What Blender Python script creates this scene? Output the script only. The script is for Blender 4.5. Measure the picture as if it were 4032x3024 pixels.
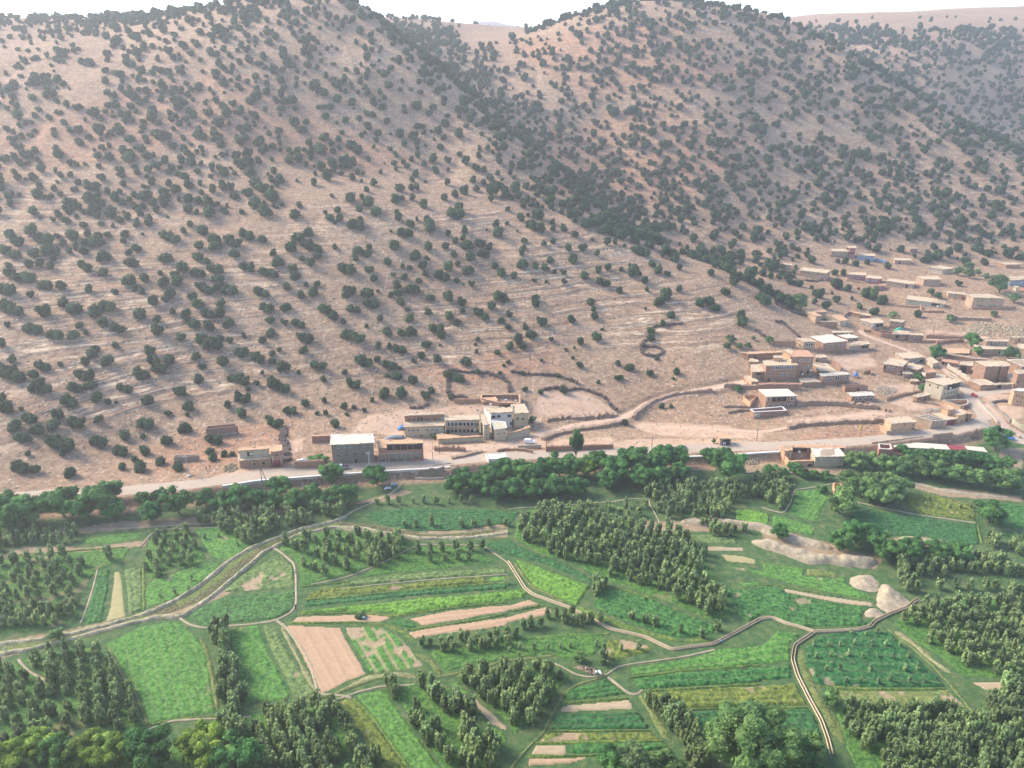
import bpy, bmesh, math, random
import numpy as np
from mathutils import Vector, Matrix
for _o in list(bpy.data.objects): bpy.data.objects.remove(_o)
random.seed(7); RNG = np.random.default_rng(7)
SC = bpy.context.scene; COL = SC.collection
# ------------------------------------------------------------ camera
PW, PH = 4032.0, 3024.0            # photograph's size
FPX = 3164.0                       # focal length in photograph pixels
PITCH = math.radians(23.75)
CAMZ = 150.0
cam = bpy.data.cameras.new('camera'); camo = bpy.data.objects.new('camera', cam); COL.objects.link(camo)
cam.sensor_fit = 'HORIZONTAL'; cam.sensor_width = 36; cam.lens = 36*FPX/PW
cam.clip_start = 0.5; cam.clip_end = 40000
camo.location = (0, 0, CAMZ); camo.rotation_euler = (math.pi/2-PITCH, 0, 0)
SC.camera = camo
# ------------------------------------------------------------ light
SUN_AZ = math.radians(-66)         # clockwise from +Y: the sun stands to the left and a little beyond the hill
SUN_EL = math.radians(36)
w = bpy.data.worlds.new('World'); SC.world = w; w.use_nodes = True
nt = w.node_tree; nt.nodes.clear()
wo = nt.nodes.new('ShaderNodeOutputWorld'); bg = nt.nodes.new('ShaderNodeBackground')
sky = nt.nodes.new('ShaderNodeTexSky'); sky.sky_type = 'NISHITA'; sky.sun_disc = False
sky.sun_elevation = SUN_EL; sky.sun_rotation = SUN_AZ
sky.altitude = 1800; sky.air_density = 0.75; sky.dust_density = 1.6; sky.ozone_density = 0.9
nt.links.new(sky.outputs[0], bg.inputs[0]); bg.inputs[1].default_value = 0.14
nt.links.new(bg.outputs[0], wo.inputs[0])
sl = bpy.data.lights.new('sun', 'SUN'); so = bpy.data.objects.new('sun', sl); COL.objects.link(so)
sl.energy = 2.3; sl.angle = math.radians(24); sl.color = (1.0, 0.88, 0.72)
sd = Vector((math.sin(SUN_AZ)*math.cos(SUN_EL), math.cos(SUN_AZ)*math.cos(SUN_EL), math.sin(SUN_EL)))
so.rotation_euler = sd.to_track_quat('Z', 'Y').to_euler()
SC.view_settings.view_transform = 'Standard'; SC.view_settings.look = 'None'
SC.view_settings.gamma = 1.0; SC.view_settings.exposure = 1.95
SC.render.engine = 'CYCLES'
SC.cycles.max_bounces = 5; SC.cycles.diffuse_bounces = 3; SC.cycles.glossy_bounces = 1
SC.cycles.volume_bounces = 0; SC.cycles.transparent_max_bounces = 4
SC.cycles.use_adaptive_sampling = True
# ------------------------------------------------------------ picture <-> world
CP, SP = math.cos(PITCH), math.sin(PITCH)
def ray(px, py):
    px = np.asarray(px, float); py = np.asarray(py, float)
    a = (px-PW/2)/FPX; b = (PH/2-py)/FPX
    return np.stack([a, CP+b*SP, -SP+b*CP], -1)
def project(P):
    P = np.asarray(P, float); x = P[..., 0]; y = P[..., 1]; z = P[..., 2]-CAMZ
    d = y*CP - z*SP; v = y*SP + z*CP
    return PW/2+FPX*x/d, PH/2-FPX*v/d
def on_plane(px, py, z):
    r = ray(px, py); t = (z-CAMZ)/r[..., 2]
    return np.stack([r[..., 0]*t, r[..., 1]*t, np.zeros_like(t)+z], -1)
CR = {'A': (800, 1600, 500), 'B': (1250, 1620, 500), 'C': (1550, 1520, 600), 'D': (2850, 1300, 600),
      'E': (3400, 1300, 632), 'F': (3050, 960, 500), 'G': (3532, 960, 500), 'H': (2750, 1650, 700),
      'I': (3000, 1700, 1032), 'J': (3432, 1550, 600), 'K': (1800, 1500, 1200),
      '1': (0, 1900, 1000), '2': (1000, 1900, 1000), '3': (2000, 1900, 1000), '5': (0, 2400, 1000),
      '6': (1000, 2400, 1000), '7': (2000, 2400, 1000), '8': (3000, 2400, 1032),
      'P': (0, 900, 1344), 'Q': (1344, 700, 1344), 'R': (0, 0, 2016), 'S': (2016, 0, 2016), 'N': (0, 0, 2212)}
def cx(k, x, y):                   # survey sheet coordinates -> photograph pixels
    o = CR[k]; s = o[2]/2212.0
    return (o[0]+x*s, o[1]+y*s)
def cs(k): return CR[k][2]/2212.0
def path(spec):                    # "k x,y x,y k x,y ..." -> list of pixels
    out = []; k = None
    for t in spec.split():
        if ',' in t:
            x, y = t.split(','); out.append(cx(k, float(x), float(y)))
        else: k = t
    return out
# ------------------------------------------------------------ noise
_T = np.random.default_rng(3).random((256, 256))
def vnoise(x, y, seed=0):
    x = np.asarray(x, float)+seed*17.31; y = np.asarray(y, float)+seed*9.77
    xi = np.floor(x).astype(int); yi = np.floor(y).astype(int); fx = x-xi; fy = y-yi
    fx = fx*fx*(3-2*fx); fy = fy*fy*(3-2*fy)
    a = _T[xi & 255, yi & 255]; b = _T[(xi+1) & 255, yi & 255]; c = _T[xi & 255, (yi+1) & 255]; d = _T[(xi+1) & 255, (yi+1) & 255]
    return (a*(1-fx)+b*fx)*(1-fy)+(c*(1-fx)+d*fx)*fy
def fbm(x, y, s, oct=4, seed=0):
    r = 0; a = 1; t = 0
    for i in range(oct):
        r = r+a*(vnoise(x/s, y/s, seed+i)-.5); t += a; a *= .5; s *= .5
    return r/t*2
def sstep(t): t = np.clip(t, 0, 1); return t*t*(3-2*t)
# ------------------------------------------------------------ tags
def tag(o, label=None, cat=None, group=None, kind=None):
    if label: o['label'] = label
    if cat: o['category'] = cat
    if group: o['group'] = group
    if kind: o['kind'] = kind
    return o
def empty(name, loc, label=None, cat=None, group=None, rz=0):
    o = bpy.data.objects.new(name, None); COL.objects.link(o); o.location = loc; o.rotation_euler = (0, 0, rz)
    o.empty_display_size = .5
    return tag(o, label, cat, group)
def link(name, me, parent=None):
    o = bpy.data.objects.new(name, me); COL.objects.link(o)
    if parent is not None:
        o.parent = parent
    return o
def np_mesh(name, verts, faces, mat=None, smooth=False, attrs=None):
    """faces: (n,3) or (n,4) int array"""
    me = bpy.data.meshes.new(name); verts = np.asarray(verts, np.float32); faces = np.asarray(faces, np.int32)
    n, k = faces.shape
    me.vertices.add(len(verts)); me.vertices.foreach_set('co', verts.ravel())
    me.loops.add(n*k); me.loops.foreach_set('vertex_index', faces.ravel())
    me.polygons.add(n); me.polygons.foreach_set('loop_start', np.arange(n, dtype=np.int32)*k)
    me.polygons.foreach_set('loop_total', np.full(n, k, np.int32))
    if smooth: me.polygons.foreach_set('use_smooth', np.ones(n, bool))
    for an, av in (attrs or {}).items():
        at = me.attributes.new(an, 'FLOAT', 'POINT'); at.data.foreach_set('value', np.asarray(av, np.float32))
    me.update(calc_edges=True)
    if mat: me.materials.append(mat)
    return me
# ------------------------------------------------------------ materials
class NG:
    def __init__(s, name):
        s.m = bpy.data.materials.new(name); s.m.use_nodes = True; s.t = s.m.node_tree; s.t.nodes.clear()
        s.out = s.n('ShaderNodeOutputMaterial'); s.b = s.n('ShaderNodeBsdfPrincipled')
        s.l(s.b.outputs[0], s.out.inputs[0]); s.b.inputs['Roughness'].default_value = .95
        s.b.inputs['Specular IOR Level'].default_value = .15
        s.geo = s.n('ShaderNodeNewGeometry'); s.pos = s.geo.outputs['Position']
    def n(s, t, **k):
        x = s.t.nodes.new(t)
        for a, v in k.items(): setattr(x, a, v)
        return x
    def l(s, a, b): s.t.links.new(a, b)
    def mapping(s, scale, src=None):
        m = s.n('ShaderNodeMapping'); m.inputs['Scale'].default_value = scale; s.l(src or s.pos, m.inputs[0]); return m.outputs[0]
    def noise(s, scale, detail=3, rough=.55, src=None, dist=0):
        x = s.n('ShaderNodeTexNoise'); x.inputs['Scale'].default_value = scale; x.inputs['Detail'].default_value = detail
        x.inputs['Roughness'].default_value = rough; x.inputs['Distortion'].default_value = dist
        s.l(src or s.pos, x.inputs['Vector']); return x.outputs['Fac']
    def vor(s, scale, src=None, out='Distance', rnd=1):
        x = s.n('ShaderNodeTexVoronoi'); x.inputs['Scale'].default_value = scale; x.inputs['Randomness'].default_value = rnd
        s.l(src or s.pos, x.inputs['Vector']); return x.outputs[out]
    def ramp(s, fac, stops, interp='LINEAR'):
        x = s.n('ShaderNodeValToRGB'); r = x.color_ramp; r.interpolation = interp
        while len(r.elements) < len(stops): r.elements.new(.5)
        for e, (p, c) in zip(r.elements, stops):
            e.position = p; e.color = (c[0], c[1], c[2], 1) if isinstance(c, (tuple, list)) else (c, c, c, 1)
        s.l(fac, x.inputs[0]); return x.outputs[0]
    def mix(s, f, a, b, mode='MIX'):
        x = s.n('ShaderNodeMix', data_type='RGBA', blend_type=mode)
        for i, v in ((0, f), (6, a), (7, b)):
            if hasattr(v, 'links') or hasattr(v, 'is_linked'): s.l(v, x.inputs[i])
            elif isinstance(v, (tuple, list)): x.inputs[i].default_value = (v[0], v[1], v[2], 1)
            else: x.inputs[i].default_value = v
        return x.outputs[2]
    def math(s, op, a, b=None, c=None):
        x = s.n('ShaderNodeMath', operation=op)
        for i, v in enumerate((a, b, c)):
            if v is None: continue
            if hasattr(v, 'is_linked'): s.l(v, x.inputs[i])
            else: x.inputs[i].default_value = v
        return x.outputs[0]
    def attr(s, name):
        x = s.n('ShaderNodeAttribute'); x.attribute_name = name; return x.outputs['Fac']
    def rnd(s):
        x = s.n('ShaderNodeObjectInfo'); return x.outputs['Random']
    def color(s, c):
        if isinstance(c, (tuple, list)): s.b.inputs['Base Color'].default_value = (c[0], c[1], c[2], 1)
        else: s.l(c, s.b.inputs['Base Color'])
    def bump(s, h, dist=.1, strength=1):
        x = s.n('ShaderNodeBump'); x.inputs['Distance'].default_value = dist; x.inputs['Strength'].default_value = strength
        s.l(h, x.inputs['Height']); s.l(x.outputs[0], s.b.inputs['Normal'])
def sc(c, k): return tuple(min(1, v*k) for v in c)
def mat_plain(name, c, var=.18, scale=3, rough=.9, bump=.02, objvar=0, fine=9):
    g = NG(name); g.b.inputs['Roughness'].default_value = rough
    f = g.noise(scale, 4, .6); col = g.ramp(f, [(.3, sc(c, 1-var)), (.7, sc(c, 1+var))])
    f2 = g.noise(fine, 2); col = g.mix(.35, col, g.ramp(f2, [(.3, sc(c, 1-var*1.3)), (.7, sc(c, 1+var))]))
    g.color(col)
    if bump: g.bump(f2, bump)
    return g.m
def mat_mud(name, c, c2=None):
    """rammed earth wall: courses, streaks and patches"""
    g = NG(name); c2 = c2 or sc(c, .72)
    f = g.noise(.55, 4, .6); col = g.ramp(f, [(.32, c2), (.62, c)])
    st = g.noise(1, 3, .6, src=g.mapping((.9, .9, 5)))
    col = g.mix(g.math('MULTIPLY', st, .6), col, g.ramp(g.noise(5, 3), [(.35, sc(c, .7)), (.65, sc(c, 1.25))]))
    g.color(col); g.bump(g.noise(4, 4), .06); return g.m
def mat_leaf(name, dark, mid, lite, scale=1.6, tr=.35, ov=.35):
    """foliage: the colour wanders between leaf clumps, and from plant to plant"""
    g = NG(name); g.b.inputs['Roughness'].default_value = .75; g.b.inputs['Specular IOR Level'].default_value = .12
    f = g.noise(scale, 3, .65); col = g.ramp(f, [(.36, dark), (.5, mid), (.64, lite)])
    x = g.n('ShaderNodeObjectInfo'); r = x.outputs['Random']
    col = g.mix(1, col, g.ramp(g.noise(.16, 2, .6), [(.35, (.72, .74, .76)), (.65, (1.3, 1.26, 1.2))]), 'MULTIPLY')
    hs = g.n('ShaderNodeHueSaturation'); hs.inputs['Saturation'].default_value = 1.05; g.l(col, hs.inputs['Color'])
    g.l(g.math('MULTIPLY_ADD', r, ov, 1-ov*.5), hs.inputs['Value'])
    g.l(g.math('MULTIPLY_ADD', g.noise(.09, 1), .06, .47), hs.inputs['Hue'])
    g.color(hs.outputs[0]); tl = g.n('ShaderNodeBsdfTranslucent'); g.l(hs.outputs[0], tl.inputs[0]); mx = g.n('ShaderNodeMixShader'); mx.inputs[0].default_value = tr
    g.l(g.b.outputs[0], mx.inputs[1]); g.l(tl.outputs[0], mx.inputs[2]); g.l(mx.outputs[0], g.out.inputs[0]); return g.m
GREYGRASS = (.12, .16, .055)
def make_ground_mat():
    g = NG('hillside_soil')
    # attributes: pale (levelled earth yards), green (grass), strat (bedded rock), red
    big = g.noise(.02, 4, .6)
    earth = g.ramp(big, [(.3, (.315, .20, .12)), (.5, (.37, .24, .148)), (.7, (.42, .285, .18))])
    earth = g.mix(g.attr('red'), earth, (.42, .195, .105))
    med = g.noise(.35, 4, .65); earth = g.mix(g.ramp(med, [(.35, 0), (.65, .75)]), earth, (.20, .135, .09))
    # bedded rock: bands follow the height, broken up along their length
    sep = g.n('ShaderNodeSeparateXYZ'); g.l(g.pos, sep.inputs[0])
    warp = g.noise(.03, 3, .6)
    zz = g.math('MULTIPLY_ADD', warp, 2.2, g.math('MULTIPLY_ADD', sep.outputs[0], -.02, sep.outputs[2]))
    comb = g.n('ShaderNodeCombineXYZ'); g.l(g.math('MULTIPLY', sep.outputs[0], .028), comb.inputs[0]); g.l(g.math('MULTIPLY', sep.outputs[1], .02), comb.inputs[1]); g.l(g.math('MULTIPLY', zz, 1.9), comb.inputs[2])
    band = g.noise(1, 4, .7, src=comb.outputs[0])
    broke = g.noise(1, 4, .7, src=g.mapping((.16, .3, .5)))
    lite = g.math('MULTIPLY', g.ramp(band, [(.545, 0), (.575, 1)]), g.ramp(broke, [(.42, 0), (.50, 1)]))
    dk = g.math('MULTIPLY', g.ramp(band, [(.36, 1), (.44, 0)]), g.ramp(g.noise(.3, 3, .6), [(.40, 0), (.55, 1)]))
    st = g.attr('strat')
    earth = g.mix(g.math('MULTIPLY', g.math('MULTIPLY', lite, st), .9), earth, (.58, .44, .30))
    earth = g.mix(g.math('MULTIPLY', g.math('MULTIPLY', dk, st), .75), earth, (.13, .08, .055))
    # scattered stones and low scrub
    sp = g.noise(1, 5, .85, src=g.mapping((.55, .55, 1.5))); earth = g.mix(.85, earth, g.mix(1, earth, g.ramp(sp, [(.36, (.50, .47, .44)), (.47, (.95, .95, .95)), (.54, (1.05, 1.05, 1.05)), (.64, (1.4, 1.4, 1.4))]), 'MULTIPLY'))
    v = g.vor(.5, out='Distance'); vc = g.vor(.5, out='Color')
    sepc = g.n('ShaderNodeSeparateColor'); g.l(vc, sepc.inputs[0])
    stone = g.math('MULTIPLY', g.math('LESS_THAN', v, .26), g.math('GREATER_THAN', sepc.outputs[0], .62))
    earth = g.mix(g.math('MULTIPLY', stone, .6), earth, (.56, .46, .35))
    scrub = g.math('MULTIPLY', g.math('LESS_THAN', v, .30), g.math('LESS_THAN', sepc.outputs[0], .26))
    earth = g.mix(g.math('MULTIPLY', scrub, .8), earth, (.10, .095, .055))
    pale = g.ramp(g.noise(.25, 4, .6), [(.3, (.42, .27, .175)), (.7, (.56, .40, .28))])
    earth = g.mix(g.attr('pale'), earth, pale)
    gr = g.ramp(g.noise(.45, 4, .65), [(.3, (.035, .085, .035)), (.5, (.07, .13, .045)), (.68, (.13, .16, .06)), (.8, (.26, .22, .11))])
    gm = g.math('MULTIPLY', g.attr('green'), g.ramp(g.noise(.22, 3, .6), [(.22, .55), (.42, 1)]))
    earth = g.mix(gm, earth, gr)
    g.color(earth)
    h = g.math('ADD', g.noise(1.3, 4, .7), g.math('MULTIPLY', stone, .5))
    g.bump(h, .35, .8); return g.m
M = {}
def setup_mats():
    M['ground'] = make_ground_mat()
    M['road'] = mat_plain('asphalt_dusty', (.42, .335, .25), .10, .4, .9, .01)
    M['track'] = mat_plain('dirt_track', (.50, .35, .25), .16, .5, .95, .03)
    M['trail'] = mat_plain('footpath_earth', (.36, .30, .20), .30, .8, .95, .03)
    M['sand'] = mat_plain('pale_gravel', (.38, .31, .21), .40, .9, .95, .12, fine=3)
    M['cwall'] = mat_plain('canal_mortar', (.47, .375, .25), .22, 1.5, .9, .02)
    M['mason'] = mat_plain('roadside_masonry', (.62, .55, .45), .30, 1.4, .95, .08, fine=5)
    M['terr'] = mat_plain('terrace_bank_earth', (.30, .21, .145), .35, 1.2, .95, .12, fine=4)
    M['stone'] = mat_plain('stone_masonry', (.28, .23, .175), .30, 1.4, .95, .08, fine=5)
    M['conc'] = mat_plain('concrete', (.42, .36, .28), .12, 1.5, .85, .01)
    M['brush'] = mat_plain('thorn_brush', (.10, .075, .06), .35, 2.0, .95, .1)
    M['white'] = mat_plain('white_paint', (.66, .64, .59), .05, 1.5, .6, 0)
    M['dark'] = mat_plain('dark_interior', (.035, .028, .024), .2, 2, .6, 0)  # near black surface fill, puts the shade inside openings into the colour
    M['glass'] = mat_plain('window_glass', (.05, .06, .065), .2, 2, .25, 0)
    M['cream'] = mat_mud('cream_plaster', (.56, .47, .33), (.46, .37, .26))
    M['sage'] = mat_mud('yellowish_plaster', (.50, .45, .30), (.42, .36, .25))
    M['mud'] = mat_mud('brown_rammed_earth', (.36, .215, .14))
    M['tan'] = mat_mud('tan_rammed_earth', (.46, .33, .22), (.36, .24, .155))
    M['orange'] = mat_mud('orange_earth', (.58, .36, .21), (.46, .27, .16))
    M['brick'] = mat_plain('hollow_red_brick', (.42, .20, .14), .15, 2.5, .9, .02)
    M['brickd'] = mat_plain('weathered_brick', (.30, .175, .125), .15, 2.5, .9, .02)
    M['grey'] = mat_mud('grey_cement_render', (.235, .20, .165), (.17, .145, .12))
    M['pink'] = mat_plain('pink_paint', (.42, .17, .16), .12, 1, .8, .01)
    M['blue'] = mat_plain('pale_blue_paint', (.30, .38, .48), .12, 1, .8, .01)
    M['bluegrey'] = mat_plain('grey_blue_render', (.24, .25, .26), .12, 1, .8, .01)
    M['roof'] = mat_plain('beaten_earth_roof', (.52, .40, .27), .13, .6, .95, .04)
    M['roofp'] = mat_plain('peach_earth_roof', (.54, .335, .20), .13, .6, .95, .04)
    M['roofw'] = mat_plain('whitish_roof', (.58, .51, .40), .10, .5, .9, .03)
    M['roofr'] = mat_plain('red_clay_roof', (.47, .27, .17), .15, .6, .95, .04)
    M['eave'] = mat_plain('brushwood_eave', (.36, .275, .19), .35, 3, .95, .08)
    M['red'] = mat_plain('maroon_metal', (.26, .05, .055), .1, 1, .5, 0)
    M['bluedoor'] = mat_plain('blue_metal', (.16, .33, .52), .1, 1, .5, 0)
    M['tarp'] = mat_plain('blue_tarpaulin', (.10, .25, .55), .15, 1, .5, .02)
    M['gtarp'] = mat_plain('green_tarpaulin', (.05, .35, .22), .1, 1, .5, .02)
    M['wood'] = mat_plain('grey_timber', (.17, .12, .085), .2, 3, .9, .01)
    M['steel'] = mat_plain('galvanised_steel', (.42, .42, .42), .08, 3, .5, 0)
    M['yellow'] = mat_plain('yellow_sign_paint', (.75, .55, .08), .05, 1, .5, 0)
    M['bark'] = mat_plain('bark', (.12, .09, .065), .25, 2, .95, .04)
    M['juniper'] = mat_leaf('juniper_foliage', (.030, .064, .030), (.050, .096, .042), (.082, .138, .056), .9, ov=.5)
    M['apple'] = mat_leaf('orchard_foliage', (.12, .185, .08), (.22, .31, .13), (.37, .45, .21), .9, ov=.4)
    M['sapl'] = mat_leaf('young_tree_foliage', (.20, .30, .14), (.30, .42, .20), (.42, .54, .28), 1.0)
    M['walnut'] = mat_leaf('walnut_foliage', (.045, .125, .042), (.085, .21, .065), (.15, .30, .095), .35, ov=.25)
    M['walnuty'] = mat_leaf('sunlit_tone_walnut_foliage', (.11, .19, .04), (.22, .34, .07), (.38, .50, .13), .35)  # lighter, yellower walnut leaves: the sunlit look is put into the colour
    M['willow'] = mat_leaf('pale_willow_foliage', (.08, .16, .055), (.15, .26, .09), (.24, .36, .13), .5)
    M['oliv'] = mat_leaf('olive_foliage', (.08, .15, .06), (.13, .21, .09), (.18, .27, .12), .8)
    M['tyre'] = mat_plain('rubber', (.02, .02, .02), .1, 3, .8, 0)
    M['skin'] = mat_plain('skin', (.38, .22, .14), .05, 5, .6, 0)
    M['cloth_red'] = mat_plain('red_cloth', (.45, .06, .05), .1, 5, .9, 0)
    M['cloth_black'] = mat_plain('black_cloth', (.03, .03, .035), .1, 5, .9, 0)
    M['cloth_white'] = mat_plain('white_cloth', (.72, .72, .74), .05, 5, .9, 0)
    M['cloth_blue'] = mat_plain('light_blue_cloth', (.15, .42, .65), .1, 5, .9, 0)
    M['carpaint_white'] = mat_plain('white_car_paint', (.75, .76, .78), .02, 1, .3, 0)
    M['carpaint_silver'] = mat_plain('silver_car_paint', (.42, .44, .45), .03, 1, .3, 0)
    M['carpaint_dark'] = mat_plain('dark_car_paint', (.05, .06, .08), .03, 1, .3, 0)
    M['carpaint_red'] = mat_plain('red_machine_paint', (.5, .06, .05), .03, 1, .4, 0)
def crop_mat(name, lo, mid, hi, soil=(.42, .29, .19), sc1=1.1):
    g = NG(name); g.b.inputs['Roughness'].default_value = .85
    f = g.noise(sc1, 4, .7); lo, mid, hi = [(c[0]*1.7, c[1]*1.3, c[2]*.85) for c in (lo, mid, hi)]; c = g.ramp(f, [(.38, sc(lo, .8)), (.5, mid), (.62, hi)])
    f2 = g.noise(.10, 3, .6); c = g.mix(g.ramp(f2, [(.35, 0), (.65, .5)]), c, g.ramp(f, [(.3, sc(lo, .8)), (.7, sc(mid, 1.1))]))
    so_ = g.ramp(g.noise(1.3, 4), [(.3, sc(soil, .75)), (.7, sc(soil, 1.2))])
    c = g.mix(g.attr('bare'), c, so_); g.color(c); g.bump(g.noise(2.6, 4, .75), .25, .9); return g.m
setup_mats()
# ------------------------------------------------------------ terrain
def pt(px, py, Y):
    r = ray(px, py); t = Y/r[1]; return (r[0]*t, Y, CAMZ+r[2]*t)
def pz(px, py, z):
    p = on_plane(px, py, z); return (p[0], p[1], z)
ctl = []
for px_, py_ in [(-300,3020),(600,3020),(2000,3020),(3400,3020),(4330,3020),(-500,2600),(500,2600),(1500,2600),(2500,2600),(3500,2600),(4500,2600),
                 (-500,2250),(500,2250),(1500,2250),(2500,2250),(3500,2250),(4500,2250),(0,2060),(1000,2010),(2000,1960),(3000,1900),(4000,1900),(4500,1950)]:
    ctl.append(pz(px_, py_, 2.5+max(0, (2300-py_))*.0016))
for px_, py_ in [(-500,1990),(0,1960),(500,1930),(1000,1870),(1500,1835),(2000,1800),(2500,1778),(3000,1760),(3400,1738),(3800,1690),(4300,1740)]:
    ctl.append(pz(px_, py_, 4.6))
col = {-600: [(1500,290),(1200,350),(900,430),(600,520),(300,620),(120,720)],
 0: [(1700,268),(1500,300),(1200,352),(900,420),(600,495),(400,550),(200,640),(85,780)],
 450: [(1750,275),(1500,308),(1200,358),(900,418),(600,490),(400,540),(200,610),(110,690)],
 900: [(1700,284),(1500,316),(1200,364),(900,418),(740,452),(600,492),(300,562),(100,625),(15,690)],
 1350: [(1650,296),(1500,324),(1200,370),(900,420),(780,446),(660,490),(600,505),(300,570),(100,625),(0,660)],
 1750: [(1600,310),(1500,328),(1200,376),(950,420),(820,450),(700,495),(500,545),(300,590)],
 2150: [(1700,292),(1500,328),(1200,380),(1000,420),(880,450),(760,490)],
 2600: [(1650,306),(1450,340),(1200,386),(1050,424)],
 3000: [(1650,302),(1450,338),(1300,372)]}
for k_, L in col.items():
    for py_, Y in L: ctl.append(pt(k_, py_, Y))
# crest of the near hill and its long spur
ctl += [pt(1100,-35,700), pt(1420,10,655), pt(1620,180,618), pt(1900,440,562), pt(2150,600,536), pt(2350,800,492), pt(2560,943,458), pt(2850,1050,434), pt(3000,1120,420), pt(3130,1225,400)]
# hollow behind it (unseen)
for px_, py_, Y, dz, dy in [(1420,10,655,-22,60),(1620,180,618,-20,50),(1900,440,562,-18,34),(2150,600,536,-18,32),(2350,800,492,-18,30),(2560,943,458,-16,28),(2850,1050,434,-12,25),(1100,-35,700,-15,80)]:
    q = pt(px_, py_, Y); ctl.append((q[0]+10, q[1]+dy, q[2]+dz))
# slopes behind the saddle, right hill
ctl += [pt(1620,75,980), pt(1950,128,900), pt(1800,200,770), pt(1850,300,705), pt(2050,250,730), pt(2060,430,650), pt(2250,600,610), pt(2420,820,545), pt(2560,900,512),
 pt(2010,140,860), pt(2250,70,800), pt(2450,28,770), pt(2750,22,775), pt(2300,350,680), pt(2300,500,640), pt(2700,950,505), pt(2700,700,575), pt(2700,400,650), pt(2700,200,702),
 pt(3100,1000,500), pt(3100,700,590), pt(3100,400,662), pt(3100,200,718), pt(3080,75,775), pt(3350,205,722), pt(3550,335,690), pt(3750,460,662), pt(3950,560,640), pt(4100,640,625),
 pt(3500,1000,515), pt(3500,800,570), pt(3500,550,640), pt(3900,1000,520), pt(3900,800,575), pt(3900,660,612),pt(4300,1000,515),
 pt(3250,1130,452), pt(3350,1250,408), pt(3300,1400,354), pt(3300,1550,316), pt(3650,1150,440), pt(3650,1300,392), pt(3700,1450,344), pt(3700,1580,310), pt(4000,1150,438), pt(4000,1300,390), pt(4000,1450,345), pt(4000,1600,300), pt(4400,1300,390), pt(4400,1600,300)]
for px_, py_, Y, dz, dy in [(3080,75,775,-25,110),(3350,205,722,-30,90),(3550,335,690,-34,85),(3750,460,662,-34,80),(3950,560,640,-34,80),(2450,28,770,-10,120),(2750,22,775,-15,120)]:
    q = pt(px_, py_, Y); ctl.append((q[0]+25, q[1]+dy, q[2]+dz))
ctl += [pt(3700,300,860), pt(4000,500,830), pt(4000,300,900), pt(4000,200,960), pt(4000,100,1080), pt(3850,200,930), pt(4000,26,1400), pt(3500,52,1400), pt(3200,58,1400), pt(3300,95,1080), pt(4500,30,1400), pt(4400,200,980),
 pt(0,72,860), pt(-500,90,900), pt(400,98,1000), pt(200,82,900), (-600,1400,120), (-200,1500,120), (150,1500,110)]
C_ = np.array(ctl)
def tps_fit(P, lam=2e-4):
    X = P[:, :2]/100.; n = len(X)
    d = np.sqrt(((X[:, None]-X[None])**2).sum(-1)); K = np.where(d > 0, d*d*np.log(d+1e-12), 0)
    K += lam*np.eye(n)*n; A = np.zeros((n+3, n+3)); A[:n, :n] = K; Q = np.c_[np.ones(n), X]; A[:n, n:] = Q; A[n:, :n] = Q.T
    return X, np.linalg.solve(A, np.r_[P[:, 2], 0, 0, 0])
_TX, _TW = tps_fit(C_)
def tps(x, y):
    s = x.shape; x = x.ravel()/100.; y = y.ravel()/100.; r = _TW[-3]+_TW[-2]*x+_TW[-1]*y
    for i in range(len(_TX)):
        d2 = (x-_TX[i, 0])**2+(y-_TX[i, 1])**2+1e-12
        r += _TW[i]*.5*d2*np.log(d2)
    return r.reshape(s)
ROAD_MAIN = [(-700,2005),(-300,1985),(0,1962),(181,1950),(497,1934),(768,1909),(1026,1871),(1275,1852),(1476,1838),(1750,1820),(1908,1804),(2125,1795),(2451,1780),(2750,1769),(3060,1757),(3432,1736),(3595,1716),(3757,1694),(3866,1668)]
_rw = on_plane([p[0] for p in ROAD_MAIN], [p[1] for p in ROAD_MAIN], 4.6)
_RX = np.r_[-900, _rw[:, 0], 900]; _RY = np.r_[_rw[0, 1]-20, _rw[:, 1], _rw[-1, 1]-20]
def road_y(x): return np.interp(x, _RX, _RY)
YR = np.r_[np.arange(-40, 118, 7.), np.arange(120, 455, .72), np.arange(455, 800, 1.45), np.arange(802, 1600, 7)]
NCOL = 980
def Wd(y): return .64*y+92
AX = np.linspace(-1, 1, NCOL)
GY = np.repeat(YR[:, None], NCOL, 1); GX = AX[None]*Wd(YR)[:, None]
# thin plate surface on a coarse grid, then refined
cyr = np.linspace(-40, 1600, 240); cax = np.linspace(-1, 1, 170)
cY = np.repeat(cyr[:, None], 170, 1); cX = cax[None]*Wd(cyr)[:, None]
cZ = tps(cX, cY)
def bil(Zg, r, c):
    r = np.clip(r, 0, Zg.shape[0]-1.001); c = np.clip(c, 0, Zg.shape[1]-1.001); ri = r.astype(int); ci = c.astype(int); fr = r-ri; fc = c-ci
    return (Zg[ri, ci]*(1-fc)+Zg[ri, ci+1]*fc)*(1-fr)+(Zg[ri+1, ci]*(1-fc)+Zg[ri+1, ci+1]*fc)*fr
GZ = bil(cZ, (GY+40)/1640*239, (GX/Wd(GY)+1)/2*169)
up = GY-road_y(GX)                               # metres beyond the road line
nearm = sstep((126-GY)/120.)                      # the photographer's own hill
GZ = np.where(GY < 126, np.maximum(GZ*(1-nearm), 0)+nearm*0, GZ)
GZ = GZ-2.4*sstep((-up-3.6)/2.2)                  # bank below the road
near_h = 147.5*np.clip(1-(GY+4)/118., 0, 1)**1.25
GZ = np.where(GY < 126, np.maximum(GZ, near_h), GZ)
hill = sstep((up-6)/26.)
gr1 = np.gradient(GZ, axis=0)/np.gradient(GY, axis=0)
steep = sstep((gr1-.12)/.25)*hill
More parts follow.
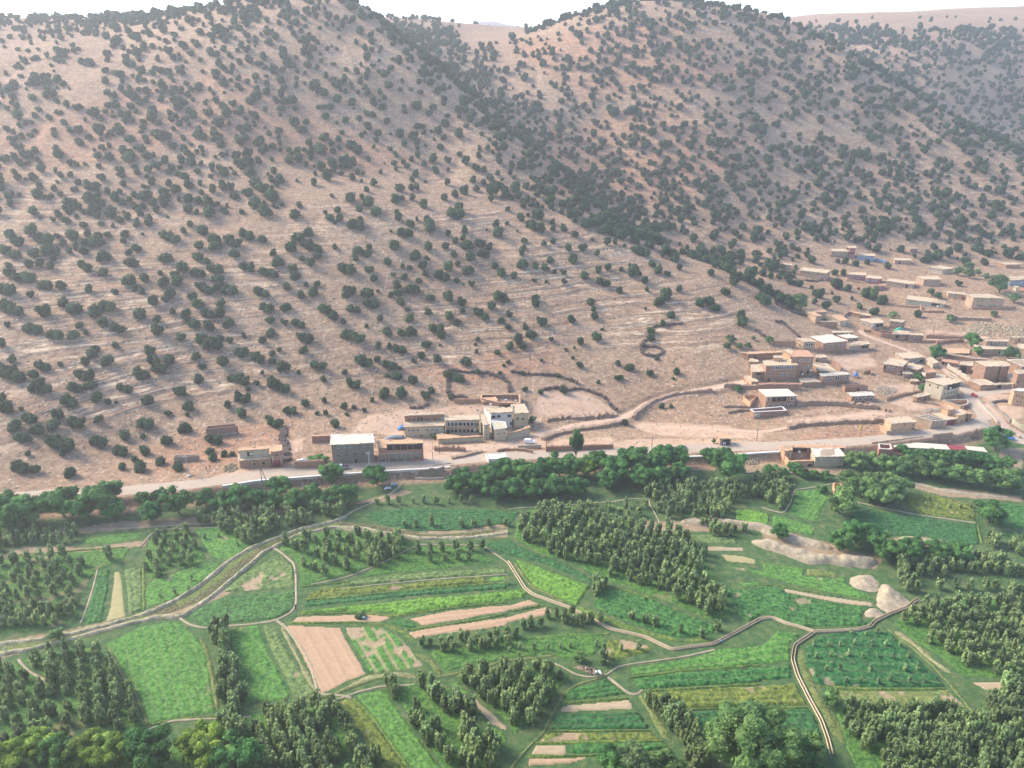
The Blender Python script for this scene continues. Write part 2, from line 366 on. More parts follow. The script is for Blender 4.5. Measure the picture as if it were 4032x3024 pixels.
GZ = GZ+hill*(fbm(GX, GY, 55, 4, 1)*2.2+fbm(GX, GY, 14, 3, 5)*.5*steep)
# gullies running down the right hill and left flank
GZ = GZ-hill*steep*2.2*np.clip(fbm(GX+fbm(GX, GY, 60, 2, 9)*20, GY*.35, 26, 3, 11), 0, 1)
# ledges of bedded rock
dipz = GZ-.02*GX+fbm(GX, GY, 45, 3, 13)*.6
def ledge(z, lam, k): s = z/lam; f = s-np.floor(s); return lam*(np.floor(s)+sstep((f-.5)/(1-k)+.5))-z
strm = steep*np.clip(.75+fbm(GX, GY, 60, 2, 21)*1.4, 0, 1)*sstep((dipz-7)/6.)*(1-.55*sstep((dipz-68)/10.))*np.where(GX > 110, .8, 1)
GZ = GZ+strm*(ledge(dipz, 2.6, .6)*.38+ledge(dipz+1.3, 1.05, .55)*.5)
GZ = GZ+fbm(GX, GY, 3.5, 3, 31)*(.08+.16*steep)
GZ = GZ+(1-hill)*fbm(GX, GY, 30, 2, 41)*.25
GZ0 = GZ
def H(x, y):
    x = np.asarray(x, float); y = np.asarray(y, float)
    return bil(GZ, np.interp(y, YR, np.arange(len(YR))), (x/Wd(y)+1)/2*(NCOL-1))
def hit(px, py):
    """where the line of sight through a photograph pixel meets the terrain"""
    r = ray(px, py).reshape(-1, 3); n = len(r); t = np.full(n, 150.); done = np.zeros(n, bool); lo = t.copy()
    while True:
        p = np.array([0, 0, CAMZ])+r*t[:, None]; below = p[:, 2] < H(p[:, 0], p[:, 1])
        done |= below | (p[:, 1] > 1590)
        if done.all(): break
        lo = np.where(done, lo, t); t = np.where(done, t, t+1.5)
    hi = t.copy()
    for _ in range(14):
        m = (lo+hi)/2; p = np.array([0, 0, CAMZ])+r*m[:, None]; b = p[:, 2] < H(p[:, 0], p[:, 1]); hi = np.where(b, m, hi); lo = np.where(b, lo, m)
    p = np.array([0, 0, CAMZ])+r*hi[:, None]; return p.reshape(np.shape(px)+(3,))
def hit1(px, py): return Vector(hit(np.array([px]), np.array([py]))[0])
def seg_dist(X, Y, pts):
    """distance to polyline and arc parameter"""
    D = np.full(X.shape, 1e9); S = np.zeros(X.shape); acc = 0
    for (a, b) in zip(pts[:-1], pts[1:]):
        ax, ay = a[0], a[1]; bx, by = b[0], b[1]; L = math.hypot(bx-ax, by-ay)
        if L < 1e-6: continue
        t = np.clip(((X-ax)*(bx-ax)+(Y-ay)*(by-ay))/L/L, 0, 1); d = np.hypot(X-ax-t*(bx-ax), Y-ay-t*(by-ay))
        m = d < D; D = np.where(m, d, D); S = np.where(m, acc+t*L, S); acc += L
    return D, S
def resample(P, step):
    P = np.asarray(P, float); d = np.r_[0, np.cumsum(np.hypot(*np.diff(P[:, :2], axis=0).T))]; n = max(2, int(d[-1]/step)+1)
    s = np.linspace(0, d[-1], n); return np.stack([np.interp(s, d, P[:, i]) for i in range(P.shape[1])], 1)
def smooth(P, k):
    P = P.copy()
    for _ in range(k): P[1:-1] = (P[:-2]+2*P[1:-1]+P[2:])/4
    return P
def world_line(pix, step=1.5, sm=3):
    p = np.asarray(pix, float); q = hit(p[:, 0], p[:, 1]); q = smooth(resample(q, step), sm); q[:, 2] = H(q[:, 0], q[:, 1]); return q
ROADS = []
def make_track(pix, width, name, mat, label=None, zs=25, kind='structure', flat=1.6, zoff=.0):
    global GZ
    q = world_line(pix); q[:, 2] = smooth(q[:, 2:3], zs)[:, 0]+zoff
    x0, x1, y0, y1 = q[:, 0].min()-12, q[:, 0].max()+12, q[:, 1].min()-12, q[:, 1].max()+12
    jj = np.where((YR > y0) & (YR < y1))[0]; sl_ = slice(jj[0], jj[-1]+1)
    X = GX[sl_]; Y = GY[sl_]; m = (X > x0) & (X < x1); idx = np.where(m)
    coarse = q[::2] if len(q) > 8 else q
    D, S = seg_dist(X[idx], Y[idx], coarse); d = np.r_[0, np.cumsum(np.hypot(*np.diff(q[:, :2], axis=0).T))]
    zr = np.interp(S, d, q[:, 2]); k = 1-sstep((D-width/2-.8)/flat); Z = GZ[sl_]; Z[idx] = Z[idx]*(1-k)+(zr-.04)*k
    ROADS.append((name, q, width, mat, label, kind)); return q
q_main = make_track(ROAD_MAIN, 6.2, 'road', 'road', zs=60, flat=1.2, zoff=.35)
# level yards cut for houses
def yard(poly, zadj=0, soft=2.):
    global GZ
    p = np.array(poly, float); w_ = hit(p[:, 0], p[:, 1]); zc = w_[:, 2].mean()+zadj
    jj = np.where((YR > w_[:, 1].min()-6) & (YR < w_[:, 1].max()+6))[0]; sl_ = slice(jj[0], jj[-1]+1)
    inside = pip(GX[sl_], GY[sl_], w_[:, :2]); D, _ = seg_dist(GX[sl_], GY[sl_], list(w_)+[w_[0]])
    k = np.where(inside, 1, 1-sstep(D/soft)); GZ[sl_] = GZ[sl_]*(1-k)+zc*k
def pip(X, Y, poly):
    r = np.zeros(X.shape, bool); n = len(poly); j = n-1
    for i in range(n):
        xi, yi = poly[i][:2]; xj, yj = poly[j][:2]
        if yi != yj:
            r ^= ((yi > Y) != (yj > Y)) & (X < (xj-xi)*(Y-yi)/(yj-yi)+xi)
        j = i
    return r
make_track(path('K -60,620 C 250,1090 700,1035 1050,935 1500,880 1900,850 K 620,390 880,320 1150,285 1290,225 1400,160 1560,105 1850,52 2090,5'), 4.0, 'dirt_track', 'track')
make_track(path('J 1600,440 1640,330 1520,200 1460,80 E 1470,830 1380,800 1290,700'), 5.0, 'village_road', 'road')
make_track(path('E 1500,900 1800,850 2212,810 2500,790'), 4.2, 'village_road', 'road')
make_track(path('E 1290,700 1180,600 1080,500 880,390 540,255 300,170 0,60 F 1500,1500'), 2.4, 'village_lane', 'track')
make_track(path('J 1600,440 1800,520 2000,640 2212,700 2600,760'), 5.0, 'village_road', 'road')
make_track(path('J 1700,150 1800,300 1960,470 2212,620 2500,760'), 3.5, 'lower_lane', 'track')
make_track(path('K 1300,330 1600,335 1900,350 2212,370 J 0,280 200,300'), 2.2, 'hill_path', 'track')
make_track(path('E 860,110 1100,140 1400,130 1700,95'), 3, 'hill_path', 'track')
# ------------------------------------------------------------ ground sheet
PXX, PYY = project(np.stack([GX, GY, GZ], -1))
_jx = fbm(GX, GY, 9, 3, 51)*22; _jy = fbm(GX, GY, 9, 3, 57)*12
def zone(specs, j=1.):
    m = np.zeros(GX.shape)
    for s in specs:
        p = path(s); x = [q[0] for q in p]; y = [q[1] for q in p]
        sel = (PXX > min(x)-60) & (PXX < max(x)+60) & (PYY > min(y)-40) & (PYY < max(y)+40) & (GY > 120)
        i = np.where(sel); m[i] = np.maximum(m[i], pip(PXX[i]+_jx[i]*j, PYY[i]+_jy[i]*j, p))
    return m
def blur(m, n=1):
    for _ in range(n):
        m = (m+np.roll(m, 1, 0)+np.roll(m, -1, 0)+np.roll(m, 1, 1)+np.roll(m, -1, 1))/5
    return m
pale = zone(['B 620,390 720,160 1000,40 1500,20 1500,400 2000,470 2212,600 2212,800 1900,900 1400,450 1000,380',
  'C 0,380 200,350 700,300 1280,260 1290,420 700,420 0,520', 'K 560,330 560,200 620,90 760,60 900,90 1080,150 1160,220 1120,255 900,250 680,265',
  'K 650,470 780,420 1130,410 1130,465', 'K 1300,300 1900,330 2212,380 2212,420 1500,400 1300,350', 'K 1180,440 1600,420 2212,430 2212,480 1700,490 1200,490 1140,470',
  'A 250,1150 1000,1080 2000,1080 2200,1080 2212,1130 1000,1190 0,1290', 'D 1080,1010 1700,1000 2212,1080 2212,1060 1060,1070', 'D 900,1290 1500,1260 2212,1150 2212,1310 1500,1340 900,1340',
  'D 0,760 260,770 300,810 0,810', 'E 0,1130 300,1100 700,1180 300,1180 0,1230', 'E 370,740 650,730 820,820 600,850 400,870 200,790', 'E 520,900 1000,960 1080,1040 700,1100 400,1000',
  'E 1790,1040 2212,1030 2212,1200 2050,1230', 'E 880,0 1400,20 1470,50 900,55', 'G 960,1240 1640,1260 1640,1330 1000,1300', 'E 1550,860 2000,870 2000,1000 1750,1010',
  'J 1160,570 1400,570 1600,640 1200,660', 'A 1440,640 1700,560 1840,540 1700,780 1500,850', 'D 1560,380 2100,330 2212,500 1800,600 1540,480', 'C 1480,800 2212,600 2212,900 1700,900 1200,960 700,1030 600,900'])
red = zone(['K 560,460 1140,460 1200,490 560,530', 'H 1200,200 2212,110 2212,260 1300,290', 'P 1000,1400 1550,1300 1950,1250 1950,1340 1500,1500 900,1600', 'Q 300,1230 700,1200 1300,1120 1250,1280 700,1330',
  'Q 850,1150 1350,1050 1420,1250 900,1260', 'R 0,600 500,400 1000,300 1800,700 1500,760 900,620 0,780','S 100,600 600,450 1100,600 700,900 200,850', 'S 0,200 600,80 1200,330 300,420'], 3.)
upv = GY-road_y(GX)
green = sstep((-upv-7)/4.); greenp = blur(green, 1)
# stony or bare strips in the valley keep less grass
bare = zone(['1 0,480 300,460 700,390 1100,330 1700,290 2212,250 2212,340 1700,370 1200,400 750,440 300,480 0,500', '1 200,560 800,560 1230,510 1280,480 1250,560 800,600 200,610 0,660 0,640',
  '2 0,250 500,220 900,180 1300,60 1400,90 1150,160 800,210 600,220 500,270 0,280', '2 0,560 400,400 700,330 1000,370 1430,430 2212,360 2212,470 1700,500 1200,470 700,400 300,500 0,650',
  '4 0,0 0,1 1,1'.replace('4', 'I'), 'I 0,780 200,840 600,960 1030,1070 950,1170 500,1100 0,990', 'I 1110,890 1600,920 1700,990 2212,1110 2212,1140 1700,1010 1350,990 1150,930',
  'I 1220,420 1500,470 2212,540 2212,590 1500,540 1230,460', 'I 720,130 1100,180 1160,210 900,230 720,200', '5 0,280 800,130 1600,0 2212,-300 2212,-240 1650,30 900,180 0,420',
  'I 2000,150 2212,140 2212,380 2000,270', 'K 0,600 200,590 180,700 0,680', 'K 1680,560 2212,560 2212,660 1700,650', 'H 560,480 1100,490 1700,600 1900,640 1700,700 1100,620 600,600', '3 1150,330 2212,350 2212,400 1500,430 1150,410'], .6)
grn = np.clip(green*(1-.75*bare), 0, 1)
palev = np.maximum(blur(pale, 2)*.85, blur(bare, 1)*.45*green)
stv = strm.copy(); stv = np.maximum(stv*(1-.55*sstep((GY-440)/60.)), .10*hill*sstep((gr1-.1)/.1))
nrow, ncol = GX.shape
V = np.stack([GX, GY, GZ], -1).reshape(-1, 3)
ii = (np.arange(nrow-1)[:, None]*ncol+np.arange(ncol-1)[None]).ravel()
F = np.stack([ii, ii+1, ii+ncol+1, ii+ncol], 1)
fu = upv.reshape(-1)[ii]; at = {'pale': palev.ravel(), 'green': grn.ravel(), 'strat': stv.ravel(), 'red': blur(red, 8).ravel()*.5}
def sub(name, mask, label):
    f = F[mask]; used, inv = np.unique(f, return_inverse=True)
    me = np_mesh(name, V[used], inv.reshape(f.shape), M['ground'], True, {k: v[used] for k, v in at.items()})
    o = link(name, me); tag(o, label, None, None, 'structure'); return o
sub('hills', fu >= 0, 'dry reddish hillsides with bedded rock behind the road')
sub('valley_ground', fu < 0, 'grassy valley ground below the road')
# the far blue range seen through the saddle
def far_range():
    n = 90; xs = np.linspace(-1500, 1500, n); rows = []
    for y, k in ((2400, 0), (2480, .55), (2560, 1), (2700, .5), (2900, 0)):
        h = 130+k*(26+26*np.exp(-((xs+65)/90.)**2)+fbm(xs, xs*0+y, 160, 4, 3)*16)-(1-k)*20
        rows.append(np.stack([xs, np.full(n, y), h], -1))
    v = np.concatenate(rows); f = []
    for j in range(4):
        for i in range(n-1): a = j*n+i; f.append((a, a+1, a+n+1, a+n))
    m = mat_plain('far_rock', (.20, .17, .17), .1, .002, 1, 0)
    tag(link('far_mountains', np_mesh('far_mountains', v, np.array(f), m, True)), 'distant blue mountain range seen through the saddle', None, None, 'structure')
far_range()
# road and track ribbons
def ribbon(name, q, width, mat, label=None, kind='structure', zoff=.06, jitter=.25, nc=5, seed=0, edge=0.0):
    t = np.gradient(q[:, :2], axis=0); t /= np.linalg.norm(t, axis=1)[:, None]+1e-9; nrm = np.stack([-t[:, 1], t[:, 0]], -1)
    us = np.linspace(-1, 1, nc); rows = []
    wj = 1+jitter*np.stack([fbm(q[:, 0], q[:, 1], 5, 2, 61+seed), fbm(q[:, 0], q[:, 1], 5, 2, 71+seed)], -1)
    for u in us:
        h = width/2*u*(wj[:, 0] if u < 0 else wj[:, 1])
        x = q[:, 0]+nrm[:, 0]*h; y = q[:, 1]+nrm[:, 1]*h
        rows.append(np.stack([x, y, H(x, y)+zoff*(1 if abs(u) < .99 else .2)], -1))
    P = np.stack(rows, 1); n = len(q)
    P[:, 1:-1, 2] = np.maximum(P[:, 1:-1, 2], q[:, 2:3]*0+P[:, 1:-1, 2].mean(1, keepdims=True)-.1)
    i = (np.arange(n-1)[:, None]*nc+np.arange(nc-1)[None]).ravel(); f = np.stack([i, i+1, i+nc+1, i+nc], 1)
    me = np_mesh(name, P.reshape(-1, 3), f, M[mat] if isinstance(mat, str) else mat, True)
    return tag(link(name, me), label, None, None, kind)
for nm, q, wdt, mt, lb, kd in ROADS: ribbon(nm, resample(q, 1.0), wdt, mt, lb, kd, jitter=.06 if nm == 'road' else .3)
# ------------------------------------------------------------ fields
CM = {
 'lush':  (crop_mat('lush_leafy_crop', (.012,.065,.030), (.026,.125,.045), (.055,.19,.065)), .55, 1.0),
 'deep':  (crop_mat('deep_green_crop', (.010,.055,.030), (.020,.105,.048), (.040,.16,.065)), .45, 1.0),
 'mid':   (crop_mat('clover_crop', (.028,.10,.035), (.05,.17,.05), (.085,.24,.07)), .35, .6),
 'lime':  (crop_mat('bright_lime_crop', (.04,.13,.035), (.075,.215,.045), (.12,.30,.065)), .5, 1.0),
 'grass': (crop_mat('orchard_grass', (.022,.085,.033), (.045,.14,.045), (.085,.19,.06), soil=(.22,.20,.10)), .2, .3),
 'olive': (crop_mat('mixed_vegetables', (.035,.075,.025), (.075,.145,.04), (.16,.21,.06)), .5, .8),
 'silver':(crop_mat('greyish_bean_crop', (.04,.10,.05), (.08,.165,.08), (.14,.24,.12)), .5, .9),
 'scrub': (crop_mat('dry_grass_verge', (.06,.11,.045), (.10,.16,.07), (.16,.21,.11)), .4, .5),
 'straw': (mat_plain('yellow_stubble', (.36,.31,.15), .14, .6, .95, .05), .05, .1),
 'soil':  (mat_plain('tilled_soil', (.43,.285,.175), .14, .8, .95, .06), .12, .1),
 'soild': (mat_plain('pale_dry_soil', (.40,.31,.195), .14, .8, .95, .06), .10, .1),
}
# type, height factor, bare share, row direction (two points on the sheet) and spacing, name, label, outline
FIELDS = [
 ('mid', .8, .02, None, 'clover_plot', 'narrow mid green clover strip below the stony bank at far left', '1 750,490 1000,445 1250,430 1230,490 1000,530 730,540'),
 ('grass', 1, .25, None, 'orchard_grass', 'grass with worn tan patches under the loose orchard at far left', '1 150,650 700,595 1150,560 1050,700 850,760 700,1000 690,1200 500,1270 0,1330 -300,1350 -300,700 0,690'),
 ('lush', .9, 0, None, 'leafy_crop', 'dark leafy crop strip left of the straw yellow plot', '1 860,760 970,750 950,900 895,1210 700,1250'),
 ('straw', 1, 0, None, 'stubble_plot', 'narrow straw yellow stubble plot between two leafy strips', '1 985,770 1055,770 1075,900 1110,1175 900,1225 945,1090'),
 ('silver', 1, .03, None, 'leafy_crop', 'light leafy crop strip right of the straw yellow plot', '1 1065,750 1245,740 1250,1115 1115,1160 1085,900'),
 ('mid', 1, .05, None, 'leafy_crop', 'fresh green crop wedge above the dry stream bend', '1 1265,900 1400,800 1700,705 1950,690 1850,800 1600,990 1290,1105 1240,1000'),
 ('grass', 1.2, .1, None, 'orchard_grass', 'grass under the small orchard between the two left footpaths', '1 1260,620 1320,450 1650,420 1800,640 1790,690 1500,790 1300,850 1240,740'),
 ('mid', .8, .04, None, 'grass_plot', 'plain green grass plot beside the upper stream bend', '1 1680,400 2150,350 2212,540 1980,690 1820,640'),
 ('mid', .9, .02, ((1250,200),(1480,950),2.6), 'clover_field', 'large bright clover field with thin furrows at lower left', '5 900,300 1250,140 1560,95 1720,230 1800,340 1895,900 1480,965 1290,1000 1180,720 1000,440'),
 ('mid', 1.1, .02, ((0,200),(250,800),3.0), 'clover_field', 'long clover field left of the bare brown plot', '5 1960,175 2212,135 6 50,125 120,290 340,760 250,800 0,825 5 2110,830 2050,500'),
 ('silver', 1.0, .05, None, 'bean_rows', 'pale leafy strip running along the left edge of the bare brown plot', '6 60,130 210,150 300,350 470,600 540,730 480,790 340,770 200,480 110,280'),
 ('grass', 1.5, .03, None, 'orchard_grass', 'green undergrowth in the orchard left of the large clover field', '5 180,440 450,360 850,320 1000,450 1290,1000 1250,1060 900,1120 600,900 400,620'),
 ('grass', 1.5, .22, None, 'orchard_grass', 'brownish undergrowth of the bottom left orchard', '5 -300,440 150,440 400,640 560,820 700,1130 350,1200 -300,1380'),
 ('deep', 1, 0, None, 'leafy_crop', 'long dark green crop field below the road walnuts', '2 1010,262 1300,222 2212,245 3 110,250 60,340 0,365 2 2212,360 1800,420 1400,432 1150,380 950,315'),
 ('grass', 1.2, .02, None, 'orchard_grass', 'green field under scattered fruit trees inside the stream bend', '2 200,590 350,455 700,415 1000,440 1300,490 1430,540 1080,710 800,810 500,895 400,905 380,720 330,650'),
 ('grass', .9, 0, None, 'orchard_grass', 'dark green grass with fruit trees right of the diagonal path', '2 1440,548 1900,552 2130,700 1500,770 1300,790 850,845 1090,712'),
 ('silver', 1.1, .06, None, 'bean_crop', 'grey green crop strip, topmost of the stacked central strips', '2 700,900 850,850 1500,778 2190,745 2212,795 1500,846 1000,893 720,925'),
 ('olive', 1, .08, None, 'vegetable_crop', 'olive green strip with bright tufts among the central strips', '2 480,960 600,905 1000,905 1500,858 2020,812 2212,805 3 60,830 0,850 2 2150,868 1500,920 700,998 440,1018'),
 ('deep', 1.2, 0, None, 'leafy_crop', 'dark green strip in the middle of the central strips', '2 440,1028 700,1008 1500,928 2212,876 3 80,870 90,900 0,915 2 2212,930 1500,985 900,1045 420,1092'),
 ('lime', 1.3, 0, None, 'lime_crop', 'brightest lime green strip above the bare brown plots', '2 420,1115 900,1065 1500,1003 2212,948 3 130,930 190,960 130,1010 0,1030 2 2212,1040 1700,1088 1300,1165 1150,1140 950,1128 390,1146'),
 ('lime', .6, 0, None, 'lime_crop', 'small vivid lime patch at the right end of the olive strip', '2 2020,840 2080,812 2180,820 3 0,830 20,845 0,858 2 2120,860 2040,862'),
 ('soil', 1, 0, None, 'tilled_plot', 'thin garden strip of brown soil above the bare brown plot', '2 370,1165 500,1158 950,1143 1180,1152 1208,1190 1100,1222 300,1222'),
 ('soil', 1, 0, ((1500,1190),(2212,1120),1.9), 'tilled_plot', 'long furrowed brown strip just under the lime crop', '2 1310,1185 1700,1110 2212,1062 3 180,1012 310,1060 0,1120 2 2212,1128 1450,1256 1400,1215'),
 ('lush', .7, .05, None, 'leafy_crop', 'small green wedge between the garden strip and the furrowed strips', '2 1180,1225 1230,1185 1310,1190 1400,1220 1450,1258 1330,1283 1260,1260'),
 ('soil', 1, 0, ((1500,1330),(2212,1200),1.9), 'tilled_plot', 'lower furrowed brown strip with a row of young trees', '2 1310,1302 1500,1265 2212,1163 3 330,1075 390,1095 380,1160 0,1230 2 2212,1250 1390,1368'),
 ('soil', 1.2, 0, ((440,170),(720,700),3.2), 'tilled_plot', 'large bare brown plot with thin ridges at the centre', '6 265,128 760,150 800,230 1000,570 820,640 660,720 580,742'),
 ('mid', .8, .42, ((830,150),(1050,530),2.6), 'patchy_crop', 'half grown crop in patchy rows on brown soil', '6 770,150 1000,142 1130,160 1250,205 1370,330 1500,490 1400,520 1010,562 810,230'),
 ('lush', 1.1, .03, ((0,1180),(370,1130),.95), 'dotted_crop', 'dark dotted row crop right of the stream fork', '1 1620,1185 1700,1110 1900,1000 2212,965 2 370,935 360,1060 345,1110 200,1190 0,1213 1 2212,1215 1780,1258'),
 ('silver', 1, .22, None, 'patchy_crop', 'patchy reddish green plot under the stream bend', '1 1920,960 2080,820 2212,745 2 100,692 220,645 350,725 368,920 0,945'),
 ('deep', 1.1, 0, None, 'leafy_crop', 'long dark leafy band above the big dense orchard path', '2 1960,535 2212,490 3 0,485 180,590 350,645 470,695 830,880 740,898 300,705 60,655 0,640 2 2212,640'),
 ('lime', 1.2, 0, None, 'leafy_crop', 'rich green triangular plot beside the canal', '3 50,655 350,762 730,900 690,960 600,1075 420,1010 220,905 90,735'),
 ('lush', 1.2, 0, None, 'leafy_crop', 'large leafy crop between the dense orchard and the canal', '3 860,905 1280,1020 1500,1130 1860,1262 1750,1340 1500,1368 1200,1290 900,1160 740,1088 730,1050 800,950'),
 ('grass', 1, .12, None, 'orchard_grass', 'shaded undergrowth of the big dense central orchard', '3 60,340 200,215 700,200 1100,400 1500,450 1730,650 1850,900 1960,1190 1750,1200 1560,1120 1380,1040 1270,1000 830,850 480,665 300,640 50,480'),
 ('silver', 1, .02, None, 'leafy_crop', 'small leafy plot beside the pale gravel bank', '3 1560,452 1760,455 1980,482 2000,540 1760,542 1640,522'),
 ('soild', 1, 0, None, 'dry_plot', 'dry tan plot right of the dense orchard', '3 1700,550 2040,560 2060,590 2212,602 1740,600'),
 ('straw', 1, 0, ((1860,640),(1880,690),1.3), 'stubble_plot', 'small striped straw plot right of the dense orchard', '3 1850,622 2040,632 2170,670 2165,720 1900,690'),
 ('mid', 1, .06, None, 'leafy_crop', 'fresh green terrace in front of the curved gravel bank', '3 1760,705 2212,765 2212,930 1990,900 1850,880 I 0,1260 1,1100 360,1150 700,1205 720,1280 900,1370 955,1402 940,1432 500,1350'),
 ('scrub', 1, .05, None, 'rough_grass', 'pale green grassy patch before the gravel heap', 'I 370,1152 500,1160 680,1200 640,1240 360,1212'),
 ('soild', 1, 0, None, 'tilled_plot', 'long pale brown strip pointing at the gravel heap', 'I 165,1312 500,1375 940,1440 955,1488 600,1440 190,1360'),
 ('lush', 1.1, .10, None, 'leafy_crop', 'broad rough green crop left of the gravel heap', 'I 0,1300 160,1312 200,1362 600,1442 950,1492 840,1560 920,1620 860,1648 320,1650 100,1560 0,1550 3 2100,1230 1970,1120 1870,905 2100,935'),
 ('lime', .9, 0, None, 'lime_crop', 'small bright lime plot above the gravel bank', '3 1970,232 2100,235 I 0,678 75,702 60,818 0,790 3 2060,360 1980,330'),
 ('mid', .9, .03, None, 'clover_plot', 'green plot right of the small lime plot', 'I 90,700 250,735 460,800 445,880 200,840 80,800'),
 ('mid', 1, 0, None, 'clover_plot', 'green plot enclosed by the curved footpath', 'I 270,500 430,485 590,492 570,560 480,740 440,762 210,690 250,600'),
 ('deep', 1.1, 0, None, 'leafy_crop', 'wide dark green field in the right middle of the valley', 'I 820,640 1200,700 1500,740 1820,790 1850,958 1700,978 1400,890 1000,872 700,780 760,690'),
 ('olive', 1, .05, None, 'leafy_crop', 'green garden with young plants below the pale willows', 'I 1220,500 1500,540 1800,620 1810,760 1300,692 1230,620'),
 ('lush', 1, 0, None, 'leafy_crop', 'leafy field at the right border of the valley', 'I 1850,582 2212,622 2500,640 2500,860 2212,822 2000,800 1980,700'),
 ('lush', 1, 0, None, 'leafy_crop', 'narrow leafy strip at the right border under the round grey bush', 'I 1890,832 2212,872 2500,900 2500,960 2212,905 1900,870'),
 ('lush', 1.1, 0, None, 'leafy_crop', 'small bright leafy plot just above the pale soil strip, lower centre', '7 860,600 1060,738 480,808 500,700 700,650'),
 ('soild', 1.1, 0, ((460,870),(1100,840),3), 'tilled_plot', 'bare pale strip under the small bright leafy plot', '7 470,830 1060,775 1112,870 430,903'),
 ('deep', 1.2, 0, ((430,960),(1200,930),2.0), 'leafy_crop', 'dark green plot between two bare strips, lower centre', '7 430,912 1140,885 1255,1050 350,1058'),
 ('olive', .6, .35, None, 'sparse_crop', 'thin weedy strip with tan soil showing, lower centre', '7 330,1072 1255,1062 1350,1140 240,1160'),
 ('lush', 1, .08, ((520,1210),(1400,1190),2.4), 'leafy_crop', 'green rows on the lowest terrace strips', '7 520,1168 1370,1150 1420,1210 1100,1262 520,1262'),
 ('soild', 1, 0, None, 'tilled_plot', 'tan end of the lowest green rows', '7 230,1168 518,1168 518,1266 180,1272'),
 ('soil', 1, 0, ((160,1340),(700,1320),2.4), 'tilled_plot', 'lowest bare brown strip at bottom centre', '7 170,1287 790,1277 600,1342 150,1372'),
 ('mid', 1, .03, ((1100,560),(2212,420),2.6), 'leafy_crop', 'light green rows below the canal bend', '7 1060,505 1500,442 1850,345 2212,305 8 130,170 360,205 250,300 250,450 0,472 7 2212,480 1500,530 1070,590'),
 ('lush', 1.2, 0, ((1100,650),(2212,580),2.2), 'leafy_crop', 'dark leafy band under the light green rows', '7 1070,602 1500,540 2212,492 8 248,462 262,590 0,605 7 2212,640 1500,680 1150,708'),
 ('olive', 1.1, .08, None, 'vegetable_crop', 'olive and yellow vegetable field beside the canal', '7 1190,722 2212,657 8 290,622 390,810 0,825 7 2212,850 1500,870'),
 ('deep', 1.2, 0, None, 'leafy_crop', 'dark green field behind the big round tree', '7 1480,887 2212,862 8 400,832 480,960 540,1180 160,1200 0,1215 7 1900,1210 1650,1180'),
 ('deep', 1.1, .05, ((400,300),(1300,330),3), 'leafy_crop', 'dark green field planted with rows of saplings', '8 480,212 940,165 1080,185 1240,350 1440,530 1565,662 850,668 450,640 350,450 360,320'),
 ('scrub', .5, .2, ((620,720),(1500,740),2.6), 'mown_plot', 'pale mown strip under the sapling field', '8 620,682 1400,682 1575,672 1740,832 1500,840 700,790'),
 ('grass', 1.2, .05, None, 'orchard_grass', 'dark undergrowth of the dense orchard at bottom right', '8 600,800 1750,850 1920,960 2000,1337 2000,1600 900,1600 700,1150'),
 ('grass', 1, .1, None, 'orchard_grass', 'undergrowth of the wide orchard at the right border', 'I 1240,1500 1500,1400 2212,1370 2500,1370 8 2500,590 2212,590 1700,575 1500,400 1250,250 1100,110'),
 ('soild', 1, 0, None, 'dry_plot', 'pale bare strip at the lower right border', '8 1740,612 2212,592 2500,590 2500,660 2212,670 1890,690'),
 ('grass', 1, .12, None, 'orchard_grass', 'rough grass under the lowest right orchard', '8 1880,705 2212,680 2500,680 2500,1500 2050,1500 1950,900'),
 ('grass', 1.3, .02, None, 'orchard_grass', 'shaded grass under the orchard at bottom left of centre', '6 0,900 300,880 720,810 900,1000 1100,1380 1100,1600 5 -300,1600 1800,1100 2212,900'),
 ('mid', 1, .02, None, 'clover_field', 'bright clover wedge running down to the bottom edge', '6 870,742 1150,690 1350,1000 1650,1380 1750,1600 1450,1600 1350,1380 1050,950'),
 ('olive', 1, .06, None, 'vegetable_crop', 'dull green wedge left of the bright clover wedge', '6 730,795 860,760 1040,950 1340,1380 1420,1600 1200,1600 1100,1380 900,1050'),
 ('grass', 1.3, .03, None, 'orchard_grass', 'shaded grass between the two diagonal tree rows', '6 1160,690 1560,600 1700,660 2100,1150 2200,1600 1760,1600 1400,1000'),
 ('mid', 1, .02, None, 'grass_strip', 'diagonal green strip right of the double tree row', '6 1700,640 1780,622 2000,850 2212,1110 2212,1260 2100,1150'),
 ('soild', 1, 0, None, 'tilled_plot', 'thin diagonal strip of brown soil, bottom centre', '6 1835,742 1950,780 2212,1010 2212,1080 2050,1000'),
 ('grass', 1.2, .05, None, 'orchard_grass', 'undergrowth of the triangular orchard, bottom centre', '6 1790,560 2212,505 7 350,470 560,590 430,730 280,900 60,1120 0,1000 6 2150,940 1900,700'),
 ('grass', 1.1, .02, None, 'orchard_grass', 'dark green grass with saplings right of the half grown crop', '6 1510,360 1700,335 7 0,250 450,200 820,205 870,250 860,300 760,400 560,450 370,395 0,430 6 2212,440 1850,500 1650,560'),
 ('olive', .6, .5, None, 'dry_grass', 'tan and green patch below the canal with a few small trees', '7 870,260 1010,250 1300,330 1240,380 900,460 770,440'),
]
FS = .40
fgx = np.arange(-190, 190, FS); fgy = np.arange(117, 292, FS)
FX, FY = np.meshgrid(fgx, fgy); FZ = H(FX, FY)
FPXx, FPXy = project(np.stack([FX, FY, FZ], -1))
FID = np.full(FX.shape, -1)
